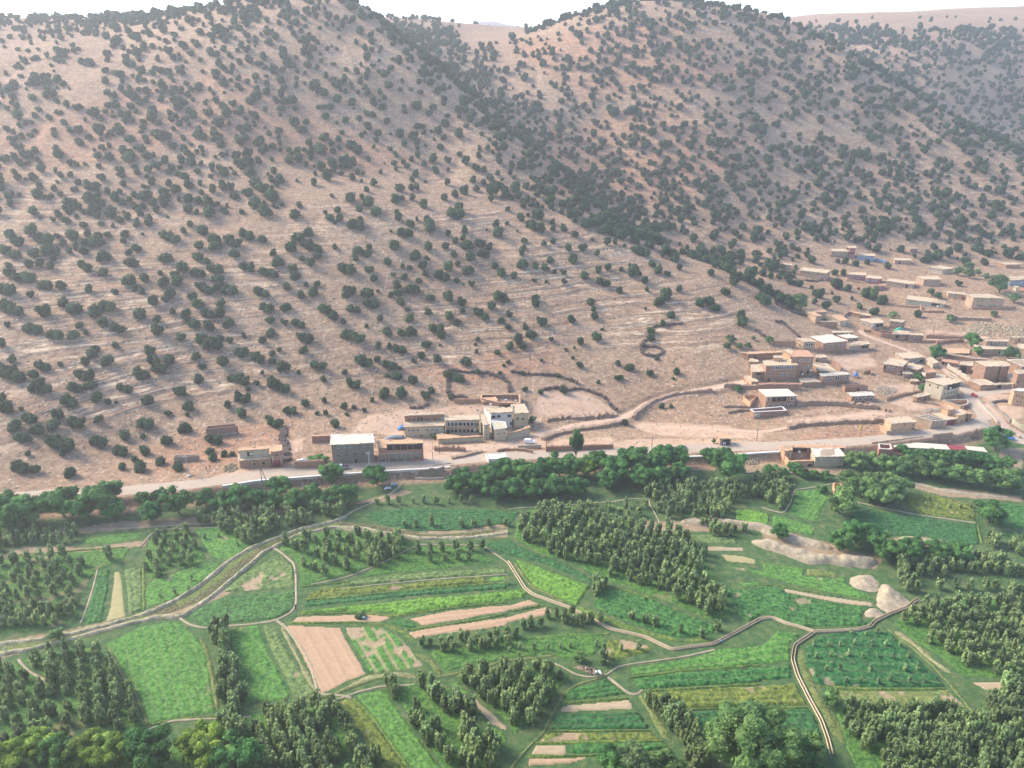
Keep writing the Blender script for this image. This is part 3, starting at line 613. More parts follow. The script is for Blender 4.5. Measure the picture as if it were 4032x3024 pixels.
def crop_fields():
    wob = fbm(FX, FY, 6, 2, 81)*4
    for i, f in enumerate(FIELDS):
        poly = path(f[6]); FID[pip(FPXx+wob, FPXy+wob*.6, poly)] = i
    lum = fbm(FX, FY, 1.6, 3, 83); fine = RNG.random(FX.shape)
    for i, (ty, hf, bare_, rows, nm, lb, _s) in enumerate(FIELDS):
        mat, h0, rough = CM[ty]
        inn = FID == i; jj, kk = np.where(inn[:-1, :-1] & inn[1:, :-1] & inn[:-1, 1:] & inn[1:, 1:])
        if len(jj) == 0: print('EMPTY FIELD', lb); continue
        nc = FX.shape[1]; a = jj*nc+kk; f = np.stack([a, a+1, a+nc+1, a+nc], 1)
        used, inv = np.unique(f, return_inverse=True); f = inv.reshape(f.shape)
        x = FX.ravel()[used]; y = FY.ravel()[used]; z = FZ.ravel()[used]
        cnt = np.bincount(f.ravel(), minlength=len(used)); edge = cnt < 4
        veg = ty not in ('soil', 'soild', 'straw')
        body = .62+.38*lum.ravel()[used]*1.6+(fine.ravel()[used]-.5)*.75*rough
        bare = np.zeros(len(used))
        if bare_ > 0:
            nb = fbm(x, y, 3.2, 4, 91+i)+fbm(x, y, 12, 2, 93+i)*.7; th = np.quantile(nb, 1-min(.98, bare_*(.45 if bare_ < .2 else .9))); bare = np.clip((nb-th)*6+.05, 0, .6 if bare_ < .2 else .85)
        if not rows and ty in ('lush', 'deep', 'silver', 'mid', 'lime', 'olive') and len(x) > 60:
            cv = np.cov(np.stack([x, y])); ev, eg = np.linalg.eigh(cv); d = eg[:, 1]; s = (-(x-x.mean())*d[1]+(y-y.mean())*d[0])/1.55; c = np.abs(((s+fbm(x, y, 9, 2, 95)*.25+.5) % 1)-.5)*1.55; fur = np.clip(1-c/.5, 0, 1); body = body*(1-.5*fur); bare = np.maximum(bare, fur*.10)
        if rows:
            (ax, ay), (bx, by), sp = rows; k = [t for t in _s.split() if ',' not in t]
            ka = k[0]
            q = hit(*[np.array(v) for v in zip(cx(ka, ax, ay), cx(ka, bx, by))]); d = q[1]-q[0]; d = d[:2]/np.hypot(d[0], d[1])
            s = (-(x-q[0][0])*d[1]+(y-q[0][1])*d[0])/sp; s = s+fbm(x, y, 12, 2, 95)*.12
            c = np.abs(((s+.5) % 1)-.5)*sp                     # metres from the furrow
            fur = np.clip(1-c/.55, 0, 1)
            if veg: body = body*(1-.6*fur); bare = np.maximum(bare, fur*(.9 if 'patchy' in nm else .12))
            else: body = body*.3+fur*1.1
        hgt = h0*hf*np.clip(body, .05, 1.6)*(1-.9*bare if veg else 1)
        zz = z+np.where(edge, -.08, .06+hgt)
        me = np_mesh(nm, np.stack([x, y, zz], -1), f, mat, not veg, {'bare': bare})
        tag(link(nm, me), lb, None, None, 'stuff')
crop_fields()
# grassy ridges that part the plots, footpaths and the lined canal
PATHS = [
 ('footpath', 1.0, 'trail', '1 0,480 300,462 700,410 1100,400 1500,375 2212,315'),
 ('footpath', .9, 'trail', '1 2000,385 1650,400 1400,410 1310,450 1280,500 1220,560'),
 ('footpath', 1.3, 'trail', '1 1560,1180 1650,1240 1770,1270 2212,1235 2 100,1215 200,1200 330,1130 370,1060 370,930 365,780 345,700 220,600 170,570'),
 ('footpath', .8, 'trail', '2 500,890 800,830 1080,720 1430,540 2000,550 2212,700'),
 ('footpath', 1.3, 'trail', '2 680,350 800,290 870,245 1000,190 1180,110 1240,60 1300,0'),
 ('footpath', 1.4, 'trail', '2 200,1205 280,1260 420,1450 500,1600 6 560,740 700,740 850,770'),
 ('footpath', 1.5, 'scrubm', '6 0,850 400,820 700,740 1000,620 1250,560 1600,590 1900,530 2212,440 7 0,440 200,430 400,400'),
 ('footpath', 1.0, 'trail', '6 720,790 900,720 1100,670 1400,655'),
 ('footpath', 1.0, 'trail', '7 360,450 450,490 600,570 700,590 850,580 950,500 1050,480 1500,420 1800,350'),
 ('footpath', 1.1, 'trail', '7 870,590 950,650 1060,740 1140,740 1170,700'),
 ('footpath', 1.3, 'scrubm', '7 850,580 600,660 480,740 400,870 330,1050 200,1180 60,1340 0,1450'),
 ('footpath', .9, 'trail', 'I 600,440 450,470 280,490 240,600 180,690 60,660 0,640'),
 ('footpath', .9, 'trail', '3 600,195 900,170 1100,140 1240,150 1230,180 1280,270 1320,340 1310,400'),
 ('footpath', .9, 'trail', 'I 620,400 700,370 760,350'),
 ('footpath', .8, 'trail', '3 0,232 400,200 760,190'),
 ('footpath', 1.2, 'scrubm', '8 1050,160 1200,270 1400,430 1580,620 1750,830 1850,950'),
 ('footpath', .9, 'trail', 'I 1280,1440 1400,1415 1700,1415 2212,1400'),
 ('footpath', .9, 'trail', 'I 780,590 1000,640 1300,700 1800,770'),
 ('footpath', 1.0, 'trail', '1 850,760 820,900 760,1080 700,1230'),
 ('footpath', 1.0, 'scrubm', '5 950,330 1040,540 1180,740 1290,1000'),
 ('footpath', 1.2, 'trail', '5 160,440 250,540 400,620'),
 ('footpath', 1.1, 'trail', '5 1290,1050 1480,975 1640,960 2212,935'),
 ('footpath', .7, 'trail', '2 700,932 1000,900 1500,852 2212,800'),
]
M['scrubm'] = crop_mat('grassy_ridge', (.045,.09,.04), (.085,.14,.065), (.14,.19,.11), sc1=1.5)
M['drygrass'] = crop_mat('straw_coloured_grass', (.10,.135,.08), (.155,.195,.14), (.21,.27,.22), sc1=1.2)
M['verge'] = crop_mat('green_grass_ridge', (.03,.09,.03), (.07,.15,.05), (.16,.22,.08), sc1=1.5)
for k, (nm, wd, mt, sp) in enumerate(PATHS):
    ribbon(nm, world_line(path(sp), .8, 3), wd*.6, mt, None, 'structure', zoff=.22, jitter=.5, seed=k)
def mound(name, spec, width, height, mat, label, kind='stuff', nc=9, seed=0, taper=True, rough=.22):
    if name in ('verge_grass', 'dry_grass'): height *= .55; width *= .8
    q = world_line(path(spec), .7, 4); t = np.gradient(q[:, :2], axis=0); t /= np.linalg.norm(t, axis=1)[:, None]+1e-9
    nrm = np.stack([-t[:, 1], t[:, 0]], -1); n = len(q); s = np.linspace(0, 1, n)
    end = np.minimum(1, np.minimum(s, 1-s)*n*.7/(width*.8))**.5 if taper else np.ones(n); rows = []
    wj = 1+(.9 if 'grass' in name else .4)*fbm(q[:, 0], q[:, 1], 6, 3, 100+seed)
    for u in np.linspace(-1, 1, nc):
        hw = width/2*u*wj*np.clip(end, .25, 1); x = q[:, 0]+nrm[:, 0]*hw; y = q[:, 1]+nrm[:, 1]*hw
        z = H(x, y)-.1+(height*(1-u*u)*end)*(1+rough*2*fbm(x, y, 1.6, 3, 110+seed))+.05*(1-u*u)
        rows.append(np.stack([x, y, z], -1))
    P = np.stack(rows, 1); i = (np.arange(n-1)[:, None]*nc+np.arange(nc-1)[None]).ravel(); f = np.stack([i, i+1, i+nc+1, i+nc], 1)
    return tag(link(name, np_mesh(name, P.reshape(-1, 3), f, M[mat], True)), label, None, None, kind)
M['bank'] = crop_mat('pale_earth_bank', (.17,.20,.16), (.25,.28,.27), (.31,.36,.38), sc1=1.0)
M['bed'] = crop_mat('stony_stream_bed', (.04,.06,.035), (.075,.09,.06), (.14,.155,.13), sc1=1.3)
for k, sp in enumerate(['5 -200,385 50,345 300,315 500,270 900,175 1300,45', '1 1550,1070 1750,965 1900,840 2050,700 2212,590', '2 60,560 300,450 500,405 750,370']):
    ribbon('stream_bank_grass', world_line(path(sp), .8, 3), 3.4, 'scrubm', ['grassy strip along the left part of the dry stream', 'grassy strip in the middle bend of the dry stream', 'grassy strip at the upper bend of the dry stream'][k], 'stuff', zoff=.18, jitter=.6, seed=70+k)
# dry stream bed and its banks
mound('stream_bank', '5 -200,350 50,300 300,270 700,200 900,150 1300,30 1 1500,1045 1700,930 1850,810 2000,680 2212,560 2 0,560 250,470 450,395 700,345 800,295', 1.7, .8, 'bank', 'upper pale earth bank of the dry stream', 'structure', taper=False)
mound('stream_bank', '5 -200,420 0,390 300,340 800,210 1100,130 1400,60 1570,70 1 1750,1060 1900,950 2000,860 2212,690 2 60,620 180,560 400,450 700,388 950,400 1200,450 1450,490 1900,480 2212,440', 1.8, .7, 'bank', 'lower pale earth bank of the dry stream', 'structure', taper=False)
ribbon('stream_bed', world_line(path('5 -200,390 100,335 500,275 900,180 1300,60 1 1550,1085 1750,990 1900,870 2050,740 2212,620 2 100,560 300,480 500,420 750,370 1000,390 1300,440 1600,475 2100,430'), 1, 5), 3.0, 'bed', 'dark stony bed of the dry stream', 'structure', zoff=.12, jitter=.4)
mound('dry_grass', '2 1430,445 1600,460 1850,435 2212,395', 1.6, .6, 'drygrass', 'straw coloured grass tufts on the dry stream bank', 'stuff', seed=3)
mound('dry_grass', '5 560,215 700,185 850,150', 2.2, .8, 'drygrass', 'straw coloured grass on the far left stream bank', 'stuff', seed=4)
mound('dry_grass', '3 1340,405 1450,410 1560,420', 2.0, .5, 'drygrass', 'straw coloured grass by the footbridge over the stream', 'stuff', seed=5)
mound('gravel_bank', 'I -90,930 60,960 200,1010 400,1070 600,1090 800,1100 980,1100', 5.4, 2.0, 'sand', 'long curved pale gravel bank right of the dense orchard', 'structure', seed=6)
mound('gravel_bank', '3 1500,345 1900,350 2212,390 I 60,840 200,890 400,940 600,990', 4.6, 1.3, 'sand', 'upper pale gravel bank behind the single bush', 'structure', seed=7)
mound('gravel_bank', '3 1060,400 1250,415 1500,425 1580,430', 2.4, .7, 'sand', 'small pale gravel strip below the footbridge', 'structure', seed=8)
mound('gravel_bank', 'I 1150,900 1400,920 1580,940', 3.0, .8, 'sand', 'small gravel bank under the wide dark green field', 'structure', seed=9)
mound('gravel_bank', 'I 1240,430 1350,450 1500,490 1800,530 2100,560', 2.4, .5, 'sand', 'rough stony terrace edge above the garden with young plants', 'structure', seed=10)
for k, sp in enumerate(['5 1740,230 1800,380 1850,600 1900,880', '2 230,640 300,720', '6 240,150 330,320 440,540 540,730', '8 340,330 350,480 420,650 500,800 600,960 700,1140', '7 1140,730 1220,850 1330,1020 1400,1140', '8 1120,180 1300,300 1450,440 1600,540',
    '6 700,730 1000,600 1250,560 1420,590', '3 600,1090 900,1210 1200,1310 1500,1380 1750,1370', '3 60,700 200,900 500,1050', '6 1400,380 1550,460 1630,570', 'I 850,900 1000,930', '2 1900,470 2100,440']):
    mound('verge_grass', sp, [1.9,1.2,1.7,4.0,2.2,2.6,2.6,3.0,2.0,2.4,2,1.5][k], .55, ['scrubm','scrubm','drygrass','scrubm','scrubm','drygrass','drygrass','verge','scrubm','scrubm','drygrass','drygrass'][k],
      ['pale grass ridge between the clover field and the hedge row','small grass ridge by the stream fork','dry grass edge on the left of the bare brown plot','broad pale grassy strip right of the lower canal','pale grass ridge beside the diagonal ditch at lower centre','dry grass strip along the right ditch',
       'dry grass bank under the bare brown plot','green grassy slope above the canal','pale grass along the curving canal','grass tuft ridge right of the half grown crop','dry grass behind the walnut pair','dry grass by the lower stream bank'][k], 'stuff', seed=20+k)
for k, sp in enumerate(['2 400,915 700,880 1300,800','2 440,1022 900,990 1500,925 2212,872','2 390,1150 900,1135 1200,1168 1700,1098 2212,1045','2 300,1225 900,1218 1150,1240 1280,1290 1400,1380','2 1300,1290 1700,1240 2212,1145','7 480,815 1060,770','7 340,1062 1260,1056','7 230,1162 1370,1145','7 1150,715 2212,648','7 1480,878 2212,855 8 400,828','8 450,650 850,672 1560,668','7 1050,600 1500,535 2212,485','I 0,1290 160,1305 500,1365','3 840,890 1280,1010','6 860,770 1050,960 1350,1380','7 160,1278 800,1270','5 1300,1010 1500,965 1890,930','I 1820,790 1860,950','1 1250,740 1255,1115','3 30,1125 330,1065','7 180,260 900,210','1 160,650 700,590 1100,565']):
    mound('grass_ridge', sp, .9, .38, 'verge', 'low grassy ridge parting two plots', 'stuff', seed=40+k, nc=5)
# gravel heap by the canal
def heap(name, spec, cxy, hgt, label, seed):
    p = path(spec); a = np.array(p); w_ = hit(a[:, 0], a[:, 1]); w_ = resample(np.vstack([w_, w_[:1]]), 1.2)[:-1]; w_ = smooth(w_, 2); n = len(w_)
    c = hit1(*cx('I', *cxy)); rows = []
    for k in range(13):
        t = k/12.; r = w_[:, :2]*(1-t)+np.array([c.x, c.y])*t; zb = H(r[:, 0], r[:, 1])
        prof = t**1.05; z = zb-.1+hgt*prof*(1+.4*fbm(r[:, 0], r[:, 1], 3, 3, seed))+.35*(1-t)*fbm(r[:, 0], r[:, 1], 1.3, 3, seed+4)
        rows.append(np.stack([r[:, 0], r[:, 1], z], -1))
    P = np.stack(rows, 0).reshape(-1, 3); f = []
    for k in range(12):
        i = np.arange(n); f.append(np.stack([k*n+i, k*n+(i+1) % n, (k+1)*n+(i+1) % n, (k+1)*n+i], 1))
    tag(link(name, np_mesh(name, P, np.concatenate(f), M['sand'], True)), label, 'gravel heap', 'gravel heaps by the canal')
heap('gravel_heap', 'I 960,1380 990,1300 1050,1270 1150,1350 1275,1450 1230,1500 1090,1540 1000,1530 955,1480', (1060,1360), 2.1, 'largest steep cone of pale gravel at the canal corner', 121)
heap('gravel_heap', 'I 715,1280 730,1215 900,1200 960,1230 1010,1280 975,1370 930,1372 820,1340', (860,1270), 1.5, 'low rounded pale gravel heap behind the big cone', 125)
heap('gravel_heap', 'I 840,1540 870,1490 950,1480 1020,1510 1060,1555 1000,1585 900,1575', (930,1520), 1.2, 'smallest gravel heap in front of the big cone', 129)
heap('gravel_heap', '7 580,500 650,495 750,520 770,560 740,575 660,545', (-355,1900), .8, 'flat little heap of stones by the lower footpath crossing', 133) if False else None
# lined irrigation canal: two walls and a floor
def canal(spec, wdt=.62, name='irrigation_canal', label=None):
    q = resample(smooth(world_line(path(spec), .5, 1), 2), .7); t = np.gradient(q[:, :2], axis=0); t /= np.linalg.norm(t, axis=1)[:, None]+1e-9
    nrm = np.stack([-t[:, 1], t[:, 0]], -1); z = smooth(H(q[:, 0], q[:, 1])[:, None], 10)[:, 0]+.35
    prof = [(-wdt/2-.12, -.7), (-wdt/2-.12, .12), (-wdt/2, .12), (-wdt/2+.04, -.28), (wdt/2-.04, -.28), (wdt/2, .12), (wdt/2+.12, .12), (wdt/2+.12, -.7)]
    P = np.stack([np.stack([q[:, 0]+nrm[:, 0]*u, q[:, 1]+nrm[:, 1]*u, z+v], -1) for u, v in prof], 1); n = len(q); nc = 8
    i = (np.arange(n-1)[:, None]*nc+np.arange(nc-1)[None]).ravel(); f = np.stack([i, i+1, i+nc+1, i+nc], 1)
    me = np_mesh(name, P.reshape(-1, 3), f, M['cwall']); me.materials.append(M['bed'])
    mi = np.tile(np.array([0, 0, 0, 1, 0, 0, 0]), n-1).astype(np.int32); me.polygons.foreach_set('material_index', mi)
    tag(link(name, me), label, None, None, 'structure')
canal('2 2205,690 3 0,690 70,800 150,930 220,980 540,1095 700,1180 900,1280 1200,1350 1430,1460 1520,1445 1790,1410 2000,1300 2200,1190 I 0,1580 90,1570 200,1620 320,1650 8 440,190', label='concrete lined canal curving across the fields')
canal('8 440,190 800,175 920,145 950,100 1100,30 1230,-15 I 1290,1430 1320,1415', label='canal branch running up to the gravel heap')
canal('8 440,192 380,235 280,300 258,420 300,560 400,760 500,940 550,1080 590,1230', label='canal branch running down to the bottom right')
# ------------------------------------------------------------ trees
def unit(n, rng): v = rng.normal(size=(n, 3)); return v/np.linalg.norm(v, axis=1)[:, None]
def leaf_quads(P, N, size, rng, up=0., asp=1.):
    """small leaf clumps: one folded quad per point, facing about along N"""
    n = len(P); N = N+rng.normal(size=(n, 3))*.55; N[:, 2] += up; N /= np.linalg.norm(N, axis=1)[:, None]+1e-9
    A = np.cross(N, unit(n, rng)); A /= np.linalg.norm(A, axis=1)[:, None]+1e-9; B = np.cross(N, A)
    s = size*(.6+.8*rng.random(n))[:, None]; A = A*s; B = B*s*asp
    v = np.stack([P-A*.9, P-B*.7+N*s*.15, P+A, P+B*.8-N*s*.1], 1).reshape(-1, 3)
    f = np.arange(4*n).reshape(n, 4); return v, f
def blob(c, r, rng, seg=9, rin=6, amp=.16):
    th = np.linspace(0, 2*np.pi, seg, endpoint=False); ph = np.linspace(.15, np.pi-.15, rin); v = []
    for p in ph:
        for t in th: v.append((math.sin(p)*math.cos(t), math.sin(p)*math.sin(t), math.cos(p)))
    v = np.array(v)*(1+amp*rng.normal(size=(len(v), 1)))*np.array(r)+np.array(c); f = []
    for i in range(rin-1):
        for j in range(seg): f.append((i*seg+j, i*seg+(j+1) % seg, (i+1)*seg+(j+1) % seg, (i+1)*seg+j))
    return v, np.array(f)
def join(parts):
    V_, F_, o = [], [], 0
    for v, f in parts: V_.append(v); F_.append(f+o); o += len(v)
    return np.concatenate(V_), np.concatenate(F_)
def cone(p0, p1, r0, r1, seg=6):
    p0 = np.array(p0, float); p1 = np.array(p1, float); d = p1-p0; d /= np.linalg.norm(d)+1e-9
    a = np.cross(d, (0.3, .9, .1)); a /= np.linalg.norm(a); b = np.cross(d, a); th = np.linspace(0, 2*np.pi, seg, endpoint=False)
    c = np.cos(th)[:, None]*a+np.sin(th)[:, None]*b; v = np.concatenate([p0+c*r0, p1+c*r1]); i = np.arange(seg)
    return v, np.stack([i, (i+1) % seg, seg+(i+1) % seg, seg+i], 1)
def shell(c, r, n, rng, low=-.35):
    d = unit(n, rng); d[:, 2] = np.where(d[:, 2] < low, -d[:, 2], d[:, 2]); rr = (.82+.3*rng.random(n))[:, None]
    return np.array(c)+d*rr*np.array(r), d
# juniper: unit width 1, height about .95, foliage down to the ground, a few lobes and spiky outline
def juniper(seed, n=330, size=.055, core=True):
    rng = np.random.default_rng(seed); parts = []; k = rng.integers(3, 6); lobes = [((0, 0, .40), (.40, .40, .44))]
    for i in range(k):
        a = rng.random()*6.28; d = .16+.2*rng.random(); s = .16+.15*rng.random(); lobes.append(((math.cos(a)*d, math.sin(a)*d, .22+.42*rng.random()), (s, s, s*1.25)))
    m = n//(len(lobes)+1)
    for i, (c, r) in enumerate(lobes):
        if core: parts.append(blob(c, np.array(r)*.86, rng, 7 if n < 200 else 9, 5, .12))
        P, N = shell(c, r, m*2 if i == 0 else m, rng, -.6); P[:, 2] = np.maximum(P[:, 2], .02); parts.append(leaf_quads(P, N, size*1.15, rng, .5, 1.5))
    return join(parts)
# fruit tree: height 1, many upright shoots from a short trunk
def apple(seed, n=460, size=.038, wide=.25):
    rng = np.random.default_rng(seed); crown = []
    for i in range(rng.integers(15, 20)):
        a = rng.random()*6.28; d = wide*rng.random()**.6*.85; x, y = math.cos(a)*d, math.sin(a)*d; top = .66+.46*rng.random()-.35*d; h = .16+.14*rng.random()
        r = .04+.035*rng.random(); h *= 1.35; c = (x*1.1, y*1.1, top-h); crown.append(blob(c, (r*.7, r*.7, h*.9), rng, 6, 5, .14))
        P, N = shell(c, (r, r, h*1.05), n//14, rng, -1); crown.append(leaf_quads(P, N, size, rng, .2, 1.8))
    P, N = shell((0, 0, .42), (wide*.9, wide*.9, .22), n//3, rng, -.8); crown.append(blob((0, 0, .42), (wide*.62, wide*.62, .19), rng, 8, 5, .15)); crown.append(leaf_quads(P, N, size, rng, .2, 1.6))
    tr = [cone((0, 0, -.08), (0, 0, .28), .035, .025)]+[cone((0, 0, .2), (math.cos(a)*.16, math.sin(a)*.16, .5), .02, .01, 4) for a in (0, 2.1, 4.2)]
    return join(crown), join(tr)
# broad crown built of many rounded leaf clumps on limbs; width 1, height about .95
def broad(seed, n=2600, size=.026, nl=26, w_=.58, hgt=.98, base=.08, csz=(.10, .17)):
    rng = np.random.default_rng(seed); crown = []; limbs = [cone((0, 0, -.05), (0, 0, base+.12), .035, .026, 8)]
    cz = (base+hgt)/2; hz = (hgt-base)/2; m = n//nl
    for i in range(nl):
        d = unit(1, rng)[0]; d[2] = d[2]*.9+.15; rr = .55+.35*rng.random(); c = np.array([d[0]*w_*rr*.9, d[1]*w_*rr*.9, cz+d[2]*hz*rr*.85]); r = csz[0]+(csz[1]-csz[0])*rng.random()
        crown.append(blob(c, (r*.82, r*.82, r*.7), rng, 7, 5, .13)); P, N = shell(c, (r, r, r*.82), m, rng, -.5); crown.append(leaf_quads(P, N, size, rng, .25, 1.0))
        if i % 3 == 0: limbs.append(cone((0, 0, base*.8+.1*rng.random()), tuple(c*.92), .018, .006, 5))
    crown.append(blob((0, 0, cz), (w_*.45, w_*.45, hz*.5), rng, 9, 6, .12))
    return join(crown), join(limbs)
def mk(name, vf, mat): return np_mesh(name, vf[0], vf[1], mat)
JUN = [mk('juniper_tree', juniper(s), M['juniper']) for s in range(6)]
APC, APT = [], []
for s in range(6):
    c, t = apple(20+s); APC.append(mk('crown', c, M['apple'])); APT.append(mk('trunk', t, M['bark']))
SPC, SPT = [], []
for s in range(3):
    c, t = apple(50+s, 110, .06, .2); SPC.append(mk('crown', c, M['sapl'])); SPT.append(mk('trunk', t, M['bark']))
def protos(mat, seeds, **k):
    out = []
    for s in seeds:
        c, t = broad(s, **k); out.append((mk('crown', c, M[mat]), mk('trunk', t, M['bark'])))
    return out
WAL = protos('walnut', (70, 71, 72)); WALY = protos('walnuty', (75, 76), n=5200, size=.021, nl=40, csz=(.08, .14)); WILB = protos('willow', (78,), n=7500, size=.017, nl=60, csz=(.10, .15), hgt=.98, base=.10, w_=.54)
BUSH = protos('walnut', (80, 81), n=1500, size=.035, nl=16, hgt=.92, base=.0, csz=(.13, .20)); OLV = protos('oliv', (84, 85), n=1500, size=.035, nl=18, hgt=1.0, csz=(.13, .2)); WIL = protos('willow', (87, 88), n=1300, size=.04, nl=14, hgt=.95, base=.05, csz=(.12, .2))
def tree(name, proto, loc, wdt, hgt, label, cat='tree', group=None, rz=None):
    e = empty(name, loc, label, cat, group, random.random()*6.28 if rz is None else rz); e.scale = (wdt, wdt, hgt)
    for nm, me in (('crown', proto[0]), ('trunk', proto[1])): link(nm, me, e)
    return e
# --- junipers: read off the photograph (sheet x,y,width)
JP = """65,40,80 200,20,80 285,85,110 120,100,70 30,140,80 105,175,80 225,170,70 330,160,110 375,50,50 410,95,60 470,50,90 630,95,90 550,100,60 495,120,60 450,150,50 545,150,70 700,45,50 815,35,70 805,85,50 925,35,25 570,40,60 640,60,60
60,240,50 70,290,70 190,235,70 260,230,60 330,245,70 350,200,40 120,325,60 185,320,90 530,235,70 570,260,70 675,185,90 670,285,80 835,160,50 885,130,70 855,235,95 1100,60,130 1190,20,50 1080,195,90 1290,115,70 1390,115,80 1390,75,90 1320,20,80 1600,50,110 1700,75,60 1510,100,110 1520,165,80 1290,185,80 1340,215,50 1400,270,110 1420,330,80 1190,260,90 1140,300,70 1040,290,40 1290,300,100 1610,260,100 1745,290,130 1775,160,60 1800,220,80 1940,65,90 1885,130,90 2000,25,80 2025,120,140 2060,175,60 1960,195,50 2015,230,70 1900,260,60 1910,315,80 2170,120,50
45,410,110 300,380,100 400,380,70 580,395,60 750,415,50 845,340,90 875,385,60 940,325,70 920,410,60 1060,350,80 1150,345,90 1340,390,130 1470,390,150 1110,425,80 1000,470,80 1075,460,60 1250,460,70 1290,490,90 1430,485,70 1860,380,70 1985,365,40 2055,365,50 2030,415,80 1950,435,70 1700,425,110 200,435,50 410,485,80 480,530,90 295,550,90 85,530,140 25,500,80 700,510,110 615,555,90 915,565,90 1120,540,50 1020,590,60 1210,560,70 1210,590,60 1350,560,100 1430,550,90 1270,625,80 1360,640,80 1490,620,80 1730,520,110 1860,510,80 1750,600,60 1845,610,50 1935,625,100 2100,520,90 2165,570,80
50,625,45 220,660,105 515,630,60 485,690,80 555,675,40 360,700,110 675,615,80 760,655,100 1020,665,85 1170,710,65 1360,740,190 1425,705,50 1580,695,45 1490,725,60 1755,675,80 1700,725,60 1980,720,110 15,750,70 755,760,50 625,780,60 600,815,80 80,850,60 975,795,80 1275,825,80 1560,810,105 1765,810,60 1810,785,40 1965,790,70 1675,850,95 1760,860,60 1835,895,90 395,880,40 560,870,70 695,860,90 1000,870,100 1095,855,80 1040,920,100 1450,865,90 1315,895,60 2065,895,110 1700,935,35 1935,930,40
285,905,100 215,950,70 80,950,180 15,910,60 915,955,105 550,960,120 1290,980,80 1550,980,140 1665,1000,50 1605,1040,40 1770,1010,90 1830,1040,110 2100,980,50 210,1040,60 280,1040,120 490,1040,100 590,1015,80 785,1030,60 840,1050,55 1170,1070,95 1570,1110,110 635,1090,85 450,1130,120 705,1125,60 755,1125,30 965,1115,90 1225,1150,80 1215,1205,40 1090,1195,50 1480,1145,65 1570,1200,80 15,1105,60 50,1160,90 140,1170,35 385,1210,85 645,1235,65 495,1270,110 195,1240,100 100,1280,90 245,1300,90 345,1275,90 150,1360,100 950,1270,110 1200,1290,90 2055,1195,40 2110,1195,50 1885,1185,100 1985,1130,70 2100,1110,50 1730,1220,35 1780,1265,110 2175,1270,70 400,1400,180 640,1390,120 815,1345,80 925,1345,45 1090,1375,85 1390,1375,110 785,1445,100 945,1445,80 405,1460,50 185,1460,40 1360,1440,60 1380,1485,60 1455,1460,50 1505,1460,50 135,1555,110 235,1560,70 880,1500,60 915,1545,90 1045,1505,80 795,1545,65 1155,1545,80 465,1585,75"""
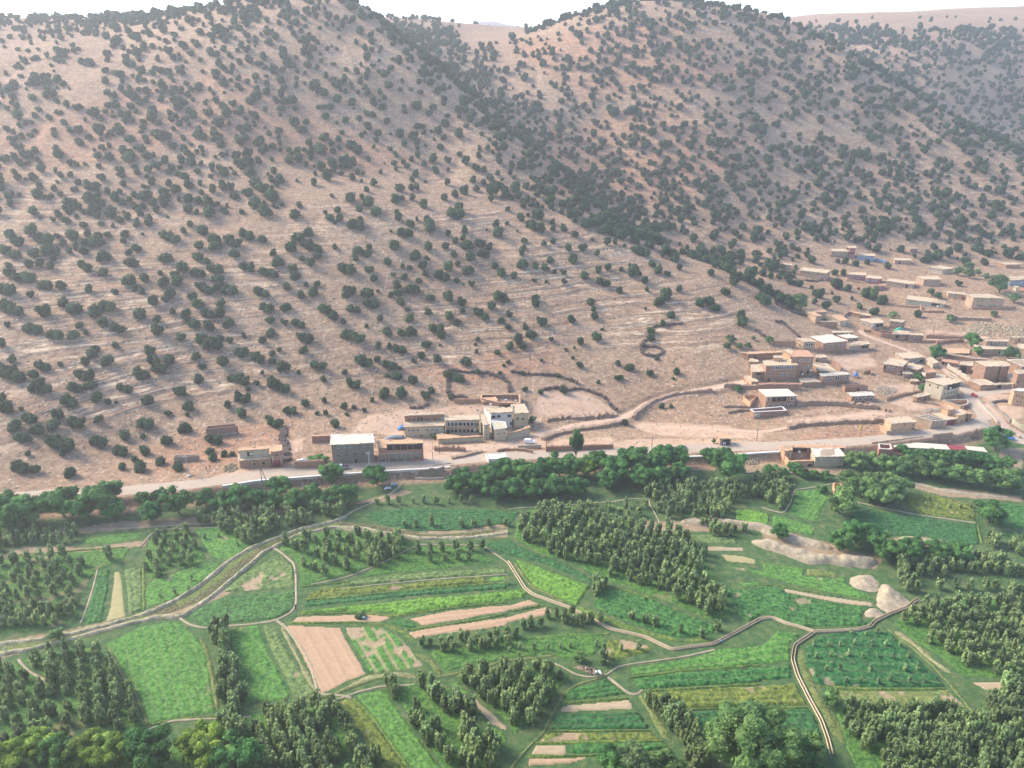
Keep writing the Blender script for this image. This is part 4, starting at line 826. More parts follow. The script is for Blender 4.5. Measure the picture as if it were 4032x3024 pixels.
JQ = """165,75,60 385,70,70 490,65,50 855,15,60 795,90,75 670,130,65 60,130,80 135,125,50 180,165,90 120,205,60 230,225,80 350,140,80 395,130,50 460,130,65 530,170,70 540,190,40 360,225,50 370,260,65 100,320,120 125,285,70 445,300,70 490,270,40 560,270,60 575,330,90 570,300,60 410,365,100 320,345,25 760,200,80 735,245,120 1065,110,75 975,40,60 1045,50,40 1180,175,70 1265,180,65 1080,200,50 1130,80,60 1165,265,70 1210,240,40 1280,245,90 1005,300,70 1075,295,40 1015,360,90 940,335,25 800,345,65 690,365,55 1140,345,25 1220,305,70 1270,330,120 1370,290,50 1370,330,50 1440,330,70 1510,370,65 1485,245,70 1510,275,50 1575,300,80 1660,290,90 1680,350,50 1740,340,60 1800,370,120 1880,350,100 1940,370,90 2020,400,120 1625,400,30 1185,405,50 740,405,60 790,390,50 820,440,90 895,425,80 960,450,60 675,445,60 565,450,75 340,440,85 110,470,80 90,520,70 180,455,50 170,500,60 475,510,80 480,480,50 555,520,50 305,550,60 730,500,60 835,510,90 925,495,80 1170,485,70 1180,450,50 1310,425,50 1375,410,55 1470,455,60 1560,460,60 1655,490,50 1720,420,60 1770,415,50 1835,440,40 1910,405,40 1940,480,130 2080,500,50 2165,520,80 1495,530,80 1355,540,60 1180,560,90 1260,570,60 1320,580,70 995,570,60 1040,615,80 1120,630,65 830,600,90 755,560,50 690,580,80 525,570,70 445,580,50 395,575,50 180,600,65 40,600,120 210,655,65 340,630,40 410,640,70 550,625,50 500,670,45 650,645,120 750,665,60 790,690,20 845,690,50 360,700,80 465,730,110 320,760,50 365,750,60 175,750,90 235,735,30 50,740,100 30,760,70 575,775,75 695,775,90 1250,665,35 1330,675,40 1445,670,50 1575,635,80 1380,610,40 1440,615,45 1665,605,60 1730,580,65 1815,590,45 1870,565,40 1885,610,90 1930,625,40 2015,560,70 2050,600,80 2110,620,45 2190,580,60 1690,685,95 1800,725,65 1965,670,60 1980,725,40 2105,760,90 2060,805,80 2190,720,50 1035,780,110 1260,780,70 1260,820,70 785,815,70 780,860,50 975,835,70 890,870,80 935,905,65 195,825,120 80,855,100 390,810,70 425,855,35 440,910,75 560,870,60 250,910,60 700,895,80 755,935,65 1090,890,50 1040,925,70 1080,965,60 1610,805,65 1635,855,50 1640,895,70 1970,845,30 2135,890,70 1490,920,70 1300,940,75 1195,970,65 1225,1015,80 15,935,50 75,1030,150 295,1000,75 385,1005,70 450,1000,80 615,985,110 650,1020,80 165,960,40 1145,1050,85 1090,1095,65 1180,1095,70 1015,1130,60 885,1045,40 870,1080,30 875,1125,40 1360,1045,40 1690,980,30 1650,1030,80 1550,1065,65 1510,1100,25 1455,1115,30 2080,945,65 2010,990,65 2005,1035,75 1950,1090,40 550,1080,70 640,1085,25 240,1090,70 310,1095,60 380,1120,100 815,1195,85 620,1175,70 520,1155,70 470,1185,50 145,1200,110 235,1175,50 310,1220,110 380,1230,40 1080,1195,35 1050,1215,30 1030,1265,45 1295,1180,35 1500,1165,25 1545,1210,60 1175,1265,40 890,1265,45 740,1290,130 685,1280,60 365,1285,75 295,1280,45 460,1305,80 1870,1230,65 1790,1205,50 2000,1265,65 1800,1295,60 1665,1320,40 2170,1260,60 2150,1300,30 2045,1170,40 1400,1285,35 1190,1370,45 1290,1390,50 1445,1380,65 80,1350,100 45,1310,40 20,1260,50 280,1400,90 385,1400,90 585,1380,60 550,1415,75 710,1420,50 200,1440,40 85,1485,45 150,1505,40 20,1480,60 35,1530,40 1840,1585,65 2075,1480,45 2135,1480,35"""
JN = '2700,1000,60 2740,1015,60 2790,1030,62 2830,1050,60 2870,1065,62 2900,1085,58 2940,1100,60 2980,1120,62 3010,1140,55 3050,1160,58 3080,1185,58 3110,1205,50 2760,990,50 2850,1030,50 2950,1080,50 2890,1110,48 2800,1075,40 2620,985,50 2650,1000,50 2620,1167,54 2598,1185,44 2753,1194,44 2790,1185,50 2816,1212,46 2922,1267,50 2917,1240,44 3008,1185,50 2990,1167,44 2853,1148,44 2560,960,50 2500,945,50 2440,925,50 2380,905,50 2320,880,45 2530,930,45 2470,910,45 2410,890,45 2350,870,45'
JF = """405,95,110 580,95,90 130,170,140 40,110,130 555,200,120 640,290,180 400,220,120 310,270,100 1090,300,120 1220,310,140 1400,350,130 1610,330,110 1190,510,130 1040,510,130 280,590,110 340,690,100 640,765,80 1070,710,240 1270,790,150 1460,775,60 740,880,190 830,820,130 1000,865,70 1065,990,130 1340,950,80 1640,910,320 1850,1000,190 1470,1090,150 690,1010,140 880,1090,170 1720,1190,170 90,930,220 1970,400,130 1615,50,150 1770,100,170 2180,110,140 2020,100,50 860,1340,110"""
JG = """70,110,130 640,60,150 520,220,180 700,210,220 880,180,180 440,290,120 1040,80,180 1400,80,190 1590,175,170 1185,190,90 1050,250,60 1190,310,150 1515,335,140 1860,50,90 1935,190,190 2060,90,100 2150,230,180 1710,150,60 1665,65,60 540,290,140 300,210,100 1070,705,110 350,1240,150"""
LM = [('the roofless brick shell', (868,1710)), ('the two storey house with a peach roof', (1020,1770)), ('the grey three storey house', (1385,1760)), ('the long house with white framed windows', (1650,1650)), ('the arcaded house', (1830,1650)),
      ('the pale two winged house', (2020,1600)), ('the curved thorn hedge', (2330,1570)), ('the dirt track fork', (2500,1610)), ('the round thorn pen', (2570,1385)), ('the cliffy rock ledge', (2100,985)), ('the pink painted houses', (3400,1100)),
      ('the blue painted house', (3410,1010)), ('the unfinished white roofed house', (3060,1580)), ('the big village house with a window band', (3080,1450)), ('the bare saddle of the ridge', (1750,640)), ('the left border of the photo', (0,1400)), ('the long bedded rock band at far left', (250,1380)),
      ('the concrete grid frame', (3700,1650)), ('the spur crest', (2560,943)), ('the bottom of the left slope', (250,1850)), ('the power mast on the left slope', (742,1820)), ('the row of young olive trees by the village', (2900,1360)), ('the smooth bare slope', (1450,760))]
def near_label(px, py, wd):
    best = sorted(LM, key=lambda l: math.hypot(px-l[1][0], (py-l[1][1])*1.3))[0]; dx = px-best[1][0]; dy = py-best[1][1]
    side = 'above' if dy < -abs(dx)*.8 else 'below' if dy > abs(dx)*.8 else ('left of' if dx < 0 else 'right of')
    sz = 'large' if wd > 46 else 'medium' if wd > 36 else 'small'
    d = math.hypot(dx, dy); far = 'just' if d < 110 else 'well' if d < 300 else 'far'
    return sz, far, side, best[0]
ORD = ['', 'first', 'second', 'third', 'fourth', 'fifth', 'sixth', 'seventh', 'eighth', 'ninth', 'tenth', 'eleventh', 'twelfth', 'thirteenth', 'fourteenth', 'fifteenth', 'sixteenth', 'seventeenth', 'eighteenth', 'nineteenth', 'twentieth']
def ordn(i): return ORD[i] if i < len(ORD) else '%dth' % i
JL = []
for key, txt in (('P', JP), ('Q', JQ), ('F', JF), ('G', JG), ('N', JN)):
    for t in txt.split():
        x, y, wd = map(float, t.split(',')); k_ = 1 if wd*cs(key) < 56 else 2 if wd*cs(key) < 78 else 3
        for q_ in range(k_):
            w1 = wd*.84/(1+.42*(k_-1)); ox = (q_-(k_-1)/2)*(wd-w1)/max(1, k_-1); oy = ((q_*37) % 3-1)*w1*.2*(k_ > 1); px, py = cx(key, x+ox, y+oy); JL.append((px, py+w1*cs(key)*.30, w1*cs(key)))
a = np.array(JL); HP = hit(a[:, 0], a[:, 1]); keep = []
ds = np.linalg.norm(HP-np.array([0, 0, CAMZ]), axis=1); WM = a[:, 2]*ds/FPX
ordr = np.argsort(-a[:, 2]); used_lab = {}
def jun_obj(P, wd, px, py, wpx):
    me = JUN[random.randrange(6)]; sz, far, side, lm = near_label(px, py, wpx)
    o = link('juniper_tree', me); o.location = (P[0], P[1], P[2]-.25); o.rotation_euler = (0, 0, random.random()*6.28)
    o.scale = (wd*1.08*(.9+.2*random.random()), wd*1.08*(.9+.2*random.random()), wd*(.88+.3*random.random()))
    return o, (sz, far, side, lm)
objs = []; REST = []
for r_, i in enumerate(ordr):
    if r_ < 300: o, k = jun_obj(HP[i], WM[i], a[i, 0], a[i, 1], a[i, 2]); objs.append((o, k, a[i]))
    else: REST.append((HP[i], WM[i]))
byk = {}
for o, k, q in objs: byk.setdefault(k, []).append((o, q))
for k, L in byk.items():
    L.sort(key=lambda t: t[1][0]); base = '%s juniper %s %s %s' % (k[0], k[1], k[2], k[3])
    for j, (o, q) in enumerate(L):
        sfx = '' if len(L) == 1 else ', leftmost' if j == 0 else ', rightmost' if j == len(L)-1 else ', %s from left' % ordn(j+1)
        tag(o, base+sfx, 'juniper', 'junipers scattered over the dry hillside')
# --- junipers beyond the hand read area, scattered by density
def scatter_junipers():
    rng = np.random.default_rng(11); out = []; N_ = 30000
    y = rng.uniform(330, 1150, N_); x = rng.uniform(-1.05, 1.05, N_)*Wd(y); z = H(x, y); P = np.stack([x, y, z], -1); px, py = project(P)
    d = np.linalg.norm(P-np.array([0, 0, CAMZ]), axis=1)
    vis = (px > -120) & (px < PW+120) & (py > -90); lst = np.zeros(N_, bool)
    lst |= (px < 1344) & (py > 895); lst |= (px >= 1344) & (py > 725) & (py > 725+(px-1344)*.12) & (px < 2120); lst |= (px >= 2120) & (px < 3160) & (py > 818+(px-2120)*.31)
    lst |= (px > 3150) & (py > 960); lst |= (px > 2650) & (py > 1180)
    dens = .55+.55*fbm(x, y, 40, 3, 200); 
    right = (px > 1900+(900-py)*.0) & (y > 480); dens = np.where((px > 2300) & (py < 950), dens*1.8, dens)
    bandL = np.exp(-(((px-(1500+(py)*1.12))/130.)**2)); dens = dens+bandL*.5*(py < 860)*(py > 40)
    bandR = np.exp(-(((px-(3050+(py-60)*1.75))/190.)**2)); dens = dens+bandR*1.3*(py < 700)+1.0*np.exp(-((py-(795+(px-2120)*.40))/38.)**2)*(px > 2100)*(px < 3120)
    smooth_ = ((np.abs(px-1500) < 420) & (py > 690) & (py < 860)); dens = np.where(smooth_, dens*.25, dens)
    barel = (px < 420) & (py < 330); dens = np.where(barel, dens*.55, dens)
    top = (y > 900) ; dens = np.where(top, dens*np.where((px > 3300) & (py > 105), .75, .16), dens); dens = np.where((np.abs(px-1940) < 130) & (y > 800), 0, dens); dens = np.where((px > 3350) & (py < 115), .02, dens)
    dens = np.where(y > 1080, .03, dens)
    k = vis & ~lst & (rng.random(N_) < dens*1.0)
    P = P[k]; n = len(P); w2 = np.clip(rng.lognormal(math.log(4.05), .28, n), 2.0, 8.0); w2 = np.where(P[:, 1] > 900, w2*1.1, w2)
    cell = {}
    for i in np.argsort(-w2):
        c = (int(P[i, 0]//6), int(P[i, 1]//6)); ok = True
        for ax in (-1, 0, 1):
            for ay in (-1, 0, 1):
                for j in cell.get((c[0]+ax, c[1]+ay), ()):
                    if (P[i, 0]-P[j, 0])**2+(P[i, 1]-P[j, 1])**2 < (.37*(w2[i]+w2[j]))**2: ok = False
        if ok: cell.setdefault(c, []).append(i); out.append((P[i], w2[i]))
    return out
REST += scatter_junipers()
def merged(name, protos_, items, mat, hs=(.85, 1.2), sink=.2, wj=.12):
    rng = np.random.default_rng(5); VV, FF, o = [], [], 0
    for P, wd in items:
        v, f = protos_[rng.integers(len(protos_))]; a_ = rng.random()*6.28; ca, sa = math.cos(a_), math.sin(a_)
        sx, sy = wd*(1+wj*rng.normal()), wd*(1+wj*rng.normal()); sz = (wd if not isinstance(wd, tuple) else wd[1])*rng.uniform(*hs)
        x = v[:, 0]*sx; y = v[:, 1]*sy; VV.append(np.stack([P[0]+x*ca-y*sa, P[1]+x*sa+y*ca, P[2]-sink+v[:, 2]*sz], -1)); FF.append(f+o); o += len(v)
    return link(name, np_mesh(name, np.concatenate(VV), np.concatenate(FF), mat))
tag(merged('juniper_woodland', [juniper(200+s, 150, .08) for s in range(8)], REST, M['juniper']), 'smaller and farther junipers dotting the upper hillsides', None, None, 'stuff')
print('junipers', len(objs), len(REST))
# --- orchards: block outline, row spacing, tree spacing, height, direction points, label
OR = [
 ('5 -200,470 150,440 500,800 700,1130 500,1250 0,1400 -200,1400', 3.91, 3.28, 3.99, 25, 'bottom left orchard'),
 ('5 200,420 450,370 850,350 1000,450 1290,980 1200,1060 900,1100 600,900 480,750 350,560', 3.46, 2.91, 3.99, -62, 'orchard left of the large clover field'),
 ('5 1850,180 1960,180 2000,350 2110,600 2150,880 1980,960 1930,800 1880,420', 2.91, 1.82, 4.37, -75, 'hedge row between the two clover fields'),
 ('1 -200,700 150,660 750,600 760,700 600,1000 250,1060 -200,1100', 4.55, 3.46, 3.99, 10, 'loose orchard at far left'),
 ('1 -200,1140 400,1100 680,1070 690,1170 450,1270 -200,1340', 3.28, 2.73, 3.80, 8, 'dense rows above the far left stream bank'),
 ('1 870,590 1050,590 1050,700 870,710', 5.46, 3.64, 4.37, 0, 'few trees above the straw plot'),
 ('1 1300,560 1340,440 1650,430 1750,600 1780,680 1500,790 1330,830 1260,760', 4.19, 3.09, 3.61, 12, 'small orchard between the two left footpaths'),
 ('2 -500,350 0,300 500,250 780,230 760,290 500,350 200,420 0,500 -100,560 -200,480', 3.28, 2.55, 4.37, 10, 'dark thicket above the upper stream bend'),
 ('1 0,440 400,410 720,400 740,490 600,540 200,560 0,620 -200,640 -200,470', 3.64, 2.91, 3.42, 5, 'shrubby strip below the left walnuts'),
 ('2 230,540 350,480 700,440 1000,430 1320,500 1300,560 1050,700 880,760 700,830 480,860 420,750 380,650', 5.10, 4.19, 4.18, -30, 'scattered trees inside the stream bend'),
 ('2 950,600 1300,490 1330,560 1250,680 1080,740 960,700', 3.09, 2.73, 4.37, -30, 'clump beside the diagonal path'),
 ('2 1340,640 1450,560 1950,520 2100,640 1900,680 1600,720 1450,710', 4.91, 4.19, 3.80, 5, 'trees right of the diagonal path'),
 ('2 800,200 1100,170 2212,170 2212,200 1400,210 1050,210', 5.00, 4.09, 3.04, 2, 'bush row along the field terrace'),
 ('2 1100,370 1400,380 2212,320 2212,390 1800,430 1400,430', 4.19, 4.73, 3.23, 2, 'bush row on the lower edge of the long dark field'),
 ('3 80,360 200,240 700,260 1100,400 1500,450 1640,520 1740,680 1800,880 1900,1000 1950,1170 1750,1180 1450,1060 1380,960 1240,960 1080,920 900,830 780,760 640,740 480,660 330,620 120,540 60,460', 3.55, 3.00, 4.56, -22, 'big dense central orchard'),
 ('3 180,240 600,200 1200,200 1250,330 1100,370 700,300', 4.55, 3.28, 3.61, 3, 'thin rows above the central orchard'),
 ('3 1180,20 1500,20 2212,40 2212,150 1950,160 1900,330 1350,330 1270,200 1200,100', 3.37, 2.91, 4.18, 0, 'grey green orchard below the road walnuts'),
 ('I -60,380 160,400 240,460 230,600 120,650 -60,600', 3.37, 2.91, 4.37, 0, 'orchard left of the curved footpath'),
 ('3 1600,380 1750,350 2050,400 2130,430 2000,470 1800,470', 3.09, 2.73, 3.23, 0, 'shrub row between the gravel banks'),
 ('3 760,880 860,870 850,950 780,1000 740,1060', 2.18, 2.00, 4.18, -70, 'small clump at the tip of the leafy crop'),
 ('3 830,1060 900,1130 1100,1170 1300,1240 1400,1300 1650,1320 1840,1240 1850,1290 1700,1360 1500,1380 1300,1310 1000,1200', 4.55, 3.09, 3.42, -22, 'bushy row along the upper side of the canal'),
 ('6 1420,310 1600,280 2212,190 7 200,120 480,30 780,60 830,130 700,180 300,170 100,200 6 2212,330 1900,350 1620,380', 3.28, 2.46, 3.42, 8, 'bushy rows on the lower furrowed strip'),
 ('6 1440,260 1700,200 2212,80 2212,150 1700,260 1450,320', 8.19, 2.73, 3.23, 8, 'single row of young trees on the furrowed strip'),
 ('7 730,380 880,350 880,430 860,480 760,490', 2.55, 2.37, 4.18, 0, 'round clump above the lower path crossing'),
 ('6 0,930 300,890 470,880 560,950 700,1180 740,1380 740,1600 -300,1600 -400,1100', 3.37, 2.46, 4.56, -60, 'orchard at the bottom left of centre'),
 ('6 470,860 560,830 720,820 860,980 870,1100 1080,1300 1090,1600 820,1600 760,1200 620,1000', 3.28, 2.46, 4.56, -60, 'double tree row at the bottom'),
 ('6 1160,650 1270,650 1260,780 1200,800', 2.18, 2.00, 4.37, -50, 'clump by the dry grass bank'),
 ('6 1340,880 1420,860 1600,1050 1700,1250 1720,1420 1620,1400 1500,1180 1400,1040', 2.73, 2.37, 4.56, -50, 'left of the two diagonal tree rows'),
 ('6 1390,640 1560,620 1700,720 1900,920 2100,1150 2150,1400 1700,1400 1800,1250 1750,1060 1550,880 1460,740', 3.19, 2.46, 4.75, -48, 'right of the two diagonal tree rows'),
 ('6 1780,560 2100,520 2212,490 7 350,480 550,600 430,720 300,880 120,1080 0,960 6 2180,960 2050,850 1850,690', 3.46, 2.64, 4.37, 60, 'triangular orchard at the bottom centre'),
 ('8 660,830 1000,830 1700,880 1800,900 1950,1100 2000,1337 2000,1600 1000,1600 1000,1300 720,1150 660,1000', 3.19, 2.46, 4.66, 0, 'dense orchard at the bottom right'),
 ('I 1250,1510 1400,1430 2212,1400 2500,1400 8 2500,560 2212,560 1720,540 1640,440 1520,360 1300,220 1130,110', 3.64, 2.91, 4.37, 0, 'wide orchard at the right border'),
 ('8 1880,710 2212,640 2500,640 2500,1600 2050,1600 1960,960', 3.37, 2.64, 4.56, 0, 'lowest right orchard'),
 ('7 1200,800 1330,800 1500,930 1640,1080 1740,1300 1760,1500 1600,1500 1480,1200 1340,1000', 3.00, 2.18, 4.75, -60, 'tall hedge beside the diagonal ditch'),
 ('I 1090,1160 1400,1120 1700,1060 1900,1080 2212,1180 2212,1230 1950,1220 1500,1220 1200,1230', 3.09, 2.55, 4.37, -5, 'dense belt behind the gravel heap'),
 ('I 1100,1200 1240,1200 1330,1330 1250,1400 1150,1330', 2.91, 2.55, 3.80, 0, 'bushes behind the big gravel cone'),
 ('I 1400,1290 2212,1280 2212,1360 1400,1360', 4.55, 4.19, 3.42, 0, 'thin row above the wide right orchard'),
 ('I 1860,880 2212,900 2500,940 2500,1130 2212,1070 1900,990', 3.28, 2.73, 4.56, 0, 'grove at the right border'),
]
def poly_rows(spec, rs, ts, ang, jit=.35):
    p = np.array(path(spec)); w_ = hit(p[:, 0], np.clip(p[:, 1], 1600, 3600)); c = w_[:, :2].mean(0); R = np.abs(w_[:, :2]-c).max()*1.5; th = math.radians(ang)
    u = np.arange(-R, R, ts); v = np.arange(-R, R, rs); U, V2 = np.meshgrid(u, v); U = U+RNG.normal(size=U.shape)*jit*.9; V2 = V2+RNG.normal(size=U.shape)*jit*.8
    x = c[0]+U*math.cos(th)-V2*math.sin(th); y = c[1]+U*math.sin(th)+V2*math.cos(th); ok = (y > 112) & (y < 300); x = x[ok]; y = y[ok]; z = H(x, y)
    a_, b_ = project(np.stack([x, y, z], -1)); m = pip(a_, b_, p) & (a_ > -70) & (a_ < PW+70) & (b_ < PH+170) & (RNG.random(len(x)) < .94); ri = np.repeat(np.arange(len(v))[:, None], len(u), 1)[ok]
    return x[m], y[m], z[m], a_[m], b_[m], ri[m]
allt = []
for k, (sp, rs, ts, hg, ang, nm) in enumerate(OR):
    x, y, z, a_, b_, ri = poly_rows(sp, rs, ts, ang)
    for i in range(len(x)): allt.append((b_[i], x[i], y[i], z[i], hg*(.8+.4*random.random()), nm, a_[i], ri[i]))
allt.sort(key=lambda t: -t[0]); print('orchard trees', len(allt))
fr = [t for t in allt if t[0] < PH+40 and 0 <= t[6] <= PW]; first = fr[:300]; ids = set(map(id, first)); rest = [t for t in allt if id(t) not in ids]
def row_labels(items, what, where):
    """items: (object, px, py, row id, steep?) of one planting; label by row and place in the row"""
    rows = {}
    for it in items: rows.setdefault(it[3], []).append(it)
    dx = np.std([i[1] for i in items]); R = list(rows.values()); one = [r for r in R if len(r) > 1]
    lat = np.mean([abs(r[-1][1]-r[0][1]) > abs(r[-1][2]-r[0][2]) for r in one]) > .5 if one else True
    R.sort(key=lambda r: -np.mean([i[2] for i in r]) if lat else np.mean([i[1] for i in r]))
    for n, r in enumerate(R, 1):
        r.sort(key=lambda i: i[1] if lat else -i[2])
        for m, it in enumerate(r, 1): it[0]['label'] = '%s %s %s, %s row from %s, %s' % (ordn(m), what, 'from left' if lat else 'from front', ordn(n), 'front' if lat else 'left', where)
byn = {}
for b_, x, y, z, hg, nm, a_, ri in first:
    j = random.randrange(6); o = tree('fruit_tree', (APC[j], APT[j]), (x, y, z-.05), hg*1.15, hg, 'x', 'fruit tree', 'fruit trees of the '+nm); byn.setdefault(nm, []).append((o, a_, b_, ri))
for nm, L in byn.items(): row_labels(L, 'fruit tree', nm)
pv = []
for s in range(6):
    (cv, cf), _t = apple(20+s, 230, .058); pv.append((cv, cf))
tag(merged('orchard_trees', pv, [((x, y, z), hg) for b_, x, y, z, hg, nm, a_, ri in rest], M['apple'], (.9, 1.15), .05), 'rows of bushy fruit trees across the middle and far fields', None, None, 'stuff')
# saplings
SP_ = [('8 400,240 900,190 1080,210 1230,370 1420,540 1520,640 850,655 460,620 370,450', 4.4, 4.0, 2.0, 0, 'sapling field beside the canal branch', .95), ('7 0,260 800,220 850,280 740,400 500,440 300,380 0,420', 5.2, 3.4, 2.2, 5, 'plot right of the half grown crop', .9),
  ('1 1300,1000 1500,880 1700,800 1850,760 1700,930 1350,1080', 5.0, 4.0, 2.0, 20, 'crop wedge above the stream bend', .8), ('1 1700,450 2150,400 2180,560 1950,650 1800,600', 7, 5, 2.2, 20, 'plain green grass plot', .8),
  ('7 240,1165 1350,1150 1350,1200 240,1200', 9, 3.2, 1.6, 3, 'lowest terrace strips', 1), ('I 1300,540 1780,640 1780,740 1320,670', 5, 4, 2.0, 0, 'garden below the pale willows', .9), ('7 900,250 1200,300 1200,360 950,430', 6, 4.5, 2.8, 0, 'tan patch below the canal', .9)]
n_s = 0
for sp, rs, ts, hg, ang, nm, pr in SP_:
    x, y, z, a_, b_, ri = poly_rows(sp, rs, ts, ang, .4); new = []
    for i in range(len(x)):
        if random.random() < pr and n_s < 290:
            j = random.randrange(3); h = hg*(.8+.4*random.random()); new.append((tree('sapling', (SPC[j], SPT[j]), (x[i], y[i], z[i]), h, h, 'x', 'sapling', 'saplings in the '+nm), a_[i], b_[i], ri[i])); n_s += 1
    if new: row_labels(new, 'sapling', nm)
print('saplings', n_s)
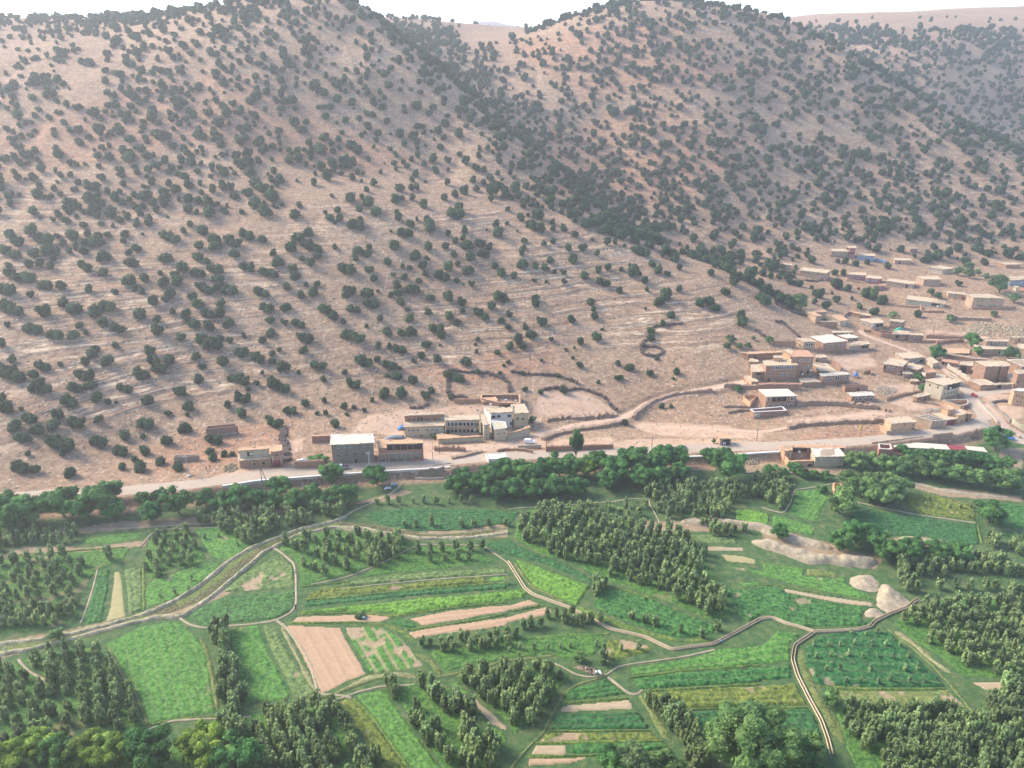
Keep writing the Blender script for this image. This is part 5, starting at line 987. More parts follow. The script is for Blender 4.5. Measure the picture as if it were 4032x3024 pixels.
# --- big trees: sheet, x, y of crown centre, crown width, height factor, proto list, name, label
BT = [
 ('5', 60, 1335, 290, WALY, 'walnut_tree', 'sunlit walnut in the bottom left corner'), ('5', 350, 1195, 250, WALY, 'walnut_tree', 'second sunlit walnut from the bottom left corner'), ('5', 760, 1235, 280, WALY, 'walnut_tree', 'wide yellow green walnut at the bottom, third from left'),
 ('5', 1010, 1235, 300, WALY, 'walnut_tree', 'yellow green walnut at the bottom, fourth from left'), ('5', 1330, 1205, 330, WAL, 'walnut_tree', 'darker walnut between yellow green ones at the bottom'), ('5', 1800, 1195, 340, WALY, 'walnut_tree', 'large sunlit walnut below the big clover field'),
 ('5', 2100, 1265, 340, WAL, 'walnut_tree', 'dark walnut right of the large sunlit one'), ('5', 560, 1275, 260, WAL, 'walnut_tree', 'dark walnut squeezed between two yellow green ones'),
 ('7', 2080, 1160, 620, WILB, 'round_tree', 'huge round pale green tree at the bottom right of centre'), ('7', 1130, 1340, 300, OLV, 'broadleaf_tree', 'yellow green tree on the bottom edge left of the round tree'), ('7', 900, 1350, 260, BUSH, 'broadleaf_tree', 'dark bushy tree on the bottom edge below the terrace strips'),
 ('7', 1400, 1350, 260, WIL, 'broadleaf_tree', 'pale bushy tree on the bottom edge beside the round tree'), ('8', 30, 1200, 320, WAL, 'broadleaf_tree', 'dark tree tucked against the right side of the round tree'), ('8', 300, 1300, 300, BUSH, 'broadleaf_tree', 'dark bush at the end of the lower canal'),
 ('1', 40, 180, 215, WAL, 'walnut_tree', 'walnut at the far left below the road'), ('1', 230, 260, 258, WAL, 'walnut_tree', 'second walnut from the left below the road'), ('1', 80, 330, 223, WAL, 'walnut_tree', 'lower dark walnut at far left'), ('1', 560, 190, 258, WAL, 'walnut_tree', 'walnut hiding the road at left'),
 ('1', 730, 230, 223, WAL, 'walnut_tree', 'walnut left of the tallest one'), ('1', 930, 150, 283, WAL, 'walnut_tree', 'tallest walnut of the left road clump'), ('1', 1000, 250, 189, WAL, 'walnut_tree', 'lower walnut on the right end of the left clump'), ('1', 1255, 150, 130, BUSH, 'walnut_tree', 'small round dark bush between two walnut clumps'),
 ('1', 1560, 170, 240, WAL, 'walnut_tree', 'bright walnut right of the small round bush'), ('1', 1400, 110, 111, WAL, 'walnut_tree', 'small walnut touching the left of the bright one'), ('1', 1320, 265, 180, BUSH, 'green_bush', 'low bush left below the bright walnut'), ('1', 1790, 140, 170, BUSH, 'green_bush', 'low grey green bush right of the bright walnut'),
 ('1', 1960, 170, 180, BUSH, 'green_bush', 'first dark bush of the long thicket'), ('1', 2080, 140, 220, BUSH, 'green_bush', 'second dark bush of the long thicket'), ('2', 30, 140, 180, WAL, 'walnut_tree', 'leafy walnut at the end of the long thicket'), ('2', 220, 40, 200, WAL, 'walnut_tree', 'walnut below the two storey house with a peach roof'),
 ('2', 170, 160, 160, BUSH, 'green_bush', 'dark bush under the walnut by the A shaped pole'), ('2', 380, 150, 200, BUSH, 'green_bush', 'low broad bush left of the straight walnut'), ('2', 520, 110, 180, BUSH, 'green_bush', 'low bush below the pickup truck'), ('2', 800, 110, 200, BUSH, 'green_bush', 'low bush left of the laundry'), ('2', 700, 140, 180, BUSH, 'green_bush', 'low bush below the straight walnut'),
 ('B', 260, 1090, 400, WAL, 'walnut_tree', 'rounded walnut in front of the pickup truck'), ('B', 1040, 1110, 400, WAL, 'walnut_tree', 'rounded walnut below the arcade with posts'),
 ('K', 60, 700, 150, BUSH, 'green_bush', 'low bush left of the long walnut row'), ('K', 0, 760, 160, BUSH, 'green_bush', 'wide low bush left below the long walnut row'),
 ('K', 240, 700, 210, WAL, 'walnut_tree', 'leftmost tree of the long walnut row'), ('K', 350, 660, 200, WAL, 'walnut_tree', 'second tree of the long walnut row, below the white hut'), ('K', 460, 660, 200, WAL, 'walnut_tree', 'third tree of the long walnut row'), ('K', 560, 690, 190, WAL, 'walnut_tree', 'fourth tree of the long walnut row'),
 ('K', 650, 650, 190, WAL, 'walnut_tree', 'fifth tree of the long walnut row'), ('K', 740, 610, 190, WAL, 'walnut_tree', 'sixth tree of the long walnut row'), ('K', 830, 620, 180, WAL, 'walnut_tree', 'seventh tree of the long walnut row, below the poplar'), ('K', 940, 640, 150, WALY, 'walnut_tree', 'lighter tree in the middle of the long walnut row'),
 ('K', 1000, 590, 170, WAL, 'walnut_tree', 'tree behind the lighter one in the long walnut row'), ('K', 1130, 640, 210, WAL, 'walnut_tree', 'broad tree right of the gap in the walnut row'), ('K', 1080, 720, 150, WAL, 'walnut_tree', 'lower tree right of the gap in the walnut row'), ('K', 1270, 570, 200, WAL, 'walnut_tree', 'tall tree of the right half of the walnut row'), ('K', 1380, 580, 190, WAL, 'walnut_tree', 'second last back tree of the walnut row'),
 ('K', 1480, 570, 190, WAL, 'walnut_tree', 'third tree from the right end of the walnut row'), ('K', 1580, 560, 190, WAL, 'walnut_tree', 'tree near the dark car at the right end of the walnut row'), ('K', 1600, 660, 150, WAL, 'walnut_tree', 'lowest tree at the right end of the walnut row'), ('K', 1330, 690, 170, WAL, 'walnut_tree', 'shaded tree under the right half of the walnut row'), ('K', 1460, 690, 150, BUSH, 'walnut_tree', 'shaded bush under the right half of the walnut row'),
 ('K', 280, 800, 160, BUSH, 'green_bush', 'grey green shrub in front of the walnut row, leftmost'), ('K', 420, 790, 180, BUSH, 'green_bush', 'shrub in front of the third walnut'), ('K', 570, 790, 170, BUSH, 'green_bush', 'shrub in front of the fourth walnut'), ('K', 700, 770, 170, BUSH, 'green_bush', 'shrub in front of the sixth walnut'), ('K', 860, 770, 160, BUSH, 'green_bush', 'shrub left of the gap in the walnut row'),
 ('K', 1830, 545, 130, WAL, 'walnut_tree', 'small walnut on the road edge right of the row'), ('K', 1960, 620, 240, WAL, 'walnut_tree', 'full round walnut left of the courtyard farm'), ('K', 120, 745, 140, BUSH, 'green_bush', 'bush by the left foot of the walnut row'),
 ('H', 870, 640, 130, WAL, 'green_bush', 'small walnut below the stone pile'), ('H', 960, 620, 100, BUSH, 'green_bush', 'bright bush right of the small walnut'), ('H', 1180, 610, 150, WAL, 'walnut_tree', 'walnut in front of the courtyard farm corner'), ('H', 1290, 680, 130, BUSH, 'green_bush', 'bush in front of the courtyard farm gate'), ('H', 1440, 700, 120, BUSH, 'green_bush', 'bush below the courtyard farm windows'),
 ('H', 1580, 710, 120, BUSH, 'green_bush', 'bright bush at the right of the farm terrace'), ('H', 1060, 700, 150, BUSH, 'green_bush', 'dark shrub below the courtyard farm'), ('H', 1540, 880, 110, BUSH, 'green_bush', 'round bush left of the ruined tower'), ('H', 830, 720, 150, BUSH, 'green_bush', 'dark shrub right of the full round walnut'),
 ('J', 1790, 690, 330, WAL, 'walnut_tree', 'lone walnut by the road junction'), ('J', 440, 830, 160, BUSH, 'green_bush', 'dark blue green bush by the brick shed'),
 ('J', 600, 930, 228, WAL, 'walnut_tree', 'first walnut in front of the long white roof'), ('J', 780, 930, 228, WAL, 'walnut_tree', 'second walnut in front of the long white roof'), ('J', 960, 950, 228, WAL, 'walnut_tree', 'third walnut in front of the long white roof'), ('J', 1140, 950, 237, WAL, 'walnut_tree', 'fourth walnut in front of the long white roof'),
 ('J', 1320, 970, 246, WAL, 'walnut_tree', 'fifth walnut in front of the long white roof'), ('J', 1500, 990, 246, WAL, 'walnut_tree', 'sixth walnut in front of the long white roof'), ('J', 1680, 1030, 255, WAL, 'walnut_tree', 'seventh walnut, right end of the row by the white roof'), ('J', 1960, 1020, 180, WAL, 'walnut_tree', 'separate walnut right of the white roof row'),
 ('I', 800, 260, 170, WIL, 'willow_shrub', 'pale shrub right of the courtyard farm, uppermost left'), ('I', 950, 270, 170, WIL, 'willow_shrub', 'second pale shrub right of the courtyard farm'), ('I', 1080, 300, 170, WIL, 'willow_shrub', 'third pale shrub, below the white roof end'), ('I', 1210, 300, 170, WIL, 'willow_shrub', 'fourth pale shrub under the walnut row'),
 ('I', 1340, 320, 170, WIL, 'willow_shrub', 'fifth pale shrub under the walnut row'), ('I', 1470, 340, 170, WIL, 'willow_shrub', 'sixth pale shrub under the walnut row'), ('I', 1600, 360, 170, WIL, 'willow_shrub', 'seventh pale shrub, mid belt'), ('I', 1730, 380, 170, WIL, 'willow_shrub', 'eighth pale shrub of the belt'), ('I', 1860, 400, 180, WIL, 'willow_shrub', 'ninth pale shrub of the belt'),
 ('I', 1990, 420, 180, WIL, 'willow_shrub', 'tenth pale shrub of the belt'), ('I', 2120, 440, 190, WIL, 'willow_shrub', 'last pale shrub at the right border'), ('I', 770, 440, 200, WIL, 'willow_shrub', 'pale tree right of the ruined tower'), ('I', 880, 450, 210, WIL, 'willow_shrub', 'yellowish tree right of the ruined tower'), ('I', 1010, 460, 210, WIL, 'willow_shrub', 'third pale tree of the clump by the ruined tower'),
 ('I', 1130, 480, 190, WIL, 'willow_shrub', 'fourth pale tree of the clump by the ruined tower'), ('I', 1060, 560, 190, WIL, 'willow_shrub', 'lowest pale tree of the clump by the ruined tower'), ('I', 900, 540, 170, WIL, 'willow_shrub', 'lower left pale tree of the clump'), ('I', 650, 600, 270, WIL, 'willow_shrub', 'leaning pale tree below the ruined tower'), ('I', 1910, 700, 200, BUSH, 'round_bush', 'round grey bush between the right border fields'),
 ('I', 135, 850, 140, WAL, 'green_bush', 'single dark bush between the two gravel banks'), ('I', 650, 920, 190, WAL, 'walnut_tree', 'left walnut of the clump above the curved gravel bank'), ('I', 790, 860, 200, WAL, 'walnut_tree', 'upper walnut of the clump above the curved gravel bank'), ('I', 930, 900, 200, WAL, 'walnut_tree', 'middle walnut of the clump above the curved gravel bank'),
 ('I', 1050, 1010, 170, WAL, 'walnut_tree', 'bright walnut at the right tip of the curved gravel bank'), ('I', 1200, 1010, 200, WAL, 'walnut_tree', 'dark walnut right of the bright one'), ('I', 1300, 990, 160, BUSH, 'green_bush', 'dark bush ending the walnut clump'), ('I', 1460, 1010, 170, WAL, 'green_bush', 'round dark tree beside the small gravel bank'), ('I', 1640, 1020, 170, BUSH, 'green_bush', 'dark tree right of the round one'),
 ('5', 500, 215, 110, WIL, 'round_bush', 'round pale bush on the far left stream bank'), ('8', 1150, 1330, 130, WIL, 'round_bush', 'pale round bush on the bottom edge, right part'), ('8', 560, 740, 150, WIL, 'round_bush', 'yellowish bush beside the canal grass strip'), ('7', 615, 415, 110, WIL, 'round_bush', 'light green bush above the lower path crossing'), ('8', 400, 1150, 200, WIL, 'round_bush', 'pale shrub left of the canal end'),
 ('A', 1990, 930, 330, BUSH, 'vine', 'green vine spreading over the low mud wall'), ('C', 600, 730, 90, BUSH, 'green_bush', 'small tree at the corner of the walled garden'), ('C', 2010, 490, 110, BUSH, 'green_bush', 'bush against the right side of the pale two winged house'), ('D', 210, 860, 100, BUSH, 'green_bush', 'dark bush on the terrace wall left of the village'),
 ('E', 1480, 160, 190, BUSH, 'broadleaf_tree', 'dark green tree behind the round roofed yard'), ('E', 980, 330, 200, BUSH, 'broadleaf_tree', 'dark green tree in the middle of the village'), ('E', 1570, 300, 120, BUSH, 'broadleaf_tree', 'small tree left of the long two level house'), ('E', 2010, 360, 190, OLV, 'broadleaf_tree', 'light bush in front of the long two level house'), ('E', 750, 660, 120, BUSH, 'broadleaf_tree', 'green tree behind the cream three storey house'), ('E', 800, 800, 90, BUSH, 'green_bush', 'small bush left of the cream three storey house'),
]
for (k, x, y, wd) , nm in [((g[0], g[1], g[2], g[3]), g[4]) for g in [('G',1250,430,150,'uppermost pale tree of the village grove'),('G',1050,500,150,'left tree of the village grove'),('G',1250,545,170,'lowest tree of the village grove'),('G',1410,520,110,'right tree of the village grove'),('G',1540,590,110,'small tree right of the village grove'),('G',1780,760,290,'big pale tree behind the large cream house'),('G',2030,970,160,'pale tree right of the large cream house'),
     ('G',600,860,120,'left of two pale trees above the yellow house'),('G',710,910,110,'right of two pale trees above the yellow house'),('G',930,1330,140,'pale tree on the levelled earth terrace'),('G',1680,1240,100,'small pale tree on the earth terrace edge'),('D',100,140,140,'olive at the upper left of the village edge row'),('D',60,250,120,'lower left olive of the village edge row'),('D',230,240,100,'third olive of the village edge row'),('D',360,235,100,'fourth olive of the village edge row'),('D',425,120,60,'tiny olive above the village edge row'),('D',660,160,120,'pale olive next to the reddish wall'),
     ('F',450,1060,300,'large pale tree left of the L shaped village house'),('F',280,1080,120,'grey tree left of the large pale one'),('F',2060,1270,150,'light tree among the upper village houses')]]:
    BT.append((k, x, y, wd, OLV, 'olive_tree', nm))
bt = []
for k, x, y, wd, pr, nm, lb in BT:
    px, py = cx(k, x, y); wp = wd*cs(k); hf = {'walnut_tree': 1.0, 'round_tree': .95}.get(nm, .95)
    if nm == 'vine': hf = .35
    # the base lies below the crown centre by about half the crown's height
    d0 = np.linalg.norm(hit1(px, py)-Vector((0, 0, CAMZ))); wm = wp*d0/FPX; b = py+wp*(.1 if nm == 'vine' else .42 if nm in ('walnut_tree', 'round_tree') else .33)
    P = hit1(px, b); d1 = (P-Vector((0, 0, CAMZ))).length; wm = wp*d1/FPX
    i = random.randrange(len(pr)); tree(nm, pr[i], (P.x, P.y, P.z-.1), wm*1.1, wm*hf, lb, {'walnut_tree': 'tree', 'round_tree': 'tree', 'broadleaf_tree': 'tree', 'olive_tree': 'tree', 'vine': 'vine'}.get(nm, 'bush'), None)
P = hit1(*cx('K', 862, 560)); tree('poplar_tree', WAL[1], (P.x, P.y, P.z-.2), 5.0, 13.5, 'slim poplar rising above the long walnut row', 'tree')
P = hit1(*cx('H', 188, 300)); tree('green_bush', BUSH[0], (P.x, P.y, P.z-.1), 1.6, 2.2, 'small bush left of the roadside garage hut', 'bush')
# ------------------------------------------------------------ buildings
def box_mb(c, ex, ey, ez):
    """box from centre and three half axis vectors"""
    c = np.array(c, float); v = []
    for sx in (-1, 1):
        for sy in (-1, 1):
            for sz_ in (-1, 1): v.append(c+sx*np.array(ex)+sy*np.array(ey)+sz_*np.array(ez))
    return np.array(v), np.array([(0, 1, 3, 2), (4, 6, 7, 5), (0, 4, 5, 1), (2, 3, 7, 6), (0, 2, 6, 4), (1, 5, 7, 3)])
def part(name, vf, mat, root, label=None, smooth=False):
    v = vf[0]-np.array(root.location); o = link(name, np_mesh(name, v, vf[1], M[mat] if isinstance(mat, str) else mat, smooth), root)
    if label: o['label'] = label
    return o
def area2(p): p = np.asarray(p); return .5*np.sum(p[:, 0]*np.roll(p[:, 1], -1)-np.roll(p[:, 0], -1)*p[:, 1])
def offset(p, d):
    p = np.asarray(p, float)[:, :2]
    if area2(p) < 0: d = -d
    e = np.roll(p, -1, 0)-p; e /= np.linalg.norm(e, axis=1)[:, None]+1e-9; n = np.stack([e[:, 1], -e[:, 0]], -1); npv = np.roll(n, 1, 0)
    b = n+npv; b /= np.linalg.norm(b, axis=1)[:, None]+1e-9; k = d/np.clip((b*n).sum(1), .5, 1); return p+b*k[:, None]
def prism(p, z0, z1, rough=0, seed=0, cap=True, step=.8, crown=0):
    """upright prism, its rim optionally wavering like a mud and brushwood eave"""
    p = np.asarray(p, float)[:, :2]
    if area2(p) < 0: p = p[::-1]
    if rough: q = resample(np.vstack([p, p[:1]]), step)[:-1]; rn = np.random.default_rng(seed); q = q+rn.normal(size=q.shape)*rough*.5; p = q
    n = len(p); zt = np.full(n, z1)+(np.random.default_rng(seed+1).normal(size=n)*rough*.35 if rough else 0)
    zb = np.full(n, z0)+(np.random.default_rng(seed+2).normal(size=n)*rough*.4 if rough else 0)
    v = np.vstack([np.c_[p, zb], np.c_[p, zt]]); f = [(i, (i+1) % n, n+(i+1) % n, n+i) for i in range(n)]
    return p, v, f, zt
def mesh_poly(name, v, faces, mat, root, label=None):
    me = bpy.data.meshes.new(name); me.from_pydata([tuple(q-np.array(root.location)) for q in v], [], faces)
    me.materials.append(M[mat]); o = link(name, me, root)
    if label: o['label'] = label
    return o
def prism_obj(name, p, z0, z1, mat, root, rough=0, seed=0, bottom=False, label=None, rim=0):
    p_, v, f, zt = prism(p, z0, z1, rough, seed); n = len(p_)
    if rim:                               # raised rim of mud round the edge
        inn = offset(p_, -.45); v = np.vstack([v, np.c_[inn, zt-rim*.2], np.c_[offset(p_, -.7), np.full(n, z1-rim)]])
        f += [(n+i, n+(i+1) % n, 2*n+(i+1) % n, 2*n+i) for i in range(n)]+[(2*n+i, 2*n+(i+1) % n, 3*n+(i+1) % n, 3*n+i) for i in range(n)]+[tuple(range(3*n, 4*n))]
    else: f.append(tuple(range(n, 2*n)))
    if bottom: f.append(tuple(range(n-1, -1, -1)))
    return mesh_poly(name, v, f, mat, root, label)
def zsolve(G, py):
    """height z on the vertical through G that appears at photograph row py"""
    lo, hi = G[2]-3, G[2]+40
    for _ in range(40):
        m = (lo+hi)/2; _x, y = project(np.array([G[0], G[1], m]))
        if y > py: lo = m
        else: hi = m
    return (lo+hi)/2
ALLH = []
def house(name, key, label, cat, blocks, wins=(), group=None, eave=.45, extra=None):
    """blocks: dict(poly=[...] roof outline on the sheet, base=(x,y) foot of the first corner or None, h=metres, wall, roof, open=True)"""
    root = None; BL = []; zg = zr = None
    for bi, b in enumerate(blocks):
        P = [cx(key, *q) for q in b['poly']]
        if b.get('base'):
            G = hit1(*cx(key, *b['base'])); zg = G.z; zr = zsolve(G, P[0][1]+(b['base'][1]*0))
        if b.get('h') is not None: zr = BL[0]['zg']+b['h'] if BL else zg+b['h']
        w_ = np.array([on_plane(px, py, zr) for px, py in P])
        if root is None:
            c = w_[:, :2].mean(0); root = empty(name, (c[0], c[1], zg), label, cat, group); first = (zg, zr)
        low = min(zg, float(H(w_[:, 0], w_[:, 1]).min()))-1.2; ov = b.get('ov', eave); body = offset(w_, -ov*.75) if not b.get('open') else w_[:, :2]
        BL.append(dict(body=body, zr=zr, zg=zg, low=low)); wm = b.get('wall', 'mud'); rm = b.get('roof', 'roof'); sd = hash((label, bi)) % 9999 if False else (len(ALLH)*7+bi)
        nb = len(blocks); wl = b.get('wl')
        if b.get('open'):
            t = b.get('t', .3); outer = w_[:, :2] if area2(w_) > 0 else w_[::-1, :2]; inner = offset(outer, -t); n = len(outer)
            q = resample(np.vstack([np.c_[outer, inner], np.c_[outer, inner][:1]]), 1.0)[:-1]; n = len(q)
            rn = np.random.default_rng(sd); zt = zr+rn.normal(size=n)*b.get('ragged', .07); v = np.vstack([np.c_[q[:, :2], np.full(n, low)], np.c_[q[:, :2], zt], np.c_[q[:, 2:], zt], np.c_[q[:, 2:], np.full(n, low)]])
            f = [(k*n+i, k*n+(i+1) % n, (k+1)*n+(i+1) % n, (k+1)*n+i) for k in range(3) for i in range(n)]
            mesh_poly('wall', v, f, wm, root, wl)
            if b.get('cap'):
                v = np.vstack([np.c_[offset(q[:, :2], .15), zt+.01], np.c_[offset(q[:, :2], .15), zt+.22], np.c_[offset(q[:, 2:], -.15), zt+.22], np.c_[offset(q[:, 2:], -.15), zt+.01]])
                f = [(k*n+i, k*n+(i+1) % n, (k+1)*n+(i+1) % n, (k+1)*n+i) for k in range(3) for i in range(n)]; mesh_poly('wall_cap', v, f, b['cap'], root)
        else:
            prism_obj('wall', body, low, zr-.28, wm, root, label=wl)
            if b.get('flat'):
                prism_obj('roof', w_[:, :2], zr-.3, zr, rm, root, bottom=True, rim=b.get('rim', 0))
            else:
                prism_obj('roof', w_, zr-.10, zr+.10, rm, root, rough=.22, seed=sd, bottom=True, rim=.10)
                prism_obj('eave', offset(w_, -.10), zr-.34, zr-.10, 'eave', root, rough=.3, seed=sd+50, bottom=True)
    for wn in wins:
        kind, x, y, ww, hh = wn[:5]; px, py = cx(key, x, y); place(root, BL, px, py, ww*cs(key), hh*cs(key), kind)
    if extra: extra(root, BL)
    ALLH.append((root, BL)); return root
WK = {'w': ('window', 'white', 'glass'), 'c': ('window', 'cream', 'dark'), 'd': ('window', None, 'dark'), 'a': ('window', 'white', 'dark'), 'D': ('door', None, 'dark'), 'R': ('door', None, 'red'), 'G': ('garage_door', None, 'red'),
      'B': ('door', 'white', 'bluedoor'), 'b': ('window', 'white', 'bluedoor'), 'O': ('opening', None, 'dark'), 'S': ('opening', None, 'stone'), 'g': ('window', 'conc', 'dark'), 'W': ('door', 'white', 'dark'), 'P': ('panel', None, 'brick'), 'Q': ('panel', None, 'white'), 'm': ('panel', None, 'orange'), 'C': ('panel', None, 'conc')}
def place(root, BL, px, py, ww, hh, kind):
    o = np.array([0, 0, CAMZ]); r = ray(px, py); best = None
    for b in BL:
        p = b['body']; n = len(p); ccw = area2(p) > 0
        for i in range(n):
            a, c = p[i], p[(i+1) % n]
            if not ccw: a, c = c, a
            e = c-a; L = np.hypot(*e)
            if L < .5: continue
            e = e/L; nr = np.array([e[1], -e[0]]); dn = nr[0]*r[0]+nr[1]*r[1]
            if dn >= -1e-3: continue
            t = (nr[0]*a[0]+nr[1]*a[1])/dn; hp = o+r*t; s = (hp[:2]-a)@e
            if -.6 < s < L+.6 and b['low'] < hp[2] < b['zr']+.9:
                if best is None or t < best[0]: best = (t, hp, e, nr, b, s, L, a)
    if best is None: print('no wall for window', root['label'], px, py); return
    t, hp, e, nr, b, s, L, a = best
    # width along the wall from the picture width
    r2 = ray(px+ww/2, py); d2 = nr[0]*r2[0]+nr[1]*r2[1]; t2 = (nr[0]*a[0]+nr[1]*a[1])/d2 if abs(d2) > 1e-4 else t
    w2 = abs(((o+r2*t2)[:2]-hp[:2])@e); dist = np.linalg.norm(hp-o); ht = hh*dist/FPX/math.cos(math.atan2(CAMZ-hp[2], np.hypot(hp[0], hp[1])))
    hw = float(np.clip(w2, .22, 6)); hh2 = max(.3, ht/2); s = float(np.clip(s, min(hw+.1, L/2), max(L-hw-.1, L/2))); hw = min(hw, L/2-.05)
    z = min(hp[2], b['zr']-.45-hh2); c = np.array([*(a+e*s), z]); E = np.array([*e, 0]); N3 = np.array([*nr, 0]); U = np.array([0, 0, 1.])
    nm, fm, pm = WK[kind]
    if fm:
        fw = min(.17, hw*.38); out = []; c2 = c+N3*.05
        for cc, ax, az in ((c2-E*(hw-fw/2), fw/2, hh2), (c2+E*(hw-fw/2), fw/2, hh2), (c2+U*(hh2-fw/2), hw-fw, fw/2), (c2-U*(hh2-fw/2), hw-fw, fw/2)): out.append(box_mb(cc, E*ax, N3*.06, U*az))
        pn = part(nm, box_mb(c+N3*.01, E*(hw-fw), N3*.02, U*(hh2-fw)), pm, root)
        fr_ = link('frame', np_mesh('frame', join(out)[0]-np.array(root.location), join(out)[1], M[fm]), pn)
    else: part(nm, box_mb(c+N3*.01, E*hw, N3*.025, U*hh2), pm, root)
def dish(loc, s=.55, label='white satellite dish', face=(-.5, -.8, .35)):
    e = empty('satellite_dish', loc, label, 'satellite dish'); rn = 5; seg = 12; v = [(0, 0, 0)]; f = []
    for i in range(1, rn): 
        for j in range(seg): a = j/seg*6.283; rr = s*i/(rn-1); v.append((rr*math.cos(a), rr*math.sin(a), .35*rr*rr/s))
    q = Vector(face).to_track_quat('Z', 'Y'); v = [tuple(q @ Vector(p)+Vector((0, 0, s+.3))) for p in v]
    tri = [(0, 1+j, 1+(j+1) % seg) for j in range(seg)]; quad = [(1+(i-1)*seg+j, 1+i*seg+j, 1+i*seg+(j+1) % seg, 1+(i-1)*seg+(j+1) % seg) for i in range(1, rn-1) for j in range(seg)]
    me = bpy.data.meshes.new('reflector'); me.from_pydata(v, [], tri+quad); me.materials.append(M['white']); link('reflector', me, e)
    cv = cone((0, 0, 0), (0, 0, s+.3), .05, .04); link('mast', np_mesh('mast', cv[0], cv[1], M['steel']), e); return e
B_ = dict
house('brick_shell', 'A', 'roofless brown brick shell with four bays on a grey footing', 'building', [B_(poly=[(42,397), (598,342), (565,298), (60,345)], base=(42,535), open=1, wall='brickd', t=.25, ragged=.01)],
  [('C',110,520,150,34),('C',255,505,150,34),('C',395,492,150,34),('C',530,478,140,34),('g',185,435,8,130),('g',323,425,8,130),('g',460,412,8,120),('g',594,400,8,120)])
house('village_house', 'A', 'two storey roadside house with peach roof, terrace and maroon garage door', 'house',
  [B_(poly=[(612,945), (1195,912), (1190,800), (600,840)], base=(615,1090), wall='mud', roof='roof'), B_(poly=[(603,780), (1150,742), (1150,690), (600,715)], h=6.6, wall='cream', roof='roofp'), B_(poly=[(1165,795), (1380,772), (1375,665), (1140,685)], h=6.6, wall='brick', roof='roofp')],
  [('c',890,1003,62,62),('c',1050,988,62,62),('D',785,832,38,72),('D',840,828,38,70),('G',1283,1000,130,112),('g',1283,848,52,44),('C',1210,960,14,180),('C',1358,945,14,180)])
house('mud_wall', 'A', 'low brown mud wall under the green vine', 'wall', [B_(poly=[(1590,965), (2110,948), (2110,925), (1590,942)], base=(1590,1085), open=1, wall='mud')])
house('mud_wall', 'A', 'mud wall joining the left side of the grey three storey house', 'wall', [B_(poly=[(1890,528), (2205,512), (2205,500), (1890,514)], base=(1900,640), open=1, wall='mud', cap='roofp')])
house('low_stone_wall', 'P', 'low stone wall ruin near the road at left', 'wall', [B_(poly=[(1125,1482), (1290,1472), (1288,1462), (1125,1470)], base=(1125,1515), open=1, wall='stone')])
house('grey_house', 'B', 'grey rendered three storey house with pale overhanging roof by the road', 'house', [B_(poly=[(208,585), (1000,548), (975,385), (238,398)], base=(240,930), wall='grey', roof='roofw', ov=.8)],
  [('a',367,620,52,46),('w',460,614,46,46),('a',553,610,52,46),('a',806,592,56,46),('a',903,584,50,42),('d',357,765,24,22),('d',502,752,22,28),('d',652,742,28,30),('d',797,740,24,30),('d',428,857,20,30),('c',832,832,32,36),('D',672,875,44,80),('w',636,878,26,76)], eave=.5)
def posts(key, pts, r=.16):
    def f(root, BL):
        for (x, y0, y1) in pts:
            G = hit1(*cx(key, x, y0)); zt = zsolve(G, cx(key, x, y1)[1]); part('column', cone((G.x, G.y-.35, G.z-.3), (G.x, G.y-.35, zt), r, r, 4), 'conc', root)
    return f
house('arcade_house', 'B', 'long unfinished brick house with dark open gallery on concrete posts', 'house',
  [B_(poly=[(1060,640), (1218,632), (1180,485), (1030,478)], base=(1070,885), wall='brick', roof='roofp'), B_(poly=[(1185,575), (1858,552), (1822,492), (1175,500)], base=(1205,880), wall='brick', roof='roofp')],
  [('O',1262,618,96,88),('O',1382,615,112,88),('O',1504,612,112,88),('O',1618,610,94,86),('O',1748,608,146,88),('S',1322,812,116,112),('S',1458,802,122,112),('S',1598,792,120,108),('S',1750,780,140,104),('S',1130,830,100,90),('C',1500,728,640,18),('C',1130,748,120,14)], extra=posts('B', [(1255,882,735),(1395,878,725),(1533,856,715),(1668,850,705),(1836,842,690),(1075,885,745),(1195,882,740),(2010,832,695)]))
house('long_house', 'C', 'long yellowish house with six white framed windows and a set back upper floor', 'house',
  [B_(poly=[(146,595), (735,578), (740,470), (140,480)], base=(155,742), wall='sage', roof='roof'), B_(poly=[(148,432), (748,408), (745,386), (140,398)], h=7.3, wall='mud', roof='roof')],
  [('w',224,643,34,42),('w',286,643,34,42),('w',350,640,34,42),('w',489,637,34,42),('w',558,635,34,42),('w',629,633,34,42),('R',401,735,28,58),('d',550,708,20,28),('d',318,740,16,10),('d',227,490,24,20),('d',299,487,26,20),('D',361,480,28,50),('D',409,478,28,50),('d',489,485,26,20),('d',595,482,26,20),('B',712,472,40,44)])
house('gallery_house', 'C', 'yellowish courtyard house with two rows of arched dark windows and a round dish', 'house',
  [B_(poly=[(1300,572), (1405,562), (1335,408), (1240,415)], base=(1300,785), wall='sage', roof='roof'), B_(poly=[(735,502), (1255,488), (1245,412), (745,432)], h=6.7, wall='cream', roof='roof'),
   B_(poly=[(630,772), (1040,748), (1300,728), (1300,715), (1040,730), (700,690), (618,700)], base=(635,838), wall='sage', roof='roofp')],
  [('a',x,553,46,62) for x in (798,852,905,1028,1083,1138,1188,1234)]+[('a',967,552,62,58)]+[('g',x,650,48,56) for x in (850,903,965,1025,1082,1137,1190,1232)]+[('m',1000,600,500,24),('D',793,668,50,72),('w',1352,607,28,36),('w',1355,702,28,34)])
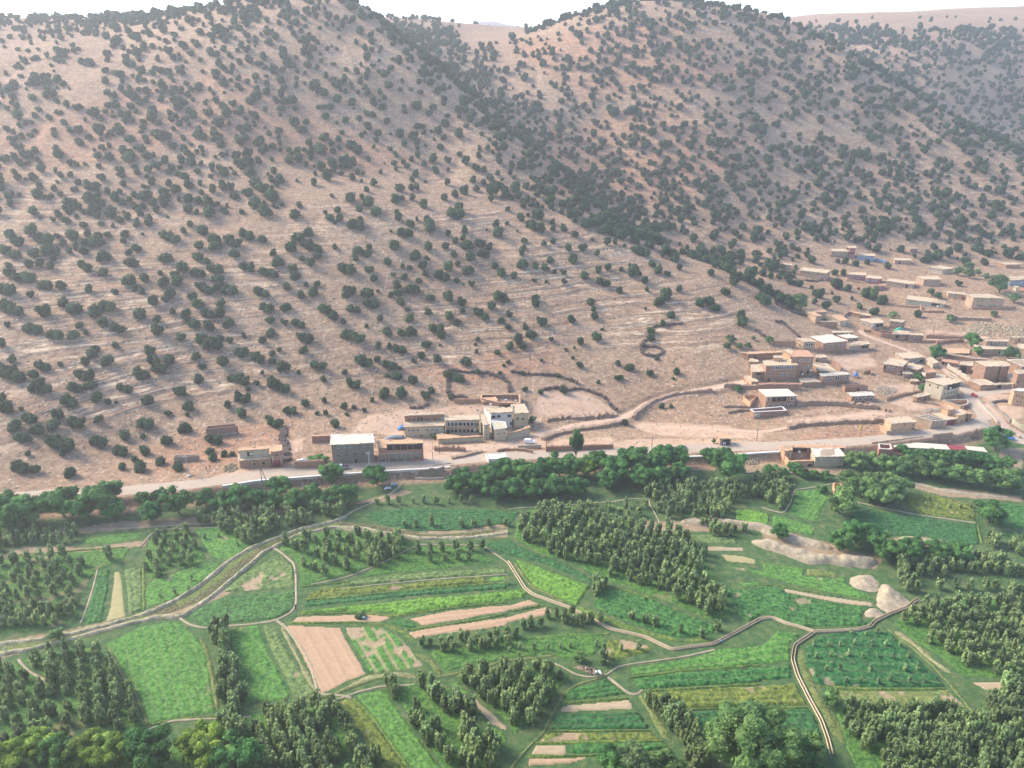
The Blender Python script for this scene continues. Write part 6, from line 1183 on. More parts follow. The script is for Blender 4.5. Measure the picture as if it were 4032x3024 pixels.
house('two_winged_house', 'C', 'pale house with L shaped roof, white upper gallery and a white terrace tower', 'house',
  [B_(poly=[(1735,402), (1965,388), (1900,255), (1725,262)], base=(1735,612), wall='sage', roof='roof'), B_(poly=[(1402,392), (1730,378), (1725,262), (1690,310), (1290,287)], h=7.0, wall='white', roof='roof'),
   B_(poly=[(1462,628), (1645,602), (1622,515), (1408,495)], base=(1465,808), wall='sage', roof='white', flat=1, rim=.7), B_(poly=[(1645,702), (1860,640), (1990,595), (1960,575), (1850,625), (1640,690)], base=(1645,785), wall='sage', roof='roofp'),
   B_(poly=[(1292,230), (1520,212), (1480,160), (1255,177)], base=(1296,285), wall='mud', roof='roofp')],
  [('a',1446,447,70,52),('a',1525,440,60,48),('a',1677,433,62,48),('c',1800,473,36,44),('c',1880,472,36,44),('w',1793,580,32,34),('w',1870,580,32,34),('w',1520,693,32,42),('w',1603,680,32,40),('D',1703,545,24,50),('c',1372,260,26,30),('c',1450,258,26,30)])
house('white_hut', 'C', 'small white box building on the lower road edge', 'building', [B_(poly=[(1375,1062), (1645,1052), (1618,962), (1335,972)], base=(1375,1130), wall='white', roof='roofw', flat=1, rim=.5, ov=.02), B_(poly=[(1588,1045), (1645,1042), (1625,968), (1560,980)], h=3.6, wall='white', roof='white', flat=1, ov=.02)], [('d',1606,1024,12,16)])
house('mud_wall', 'C', 'brown mud wall on the slope left of the pale two winged house', 'wall', [B_(poly=[(880,195), (1250,188), (1250,178), (880,184)], base=(880,255), open=1, wall='mud')])
house('cattle_yard_wall', 'C', 'mud walled cattle yard behind the pale two winged house', 'wall', [B_(poly=[(1520,240), (1840,250), (1825,122), (1270,125), (1262,180)], base=(1520,262), h=2.3, open=1, wall='mud', cap='roofp')])
house('retaining_wall', 'K', 'long red brown retaining wall above the walnut row', 'wall', [B_(poly=[(645,478), (1135,462), (1135,456), (645,470)], base=(645,512), wall='mud', open=1)])
house('concrete_wall', 'K', 'short grey concrete retaining wall below the white van', 'wall', [B_(poly=[(440,470), (612,464), (612,460), (440,465)], base=(440,494), wall='conc', open=1)])
house('garage_hut', 'H', 'small mud garage hut open to the road with two people inside', 'building', [B_(poly=[(262,247), (425,243), (360,172), (232,192)], base=(268,335), wall='tan', roof='roofp')], [('O',355,293,100,82),('g',300,295,16,80),('g',404,290,16,80)])
house('courtyard_farm', 'H', 'tan farmhouse with pale roof and walled courtyard beside the road', 'house',
  [B_(poly=[(1450,478), (1840,462), (1750,366), (1395,362)], base=(1450,605), wall='sage', roof='roofw'), B_(poly=[(1075,397), (1182,392), (1150,326), (988,326)], h=4.8, wall='orange', roof='roofp'), B_(poly=[(1160,352), (1830,362), (1808,326), (1400,314), (1150,322)], h=4.4, wall='mud', roof='roofp'),
   B_(poly=[(1118,532), (1438,520), (1400,395), (1025,395)], base=(1118,597), wall='orange', open=1, cap='roofp', t=.45)],
  [('w',1497,515,28,28),('w',1585,515,30,28),('w',1703,518,28,28),('w',1766,518,30,26),('c',1118,443,20,30),('c',1022,405,14,22),('D',1383,585,52,46),('O',1260,385,180,40),('O',1200,470,50,50)])
house('ruined_tower', 'I', 'small roofless ruined mud tower among the trees', 'ruin', [B_(poly=[(612,492), (682,485), (668,425), (600,430)], base=(612,535), wall='orange', open=1, ragged=.35, t=.4)])
house('long_shed', 'J', 'very long building with white and dark red roof sections behind the walnut row', 'building',
  [B_(poly=[(330,772), (1145,812), (1085,738), (265,680)], base=(330,845), wall='pink', roof='roofw', flat=1, ov=.1), B_(poly=[(1150,812), (1400,822), (1340,758), (1090,740)], wall='pink', roof='red', flat=1, ov=.1), B_(poly=[(1402,812), (1685,850), (1622,775), (1345,758)], wall='pink', roof='roofw', flat=1, ov=.1)])
house('brick_shed', 'J', 'low brick shed with pale rim at the end of the long white roof', 'building', [B_(poly=[(112,802), (300,815), (275,738), (92,735)], base=(112,835), h=2.4, wall='brick', open=1, cap='roofw')])
house('roadside_wall', 'J', 'mud parapet along the road above the long white roof', 'wall', [B_(poly=[(890,592), (1190,565), (1190,558), (890,582)], base=(890,628), wall='tan', open=1)])
house('roadside_wall', 'J', 'longer low mud parapet nearer the courtyard farm', 'wall', [B_(poly=[(0,708), (260,680), (745,618), (745,610), (260,670), (0,698)], base=(0,728), wall='tan', open=1)])
house('village_house', 'J', 'flat roofed orange mud house nearest the main road below the village', 'house', [B_(poly=[(285,440), (668,408), (522,326), (180,356)], base=(288,592), wall='orange', roof='roof'), B_(poly=[(222,545), (458,515), (400,478), (105,462)], base=(225,602), wall='tan', roof='roofp')], [('d',480,458,14,14),('d',605,455,14,14),('d',595,508,24,14)])
def grid_extra(root, BL):
    b = BL[0]; p = b['body']; z = b['zr']
    for i in range(1, 4):
        t = i/4.; a = p[0]*(1-t)+p[1]*t; c = p[3]*(1-t)+p[2]*t; d = (c-a)/2; part('beam', box_mb((*((a+c)/2), z-.15), (*d, 0), (*(np.array([-d[1], d[0]])/np.hypot(*d)*.13), 0), (0, 0, .15)), 'conc', root)
    for i in range(1, 3):
        t = i/3.; a = p[0]*(1-t)+p[3]*t; c = p[1]*(1-t)+p[2]*t; d = (c-a)/2; part('beam', box_mb((*((a+c)/2), z-.15), (*d, 0), (*(np.array([-d[1], d[0]])/np.hypot(*d)*.13), 0), (0, 0, .15)), 'conc', root)
    for i in range(5):
        t = i/4.; a = p[0]*(1-t)+p[1]*t; part('post', box_mb((a[0], a[1]-.1, (z+b['zg'])/2-.3), (.15, 0, 0), (0, .15, 0), (0, 0, (z-b['zg'])/2+.4)), 'conc', root)
house('concrete_frame', 'J', 'roofless concrete frame building with a grid of open beams', 'building', [B_(poly=[(870,402), (1090,385), (820,310), (648,330)], base=(868,510), wall='tan', open=1, ragged=0, cap='conc')], extra=grid_extra)
house('workshop', 'J', 'low mud workshop with maroon garage doors beside the concrete frame', 'building', [B_(poly=[(1092,385), (1232,370), (1262,330), (1010,268), (880,292)], base=(1092,470), wall='tan', roof='roof')], [('G',1128,428,66,76),('G',1195,418,50,66)])
house('village_house', 'J', 'mud house with two stepped roofs right of the workshop', 'house', [B_(poly=[(1262,318), (1398,290), (1292,222), (1110,242)], base=(1265,442), wall='orange', roof='roof'), B_(poly=[(1120,237), (1225,217), (1120,165), (1008,190)], h=5.3, wall='orange', roof='roofp'), B_(poly=[(1398,295), (1485,298), (1330,222), (1292,222)], h=3.6, wall='mud', roof='roofr')], [('d',1380,378,18,30),('R',1305,392,16,26)])
house('cream_house', 'E', 'cream three storey village house with a blue railed balcony', 'house', [B_(poly=[(1105,768), (1362,708), (1110,645), (843,686)], base=(1100,972), wall='cream', roof='roof')],
  [('d',915,757,20,24),('d',1025,790,18,22),('O',1245,765,160,60),('c',1128,800,24,38)]+[('c',x,y,18,38) for x, y in ((1115,880),(1170,868),(1208,860),(1244,852),(1281,845))]+[('c',1100,948,14,26),('D',1157,952,28,46),('c',1218,925,14,20),('c',1270,915,16,18)])
house('yard_wall', 'E', 'white topped yard wall with a red gate in front of the cream house', 'wall', [B_(poly=[(1330,1050), (1440,1020), (1440,960), (1075,965)], base=(1330,1085), h=1.8, wall='orange', open=1, cap='conc', t=.2)], [('R',1420,1045,36,55)])
house('village_house', 'E', 'tall brown mud house with many small windows and a lit left wall', 'house', [B_(poly=[(1690,502), (1897,497), (1822,420), (1525,426)], base=(1690,718), wall='mud', roof='roof'), B_(poly=[(1897,502), (2032,492), (1960,432), (1824,422)], wall='mud', roof='roof')],
  [('c',1565,500,18,24),('c',1632,525,18,28),('c',1730,545,14,20),('c',1800,548,16,22),('c',1845,548,16,22),('c',1710,620,14,20),('c',1775,615,12,16),('c',1838,615,12,18),('d',1985,525,16,14),('D',1838,700,14,34),('d',1755,700,30,14)])
house('low_mud_house', 'E', 'low wide mud building at the lane corner under the tall brown house', 'house', [B_(poly=[(1620,762), (1852,752), (1660,672), (1430,680)], base=(1622,830), wall='mud', roof='roof'), B_(poly=[(1852,752), (2065,745), (2058,728), (1800,728)], wall='mud', roof='roof')], [('c',1575,762,16,18),('D',1878,790,44,50),('W',1910,785,10,44)])
house('village_house', 'E', 'brown house with pale roof at the right border, upper', 'house', [B_(poly=[(2192,497), (2330,497), (2250,405), (1970,405)], base=(2192,640), wall='mud', roof='roofw')], [('c',2130,510,20,36),('c',2200,525,22,30),('d',2055,455,12,18)])
house('village_house', 'E', 'brown house with sloping pale roof over a dark shed, right border', 'house', [B_(poly=[(2050,692), (2148,682), (1965,552), (1885,572)], base=(2052,752), wall='tan', roof='roof'), B_(poly=[(2130,600), (2330,600), (2240,545), (2060,555)], h=7.0, wall='mud', roof='roof')], [('O',1915,670,80,84),('D',2130,715,12,40),('c',1990,705,16,26),('c',2083,730,16,20)])
house('orange_kasbah', 'E', 'tall orange mud building cut by the right border', 'building', [B_(poly=[(2085,835), (2330,850), (2260,800), (2040,806)], base=(2082,1030), wall='orange', roof='roofw', ov=.05)], [('d',2110,900,6,16),('d',2150,910,6,16),('d',2190,925,6,16),('d',2120,980,6,16),('d',2170,990,6,16)])
house('village_house', 'E', 'long two level mud house with four windows upstairs', 'house', [B_(poly=[(1625,262), (2048,266), (2000,205), (1505,202)], base=(1627,348), wall='tan', roof='roof'), B_(poly=[(1700,152), (2002,158), (1990,128), (1668,132)], h=5.6, wall='mud', roof='roof')],
  [('w',1823,187,28,34),('w',1875,187,28,34),('w',1931,190,28,34),('W',1760,185,34,48),('c',1650,312,14,16),('c',1708,310,14,16),('c',1797,312,14,18),('D',1876,303,18,44),('c',1950,317,14,20),('c',1985,315,12,18)])
house('village_house', 'E', 'small orange house at the upper right border of the village', 'house', [B_(poly=[(2092,108), (2330,100), (2250,84), (2008,92)], base=(2092,190), wall='orange', roof='roof')], [('D',2148,132,16,40),('w',2020,120,12,34)])
house('village_house', 'E', 'orange wall house just below the upper right one', 'house', [B_(poly=[(2112,232), (2330,300), (2330,210), (2135,180)], base=(2112,285), wall='orange', roof='roof')])
house('open_shed', 'E', 'long low shed with dark stalls in the middle of the village', 'shed', [B_(poly=[(1320,478), (1502,494), (1522,428), (1330,440)], base=(1322,590), wall='mud', roof='roof'), B_(poly=[(1065,425), (1312,464), (1302,424), (1095,390)], base=(1066,472), wall='mud', roof='roofr')], [('O',1090,448,38,40),('O',1165,462,46,36),('O',1300,540,40,70),('O',1370,548,84,84)])
house('round_yard', 'E', 'flat round roofed barn with curved mud wall in the middle of the village', 'building', [B_(poly=[(1160,322), (1460,320), (1470,268), (1350,248), (1100,248), (1018,266), (1060,295)], base=(1160,350), wall='mud', roof='roofp')])
house('mud_wall', 'E', 'long capped mud wall above the open stalls', 'wall', [B_(poly=[(1100,325), (1540,398), (1700,404), (1700,394), (1540,384), (1110,312)], base=(1105,372), wall='mud', open=1, cap='roof')])
house('village_house', 'E', 'big irregular flat roofed house with white framed windows in shade', 'house', [B_(poly=[(640,395), (852,372), (720,300), (428,320), (560,385)], base=(642,462), wall='tan', roof='roof'), B_(poly=[(960,465), (1052,442), (922,370), (830,388)], base=(962,530), wall='cream', roof='roof')],
  [('w',695,422,24,40),('w',745,426,22,32),('O',800,432,50,46),('w',648,425,18,26),('c',995,503,16,24),('d',912,490,10,20)])
house('village_house', 'E', 'brown house with three white framed windows at the village middle left', 'house', [B_(poly=[(270,464), (545,502), (622,422), (360,385)], base=(272,590), wall='mud', roof='roof'), B_(poly=[(540,602), (696,606), (622,556), (540,566)], base=(545,660), wall='mud', roof='roof')],
  [('D',292,512,22,44),('w',353,520,32,40),('w',406,532,34,38),('w',480,543,26,28),('w',480,616,36,36),('w',598,640,28,30),('W',540,632,26,64)])
house('village_house', 'E', 'dark brown windowless house right of the three windowed one', 'house', [B_(poly=[(590,514), (750,552), (852,500), (620,446)], base=(592,575), wall='mud', roof='roof')])
house('village_house', 'E', 'low whitish roofed house behind the cream three storey house', 'house', [B_(poly=[(835,642), (1162,640), (1060,606), (798,582)], base=(838,700), wall='mud', roof='roofw'), B_(poly=[(862,585), (1022,580), (962,537), (848,552)], h=4.4, wall='mud', roof='roofr')])
house('village_house', 'E', 'long narrow roofed house along the lane beside the cream house', 'house', [B_(poly=[(1180,632), (1350,706), (1350,690), (1240,600), (1130,570)], base=(1182,680), h=3.2, wall='mud', roof='roof')])
house('low_mud_house', 'E', 'small low mud house below the cream three storey house', 'house', [B_(poly=[(740,925), (947,888), (862,855), (672,900)], base=(742,1005), wall='mud', roof='roof')], [('D',850,955,18,48),('c',880,935,12,18)])
house('low_mud_house', 'E', 'tiny flat roofed hut right of the three windowed house', 'house', [B_(poly=[(640,705), (772,704), (742,670), (645,672)], base=(642,745), wall='mud', roof='roof')])
house('village_house', 'D', 'unfinished house with flat white roof, grey side wall and three dark bays', 'house', [B_(poly=[(622,965), (1062,952), (932,850), (498,856)], base=(600,1132), wall='mud', roof='roofw', flat=1, ov=.12)],
  [('w',650,1002,40,54),('w',988,992,42,54),('O',735,990,62,58),('O',808,987,62,58),('O',878,984,62,58),('w',658,1093,36,42),('w',722,1092,30,36),('w',790,1088,36,42),('w',905,1088,36,46),('w',973,1088,38,46),('P',790,1060,1,1)])
house('yard_wall', 'D', 'white topped brick yard in front of the unfinished white roofed house', 'wall', [B_(poly=[(440,1192), (910,1168), (850,1112), (382,1152)], base=(442,1285), wall='mud', open=1, cap='white', t=.2, ragged=0)], [('C',485,1245,92,85)])
house('yard_wall', 'D', 'grey and orange side yard wall left of the unfinished house', 'wall', [B_(poly=[(390,1048), (495,935), (300,938), (285,965)], base=(390,1135), wall='orange', open=1, t=.2, ragged=0)])
house('village_house', 'D', 'single storey house with four white framed windows right of the unfinished one', 'house', [B_(poly=[(1855,962), (2202,948), (2132,890), (1782,906)], base=(1858,1062), wall='mud', roof='roofw')], [('w',1925,1005,38,44),('w',1988,1002,38,44),('w',2052,1000,36,44),('w',2140,1000,38,42),('W',1762,952,30,62),('w',1728,940,20,34)])
house('open_walls', 'D', 'roofless mud enclosure behind the four windowed house', 'building', [B_(poly=[(1765,822), (2110,808), (2060,785), (1718,792)], base=(1765,900), wall='mud', open=1)], [('D',1950,858,26,40)])
house('village_house', 'D', 'big brown village house with a long white window band under the roof', 'house', [B_(poly=[(610,518), (1087,508), (962,415), (558,446)], base=(600,755), wall='mud', roof='roof'), B_(poly=[(405,608), (612,602), (602,490), (383,500)], base=(420,745), wall='mud', roof='roof'), B_(poly=[(715,400), (850,402), (840,368), (718,368)], h=9.6, wall='orange', roof='roof')],
  [('a',x,540,34,44) for x in (728,762,796,850,896,930,965,1005)]+[('c',647,640,26,34),('c',760,640,26,34),('w',856,638,32,38),('w',916,638,30,38),('c',977,636,18,26),('D',653,720,30,42),('O',506,627,78,34)])
house('low_mud_house', 'D', 'small pale roofed annex at the lower left of the big village house', 'house', [B_(poly=[(400,750), (515,748), (392,660), (278,665)], base=(402,822), wall='orange', roof='roof')], [('D',285,725,8,46)])
house('village_house', 'D', 'tall red roofed village house with three windows behind the window band house', 'house', [B_(poly=[(975,388), (1322,388), (1212,290), (1010,290)], base=(985,690), wall='mud', roof='roofr')], [('c',1030,440,22,36),('w',1117,438,30,40),('w',1187,436,30,40),('w',1246,436,30,40),('w',1110,535,28,36),('w',1236,530,26,34),('D',1130,620,28,50),('D',1220,612,34,50)])
house('village_house', 'D', 'long low house with peach roof at the left top of the main village cluster', 'house', [B_(poly=[(355,348), (852,324), (862,296), (243,320)], base=(357,432), wall='mud', roof='roofp'), B_(poly=[(980,350), (1012,305), (930,276), (855,288)], h=6.0, wall='orange', roof='roof')], [('D',455,385,22,52),('d',372,385,12,24)])
house('low_mud_house', 'D', 'small house with white framed door below the long peach roof', 'house', [B_(poly=[(360,462), (505,462), (505,436), (378,405)], base=(345,540), wall='tan', roof='roof')], [('W',328,492,26,56)])
house('village_house', 'D', 'triangular pale roofed house in the heart of the village cluster', 'house', [B_(poly=[(1385,590), (1668,608), (1480,480), (1288,490)], base=(1388,672), wall='mud', roof='roof')], [('W',1300,590,26,60)])
house('village_house', 'D', 'house with double arched white window in the front row of the cluster', 'house', [B_(poly=[(1440,668), (1857,644), (1742,600), (1378,632)], base=(1442,800), wall='mud', roof='roofw'), B_(poly=[(1125,760), (1427,750), (1302,692), (1078,700)], base=(1127,830), wall='mud', roof='roof')],
  [('w',1497,718,34,42),('w',1556,716,34,42),('a',1632,690,34,58),('a',1664,688,34,58),('w',1747,700,32,42),('w',1796,697,32,44),('d',1765,758,16,14)])
house('village_house', 'D', 'largest pale roofed house at the top of the cluster with six small windows', 'house', [B_(poly=[(1450,190), (1813,158), (1542,60), (1248,92)], base=(1452,325), wall='mud', roof='roofw')], [('w',x,y,18,32) for x, y in ((1495,230),(1537,228),(1580,225),(1672,217),(1716,215),(1760,213))]+[('c',1515,308,14,18),('c',1657,298,14,20),('c',1715,295,18,26)])
house('village_house', 'D', 'cream sided house with triple arched window beside the largest roof', 'house', [B_(poly=[(1160,168), (1347,172), (1232,115), (1043,120)], base=(1160,285), wall='tan', roof='roof')], [('a',1207,213,34,48),('a',1241,212,34,48),('a',1277,210,34,48),('c',1065,190,16,24),('c',1103,215,18,44),('d',1205,280,12,10),('d',1250,278,12,10)])
house('village_house', 'D', 'house with small windows and laundry bay right of the largest roof', 'house', [B_(poly=[(1815,235), (2132,200), (2082,160), (1880,165)], base=(1818,310), wall='tan', roof='roof')], [('w',1835,285,26,40),('w',1895,282,26,38),('w',1950,278,22,32),('O',2045,243,90,32)])
house('village_house', 'D', 'pale roofed house behind the laundry bay house', 'house', [B_(poly=[(1800,122), (1962,103), (1822,55), (1640,70)], base=(1802,172), wall='mud', roof='roofw')], [('w',1848,150,26,34),('c',1935,138,18,30)])
house('low_mud_house', 'D', 'narrow roofed mud building at the top edge of the main cluster', 'house', [B_(poly=[(1580,38), (1882,38), (1862,10), (1568,10)], base=(1582,65), wall='mud', roof='roof')])
house('low_mud_house', 'D', 'small hut with dark door right of the red roofed house', 'house', [B_(poly=[(1330,402), (1522,398), (1452,358), (1340,360)], base=(1332,462), wall='tan', roof='roof')], [('D',1357,440,28,32),('w',1410,425,16,16),('w',1438,425,14,16)])
house('mud_wall', 'D', 'long mud retaining wall in front of the main village cluster', 'wall', [B_(poly=[(505,795), (640,785), (1130,790), (1130,775), (640,768), (505,780)], base=(507,890), wall='mud', open=1, cap='roofr')])
house('mud_wall', 'D', 'reddish mud wall at the upper left of the cluster', 'wall', [B_(poly=[(715,165), (1045,160), (1045,150), (715,152)], base=(717,215), wall='mud', open=1)])
house('village_house', 'F', 'long flat house with round white window in the upper left of the village', 'house', [B_(poly=[(425,460), (905,515), (992,462), (478,410)], base=(425,545), wall='tan', roof='roof')], [('c',460,497,14,18),('c',507,503,14,20),('c',588,516,18,24),('c',640,520,16,24),('c',752,532,20,30),('w',823,536,30,34)])
house('low_mud_house', 'F', 'small mud hut left above the long flat house', 'house', [B_(poly=[(60,350), (302,374), (292,346), (98,335)], base=(60,408), wall='tan', roof='roof')])
house('village_house', 'F', 'highest village house with a square pinkish tower', 'house', [B_(poly=[(985,130), (1292,135), (1292,86), (990,90)], base=(985,205), wall='tan', roof='roof'), B_(poly=[(1305,73), (1427,73), (1412,40), (1245,40)], base=(1305,235), wall='pink', roof='roof')], [('c',1030,155,26,28),('d',1157,170,12,12),('d',1220,174,14,12),('c',1360,107,22,32),('O',1270,88,44,36),('O',1345,165,80,22)])
house('village_house', 'F', 'pale blue painted house high in the village', 'house', [B_(poly=[(1435,200), (1747,215), (1757,176), (1430,162)], base=(1437,262), wall='blue', roof='roof'), B_(poly=[(1747,258), (1942,288), (1942,278), (1750,248)], base=(1747,288), wall='blue', open=1)], [('g',1480,235,18,20),('g',1530,238,18,20),('g',1592,243,20,20),('g',1698,250,20,16)])
house('village_house', 'F', 'pink painted house with four white framed dark windows and white door', 'house', [B_(poly=[(1290,533), (1602,553), (1592,500), (1300,495)], base=(1290,620), wall='pink', roof='roof')], [('w',1322,580,32,36),('w',1359,582,32,36),('w',1434,590,32,36),('w',1472,592,32,36),('W',1522,600,34,62)])
house('village_house', 'F', 'pink painted house with four light blue windows', 'house', [B_(poly=[(1575,595), (1842,615), (1892,577), (1620,545)], base=(1560,690), wall='pink', roof='roof')], [('b',1580,636,32,34),('b',1628,640,32,36),('b',1700,648,34,36),('b',1758,654,34,36)])
house('village_house', 'F', 'small pink block below the blue windowed pink house', 'house', [B_(poly=[(1765,738), (1927,728), (1942,696), (1832,700)], base=(1767,830), wall='pink', roof='roofr')], [('c',1806,783,26,34),('c',1856,790,26,36)])
house('village_house', 'G', 'long cream house with a railed balcony below the pink houses', 'house', [B_(poly=[(-192,645), (302,712), (347,662), (-150,600)], base=(-190,745), wall='tan', roof='roof')], [('c',-75,695,20,30),('c',25,710,18,30),('c',95,730,18,26),('O',165,738,44,50),('w',205,730,34,40),('w',280,735,34,36)])
house('village_house', 'F', 'L shaped peach roofed house beside the large pale tree', 'house', [B_(poly=[(720,1262), (828,1254), (700,1192), (925,1186), (792,1136), (487,1140)], base=(718,1395), wall='tan', roof='roofp')], [('c',765,1297,26,30),('w',550,1215,16,44),('w',490,1195,14,30)])
house('village_house', 'F', 'low house with two small windows between the L shaped and balcony houses', 'house', [B_(poly=[(1140,1349), (1282,1328), (1152,1240), (928,1236)], base=(1142,1435), wall='cream', roof='roofp')], [('c',1175,1392,16,26),('c',1240,1390,16,24)])
house('mud_wall', 'F', 'mud yard wall in front of the low two windowed house', 'wall', [B_(poly=[(800,1360), (1100,1362), (1100,1350), (800,1346)], base=(802,1430), wall='mud', open=1, cap='roof')])
house('village_house', 'F', 'house with white front door, tall windows and a roof dish', 'house', [B_(poly=[(1700,1388), (1912,1373), (1832,1302), (1510,1305), (1478,1322)], base=(1700,1510), wall='tan', roof='roof')], [('w',1527,1390,22,48),('w',1573,1398,22,48),('Q',1678,1430,40,70),('w',1638,1420,30,52),('w',1735,1437,20,36),('O',1800,1405,54,56),('O',1862,1410,54,52)])
house('village_house', 'F', 'house with two small windows right of the white doored house', 'house', [B_(poly=[(2005,1338), (2212,1372), (2302,1332), (2020,1312)], base=(2007,1465), wall='mud', roof='roof')], [('c',2028,1418,22,30),('c',2068,1432,22,30),('W',2180,1425,26,50)])
house('low_mud_house', 'F', 'small house with one white framed window above the white doored house', 'house', [B_(poly=[(1500,1232), (1652,1256), (1692,1232), (1520,1205)], base=(1502,1300), wall='mud', roof='roof'), B_(poly=[(1320,1185), (1500,1225), (1520,1205), (1340,1172)], base=(1330,1240), wall='mud', roof='roofp')], [('w',1533,1262,24,28)])
house('low_mud_house', 'G', 'small dark windowless box hut highest at the right', 'house', [B_(poly=[(235,84), (374,82), (366,68), (200,68)], base=(236,150), wall='mud', roof='roof')])
house('low_mud_house', 'G', 'low hut with one door right of the pale blue house', 'house', [B_(poly=[(-40,285), (257,292), (242,258), (-60,245)], base=(-38,350), wall='tan', roof='roof')], [('D',46,325,24,46)])
house('village_house', 'G', 'house with big blank white side wall beside the village grove', 'house', [B_(poly=[(808,450), (1012,424), (722,375), (535,405)], base=(805,535), wall='cream', roof='roof')], [('w',563,443,26,28)])
house('village_house', 'G', 'house with sunlit cream side wall and five small windows', 'house', [B_(poly=[(470,620), (782,624), (702,560), (328,565)], base=(466,735), wall='tan', roof='roof')], [('c',503,660,16,26),('c',543,660,16,28),('c',643,665,18,28),('c',700,667,16,30)])
house('village_house', 'G', 'long yellowish house with open brick bay at the village right', 'house', [B_(poly=[(150,965), (842,1048), (857,1006), (622,952), (192,896)], base=(150,1058), h=None, wall='sage', roof='roof')], [('c',230,1015,18,24),('w',500,1075,32,36),('O',670,1065,150,38),('c',795,1088,24,30)])
house('village_house', 'G', 'largest house at the right with sunlit cream side wall and eight small windows', 'house', [B_(poly=[(1332,935), (1902,958), (1602,875), (1198,876)], base=(1328,1132), wall='tan', roof='roof'), B_(poly=[(885,862), (1192,892), (1182,852), (860,820)], base=(960,935), wall='orange', roof='roof')],
  [('c',1405,980,24,34),('c',1487,980,24,32),('c',1648,988,24,30),('c',1718,990,24,30),('c',1396,1068,22,26),('c',1455,1066,22,26),('c',1631,1073,22,28),('c',1703,1075,22,28),('b',985,905,34,50),('R',1160,950,30,50)])
house('low_mud_house', 'G', 'low flat roofed double shed at the far right of the village', 'shed', [B_(poly=[(1905,362), (2167,358), (2152,340), (1718,308)], base=(1907,430), wall='mud', roof='roof')])
house('village_house', 'G', 'grey blue fronted house with white side wall at the right border', 'house', [B_(poly=[(1985,638), (2400,602), (2200,565), (1768,585)], base=(1980,740), wall='bluegrey', roof='roof'), B_(poly=[(2080,765), (2140,755), (2100,735), (2020,740)], base=(2082,830), wall='cream', roof='roof')], [('w',2015,683,18,26),('w',2052,680,18,26),('w',2122,678,20,28),('w',2152,676,18,28),('w',2178,674,16,28)])
house('low_mud_house', 'E', 'small house with two round edged windows near the green tarpaulin', 'house', [B_(poly=[(608,62), (840,74), (822,46), (600,40)], base=(610,150), wall='mud', roof='roof')], [('w',697,105,22,28),('w',756,110,20,26)])
house('low_mud_house', 'E', 'hut under the green tarpaulin at the upper lane', 'house', [B_(poly=[(385,55), (600,60), (655,22), (480,0)], base=(440,115), h=3.2, wall='mud', roof='roof')], [('O',470,80,50,40),('c',570,52,20,24)])
house('mud_wall', 'E', 'long curved mud wall beside the upper lane', 'wall', [B_(poly=[(110,5), (250,45), (440,60), (440,50), (250,34), (120,-4)], base=(112,30), h=1.8, wall='mud', open=1)])
house('terrace_wall', 'E', 'stone terrace wall curving round the rubble yard in the village', 'wall', [B_(poly=[(150,850), (330,935), (560,880), (790,840), (790,828), (560,862), (330,915), (160,835)], base=(330,950), h=1.4, wall='terr', open=1)])
house('terrace_wall', 'E', 'high earth terrace wall above the levelled field in the village', 'wall', [B_(poly=[(870,68), (1100,82), (1470,100), (1470,90), (1100,70), (880,58)], base=(872,92), h=1.8, wall='mud', open=1)])
def strip_wall(key, pts, h, t, mat, name, label, cat='wall', rag=.12):
    p = [cx(key, *q) for q in pts]; q = world_line(p, 1.0, 2); e = empty(name, tuple(q[len(q)//2]), label, cat) if False else None
    tt = np.gradient(q[:, :2], axis=0); tt /= np.linalg.norm(tt, axis=1)[:, None]+1e-9; nn = np.stack([-tt[:, 1], tt[:, 0]], -1); n = len(q); rn = np.random.default_rng(len(bpy.data.objects))
    ht = h*(1+rag*rn.normal(size=n)); a = q[:, :2]-nn*t/2*(1+rag*rn.normal(size=(n, 1))); b = q[:, :2]+nn*t/2*(1+rag*rn.normal(size=(n, 1)))
    V_ = np.stack([np.c_[a, q[:, 2]-.8], np.c_[a, q[:, 2]+ht], np.c_[b, q[:, 2]+ht*(1+.1*rn.normal(size=n))], np.c_[b, q[:, 2]-.8]], 1).reshape(-1, 3)
    f = [(i*4+k, (i+1)*4+k, (i+1)*4+k+1, i*4+k+1) for i in range(n-1) for k in range(3)]+[(0, 1, 2, 3), tuple((n-1)*4+k for k in (3, 2, 1, 0))]
    me = bpy.data.meshes.new(name); me.from_pydata([tuple(v) for v in V_], [], f); me.materials.append(M[mat]); return tag(link(name, me), label, cat)
SW = [('A', [(2010,1145),(1500,1178),(1100,1215),(700,1262),(390,1310)], 1.2, 'road'),]
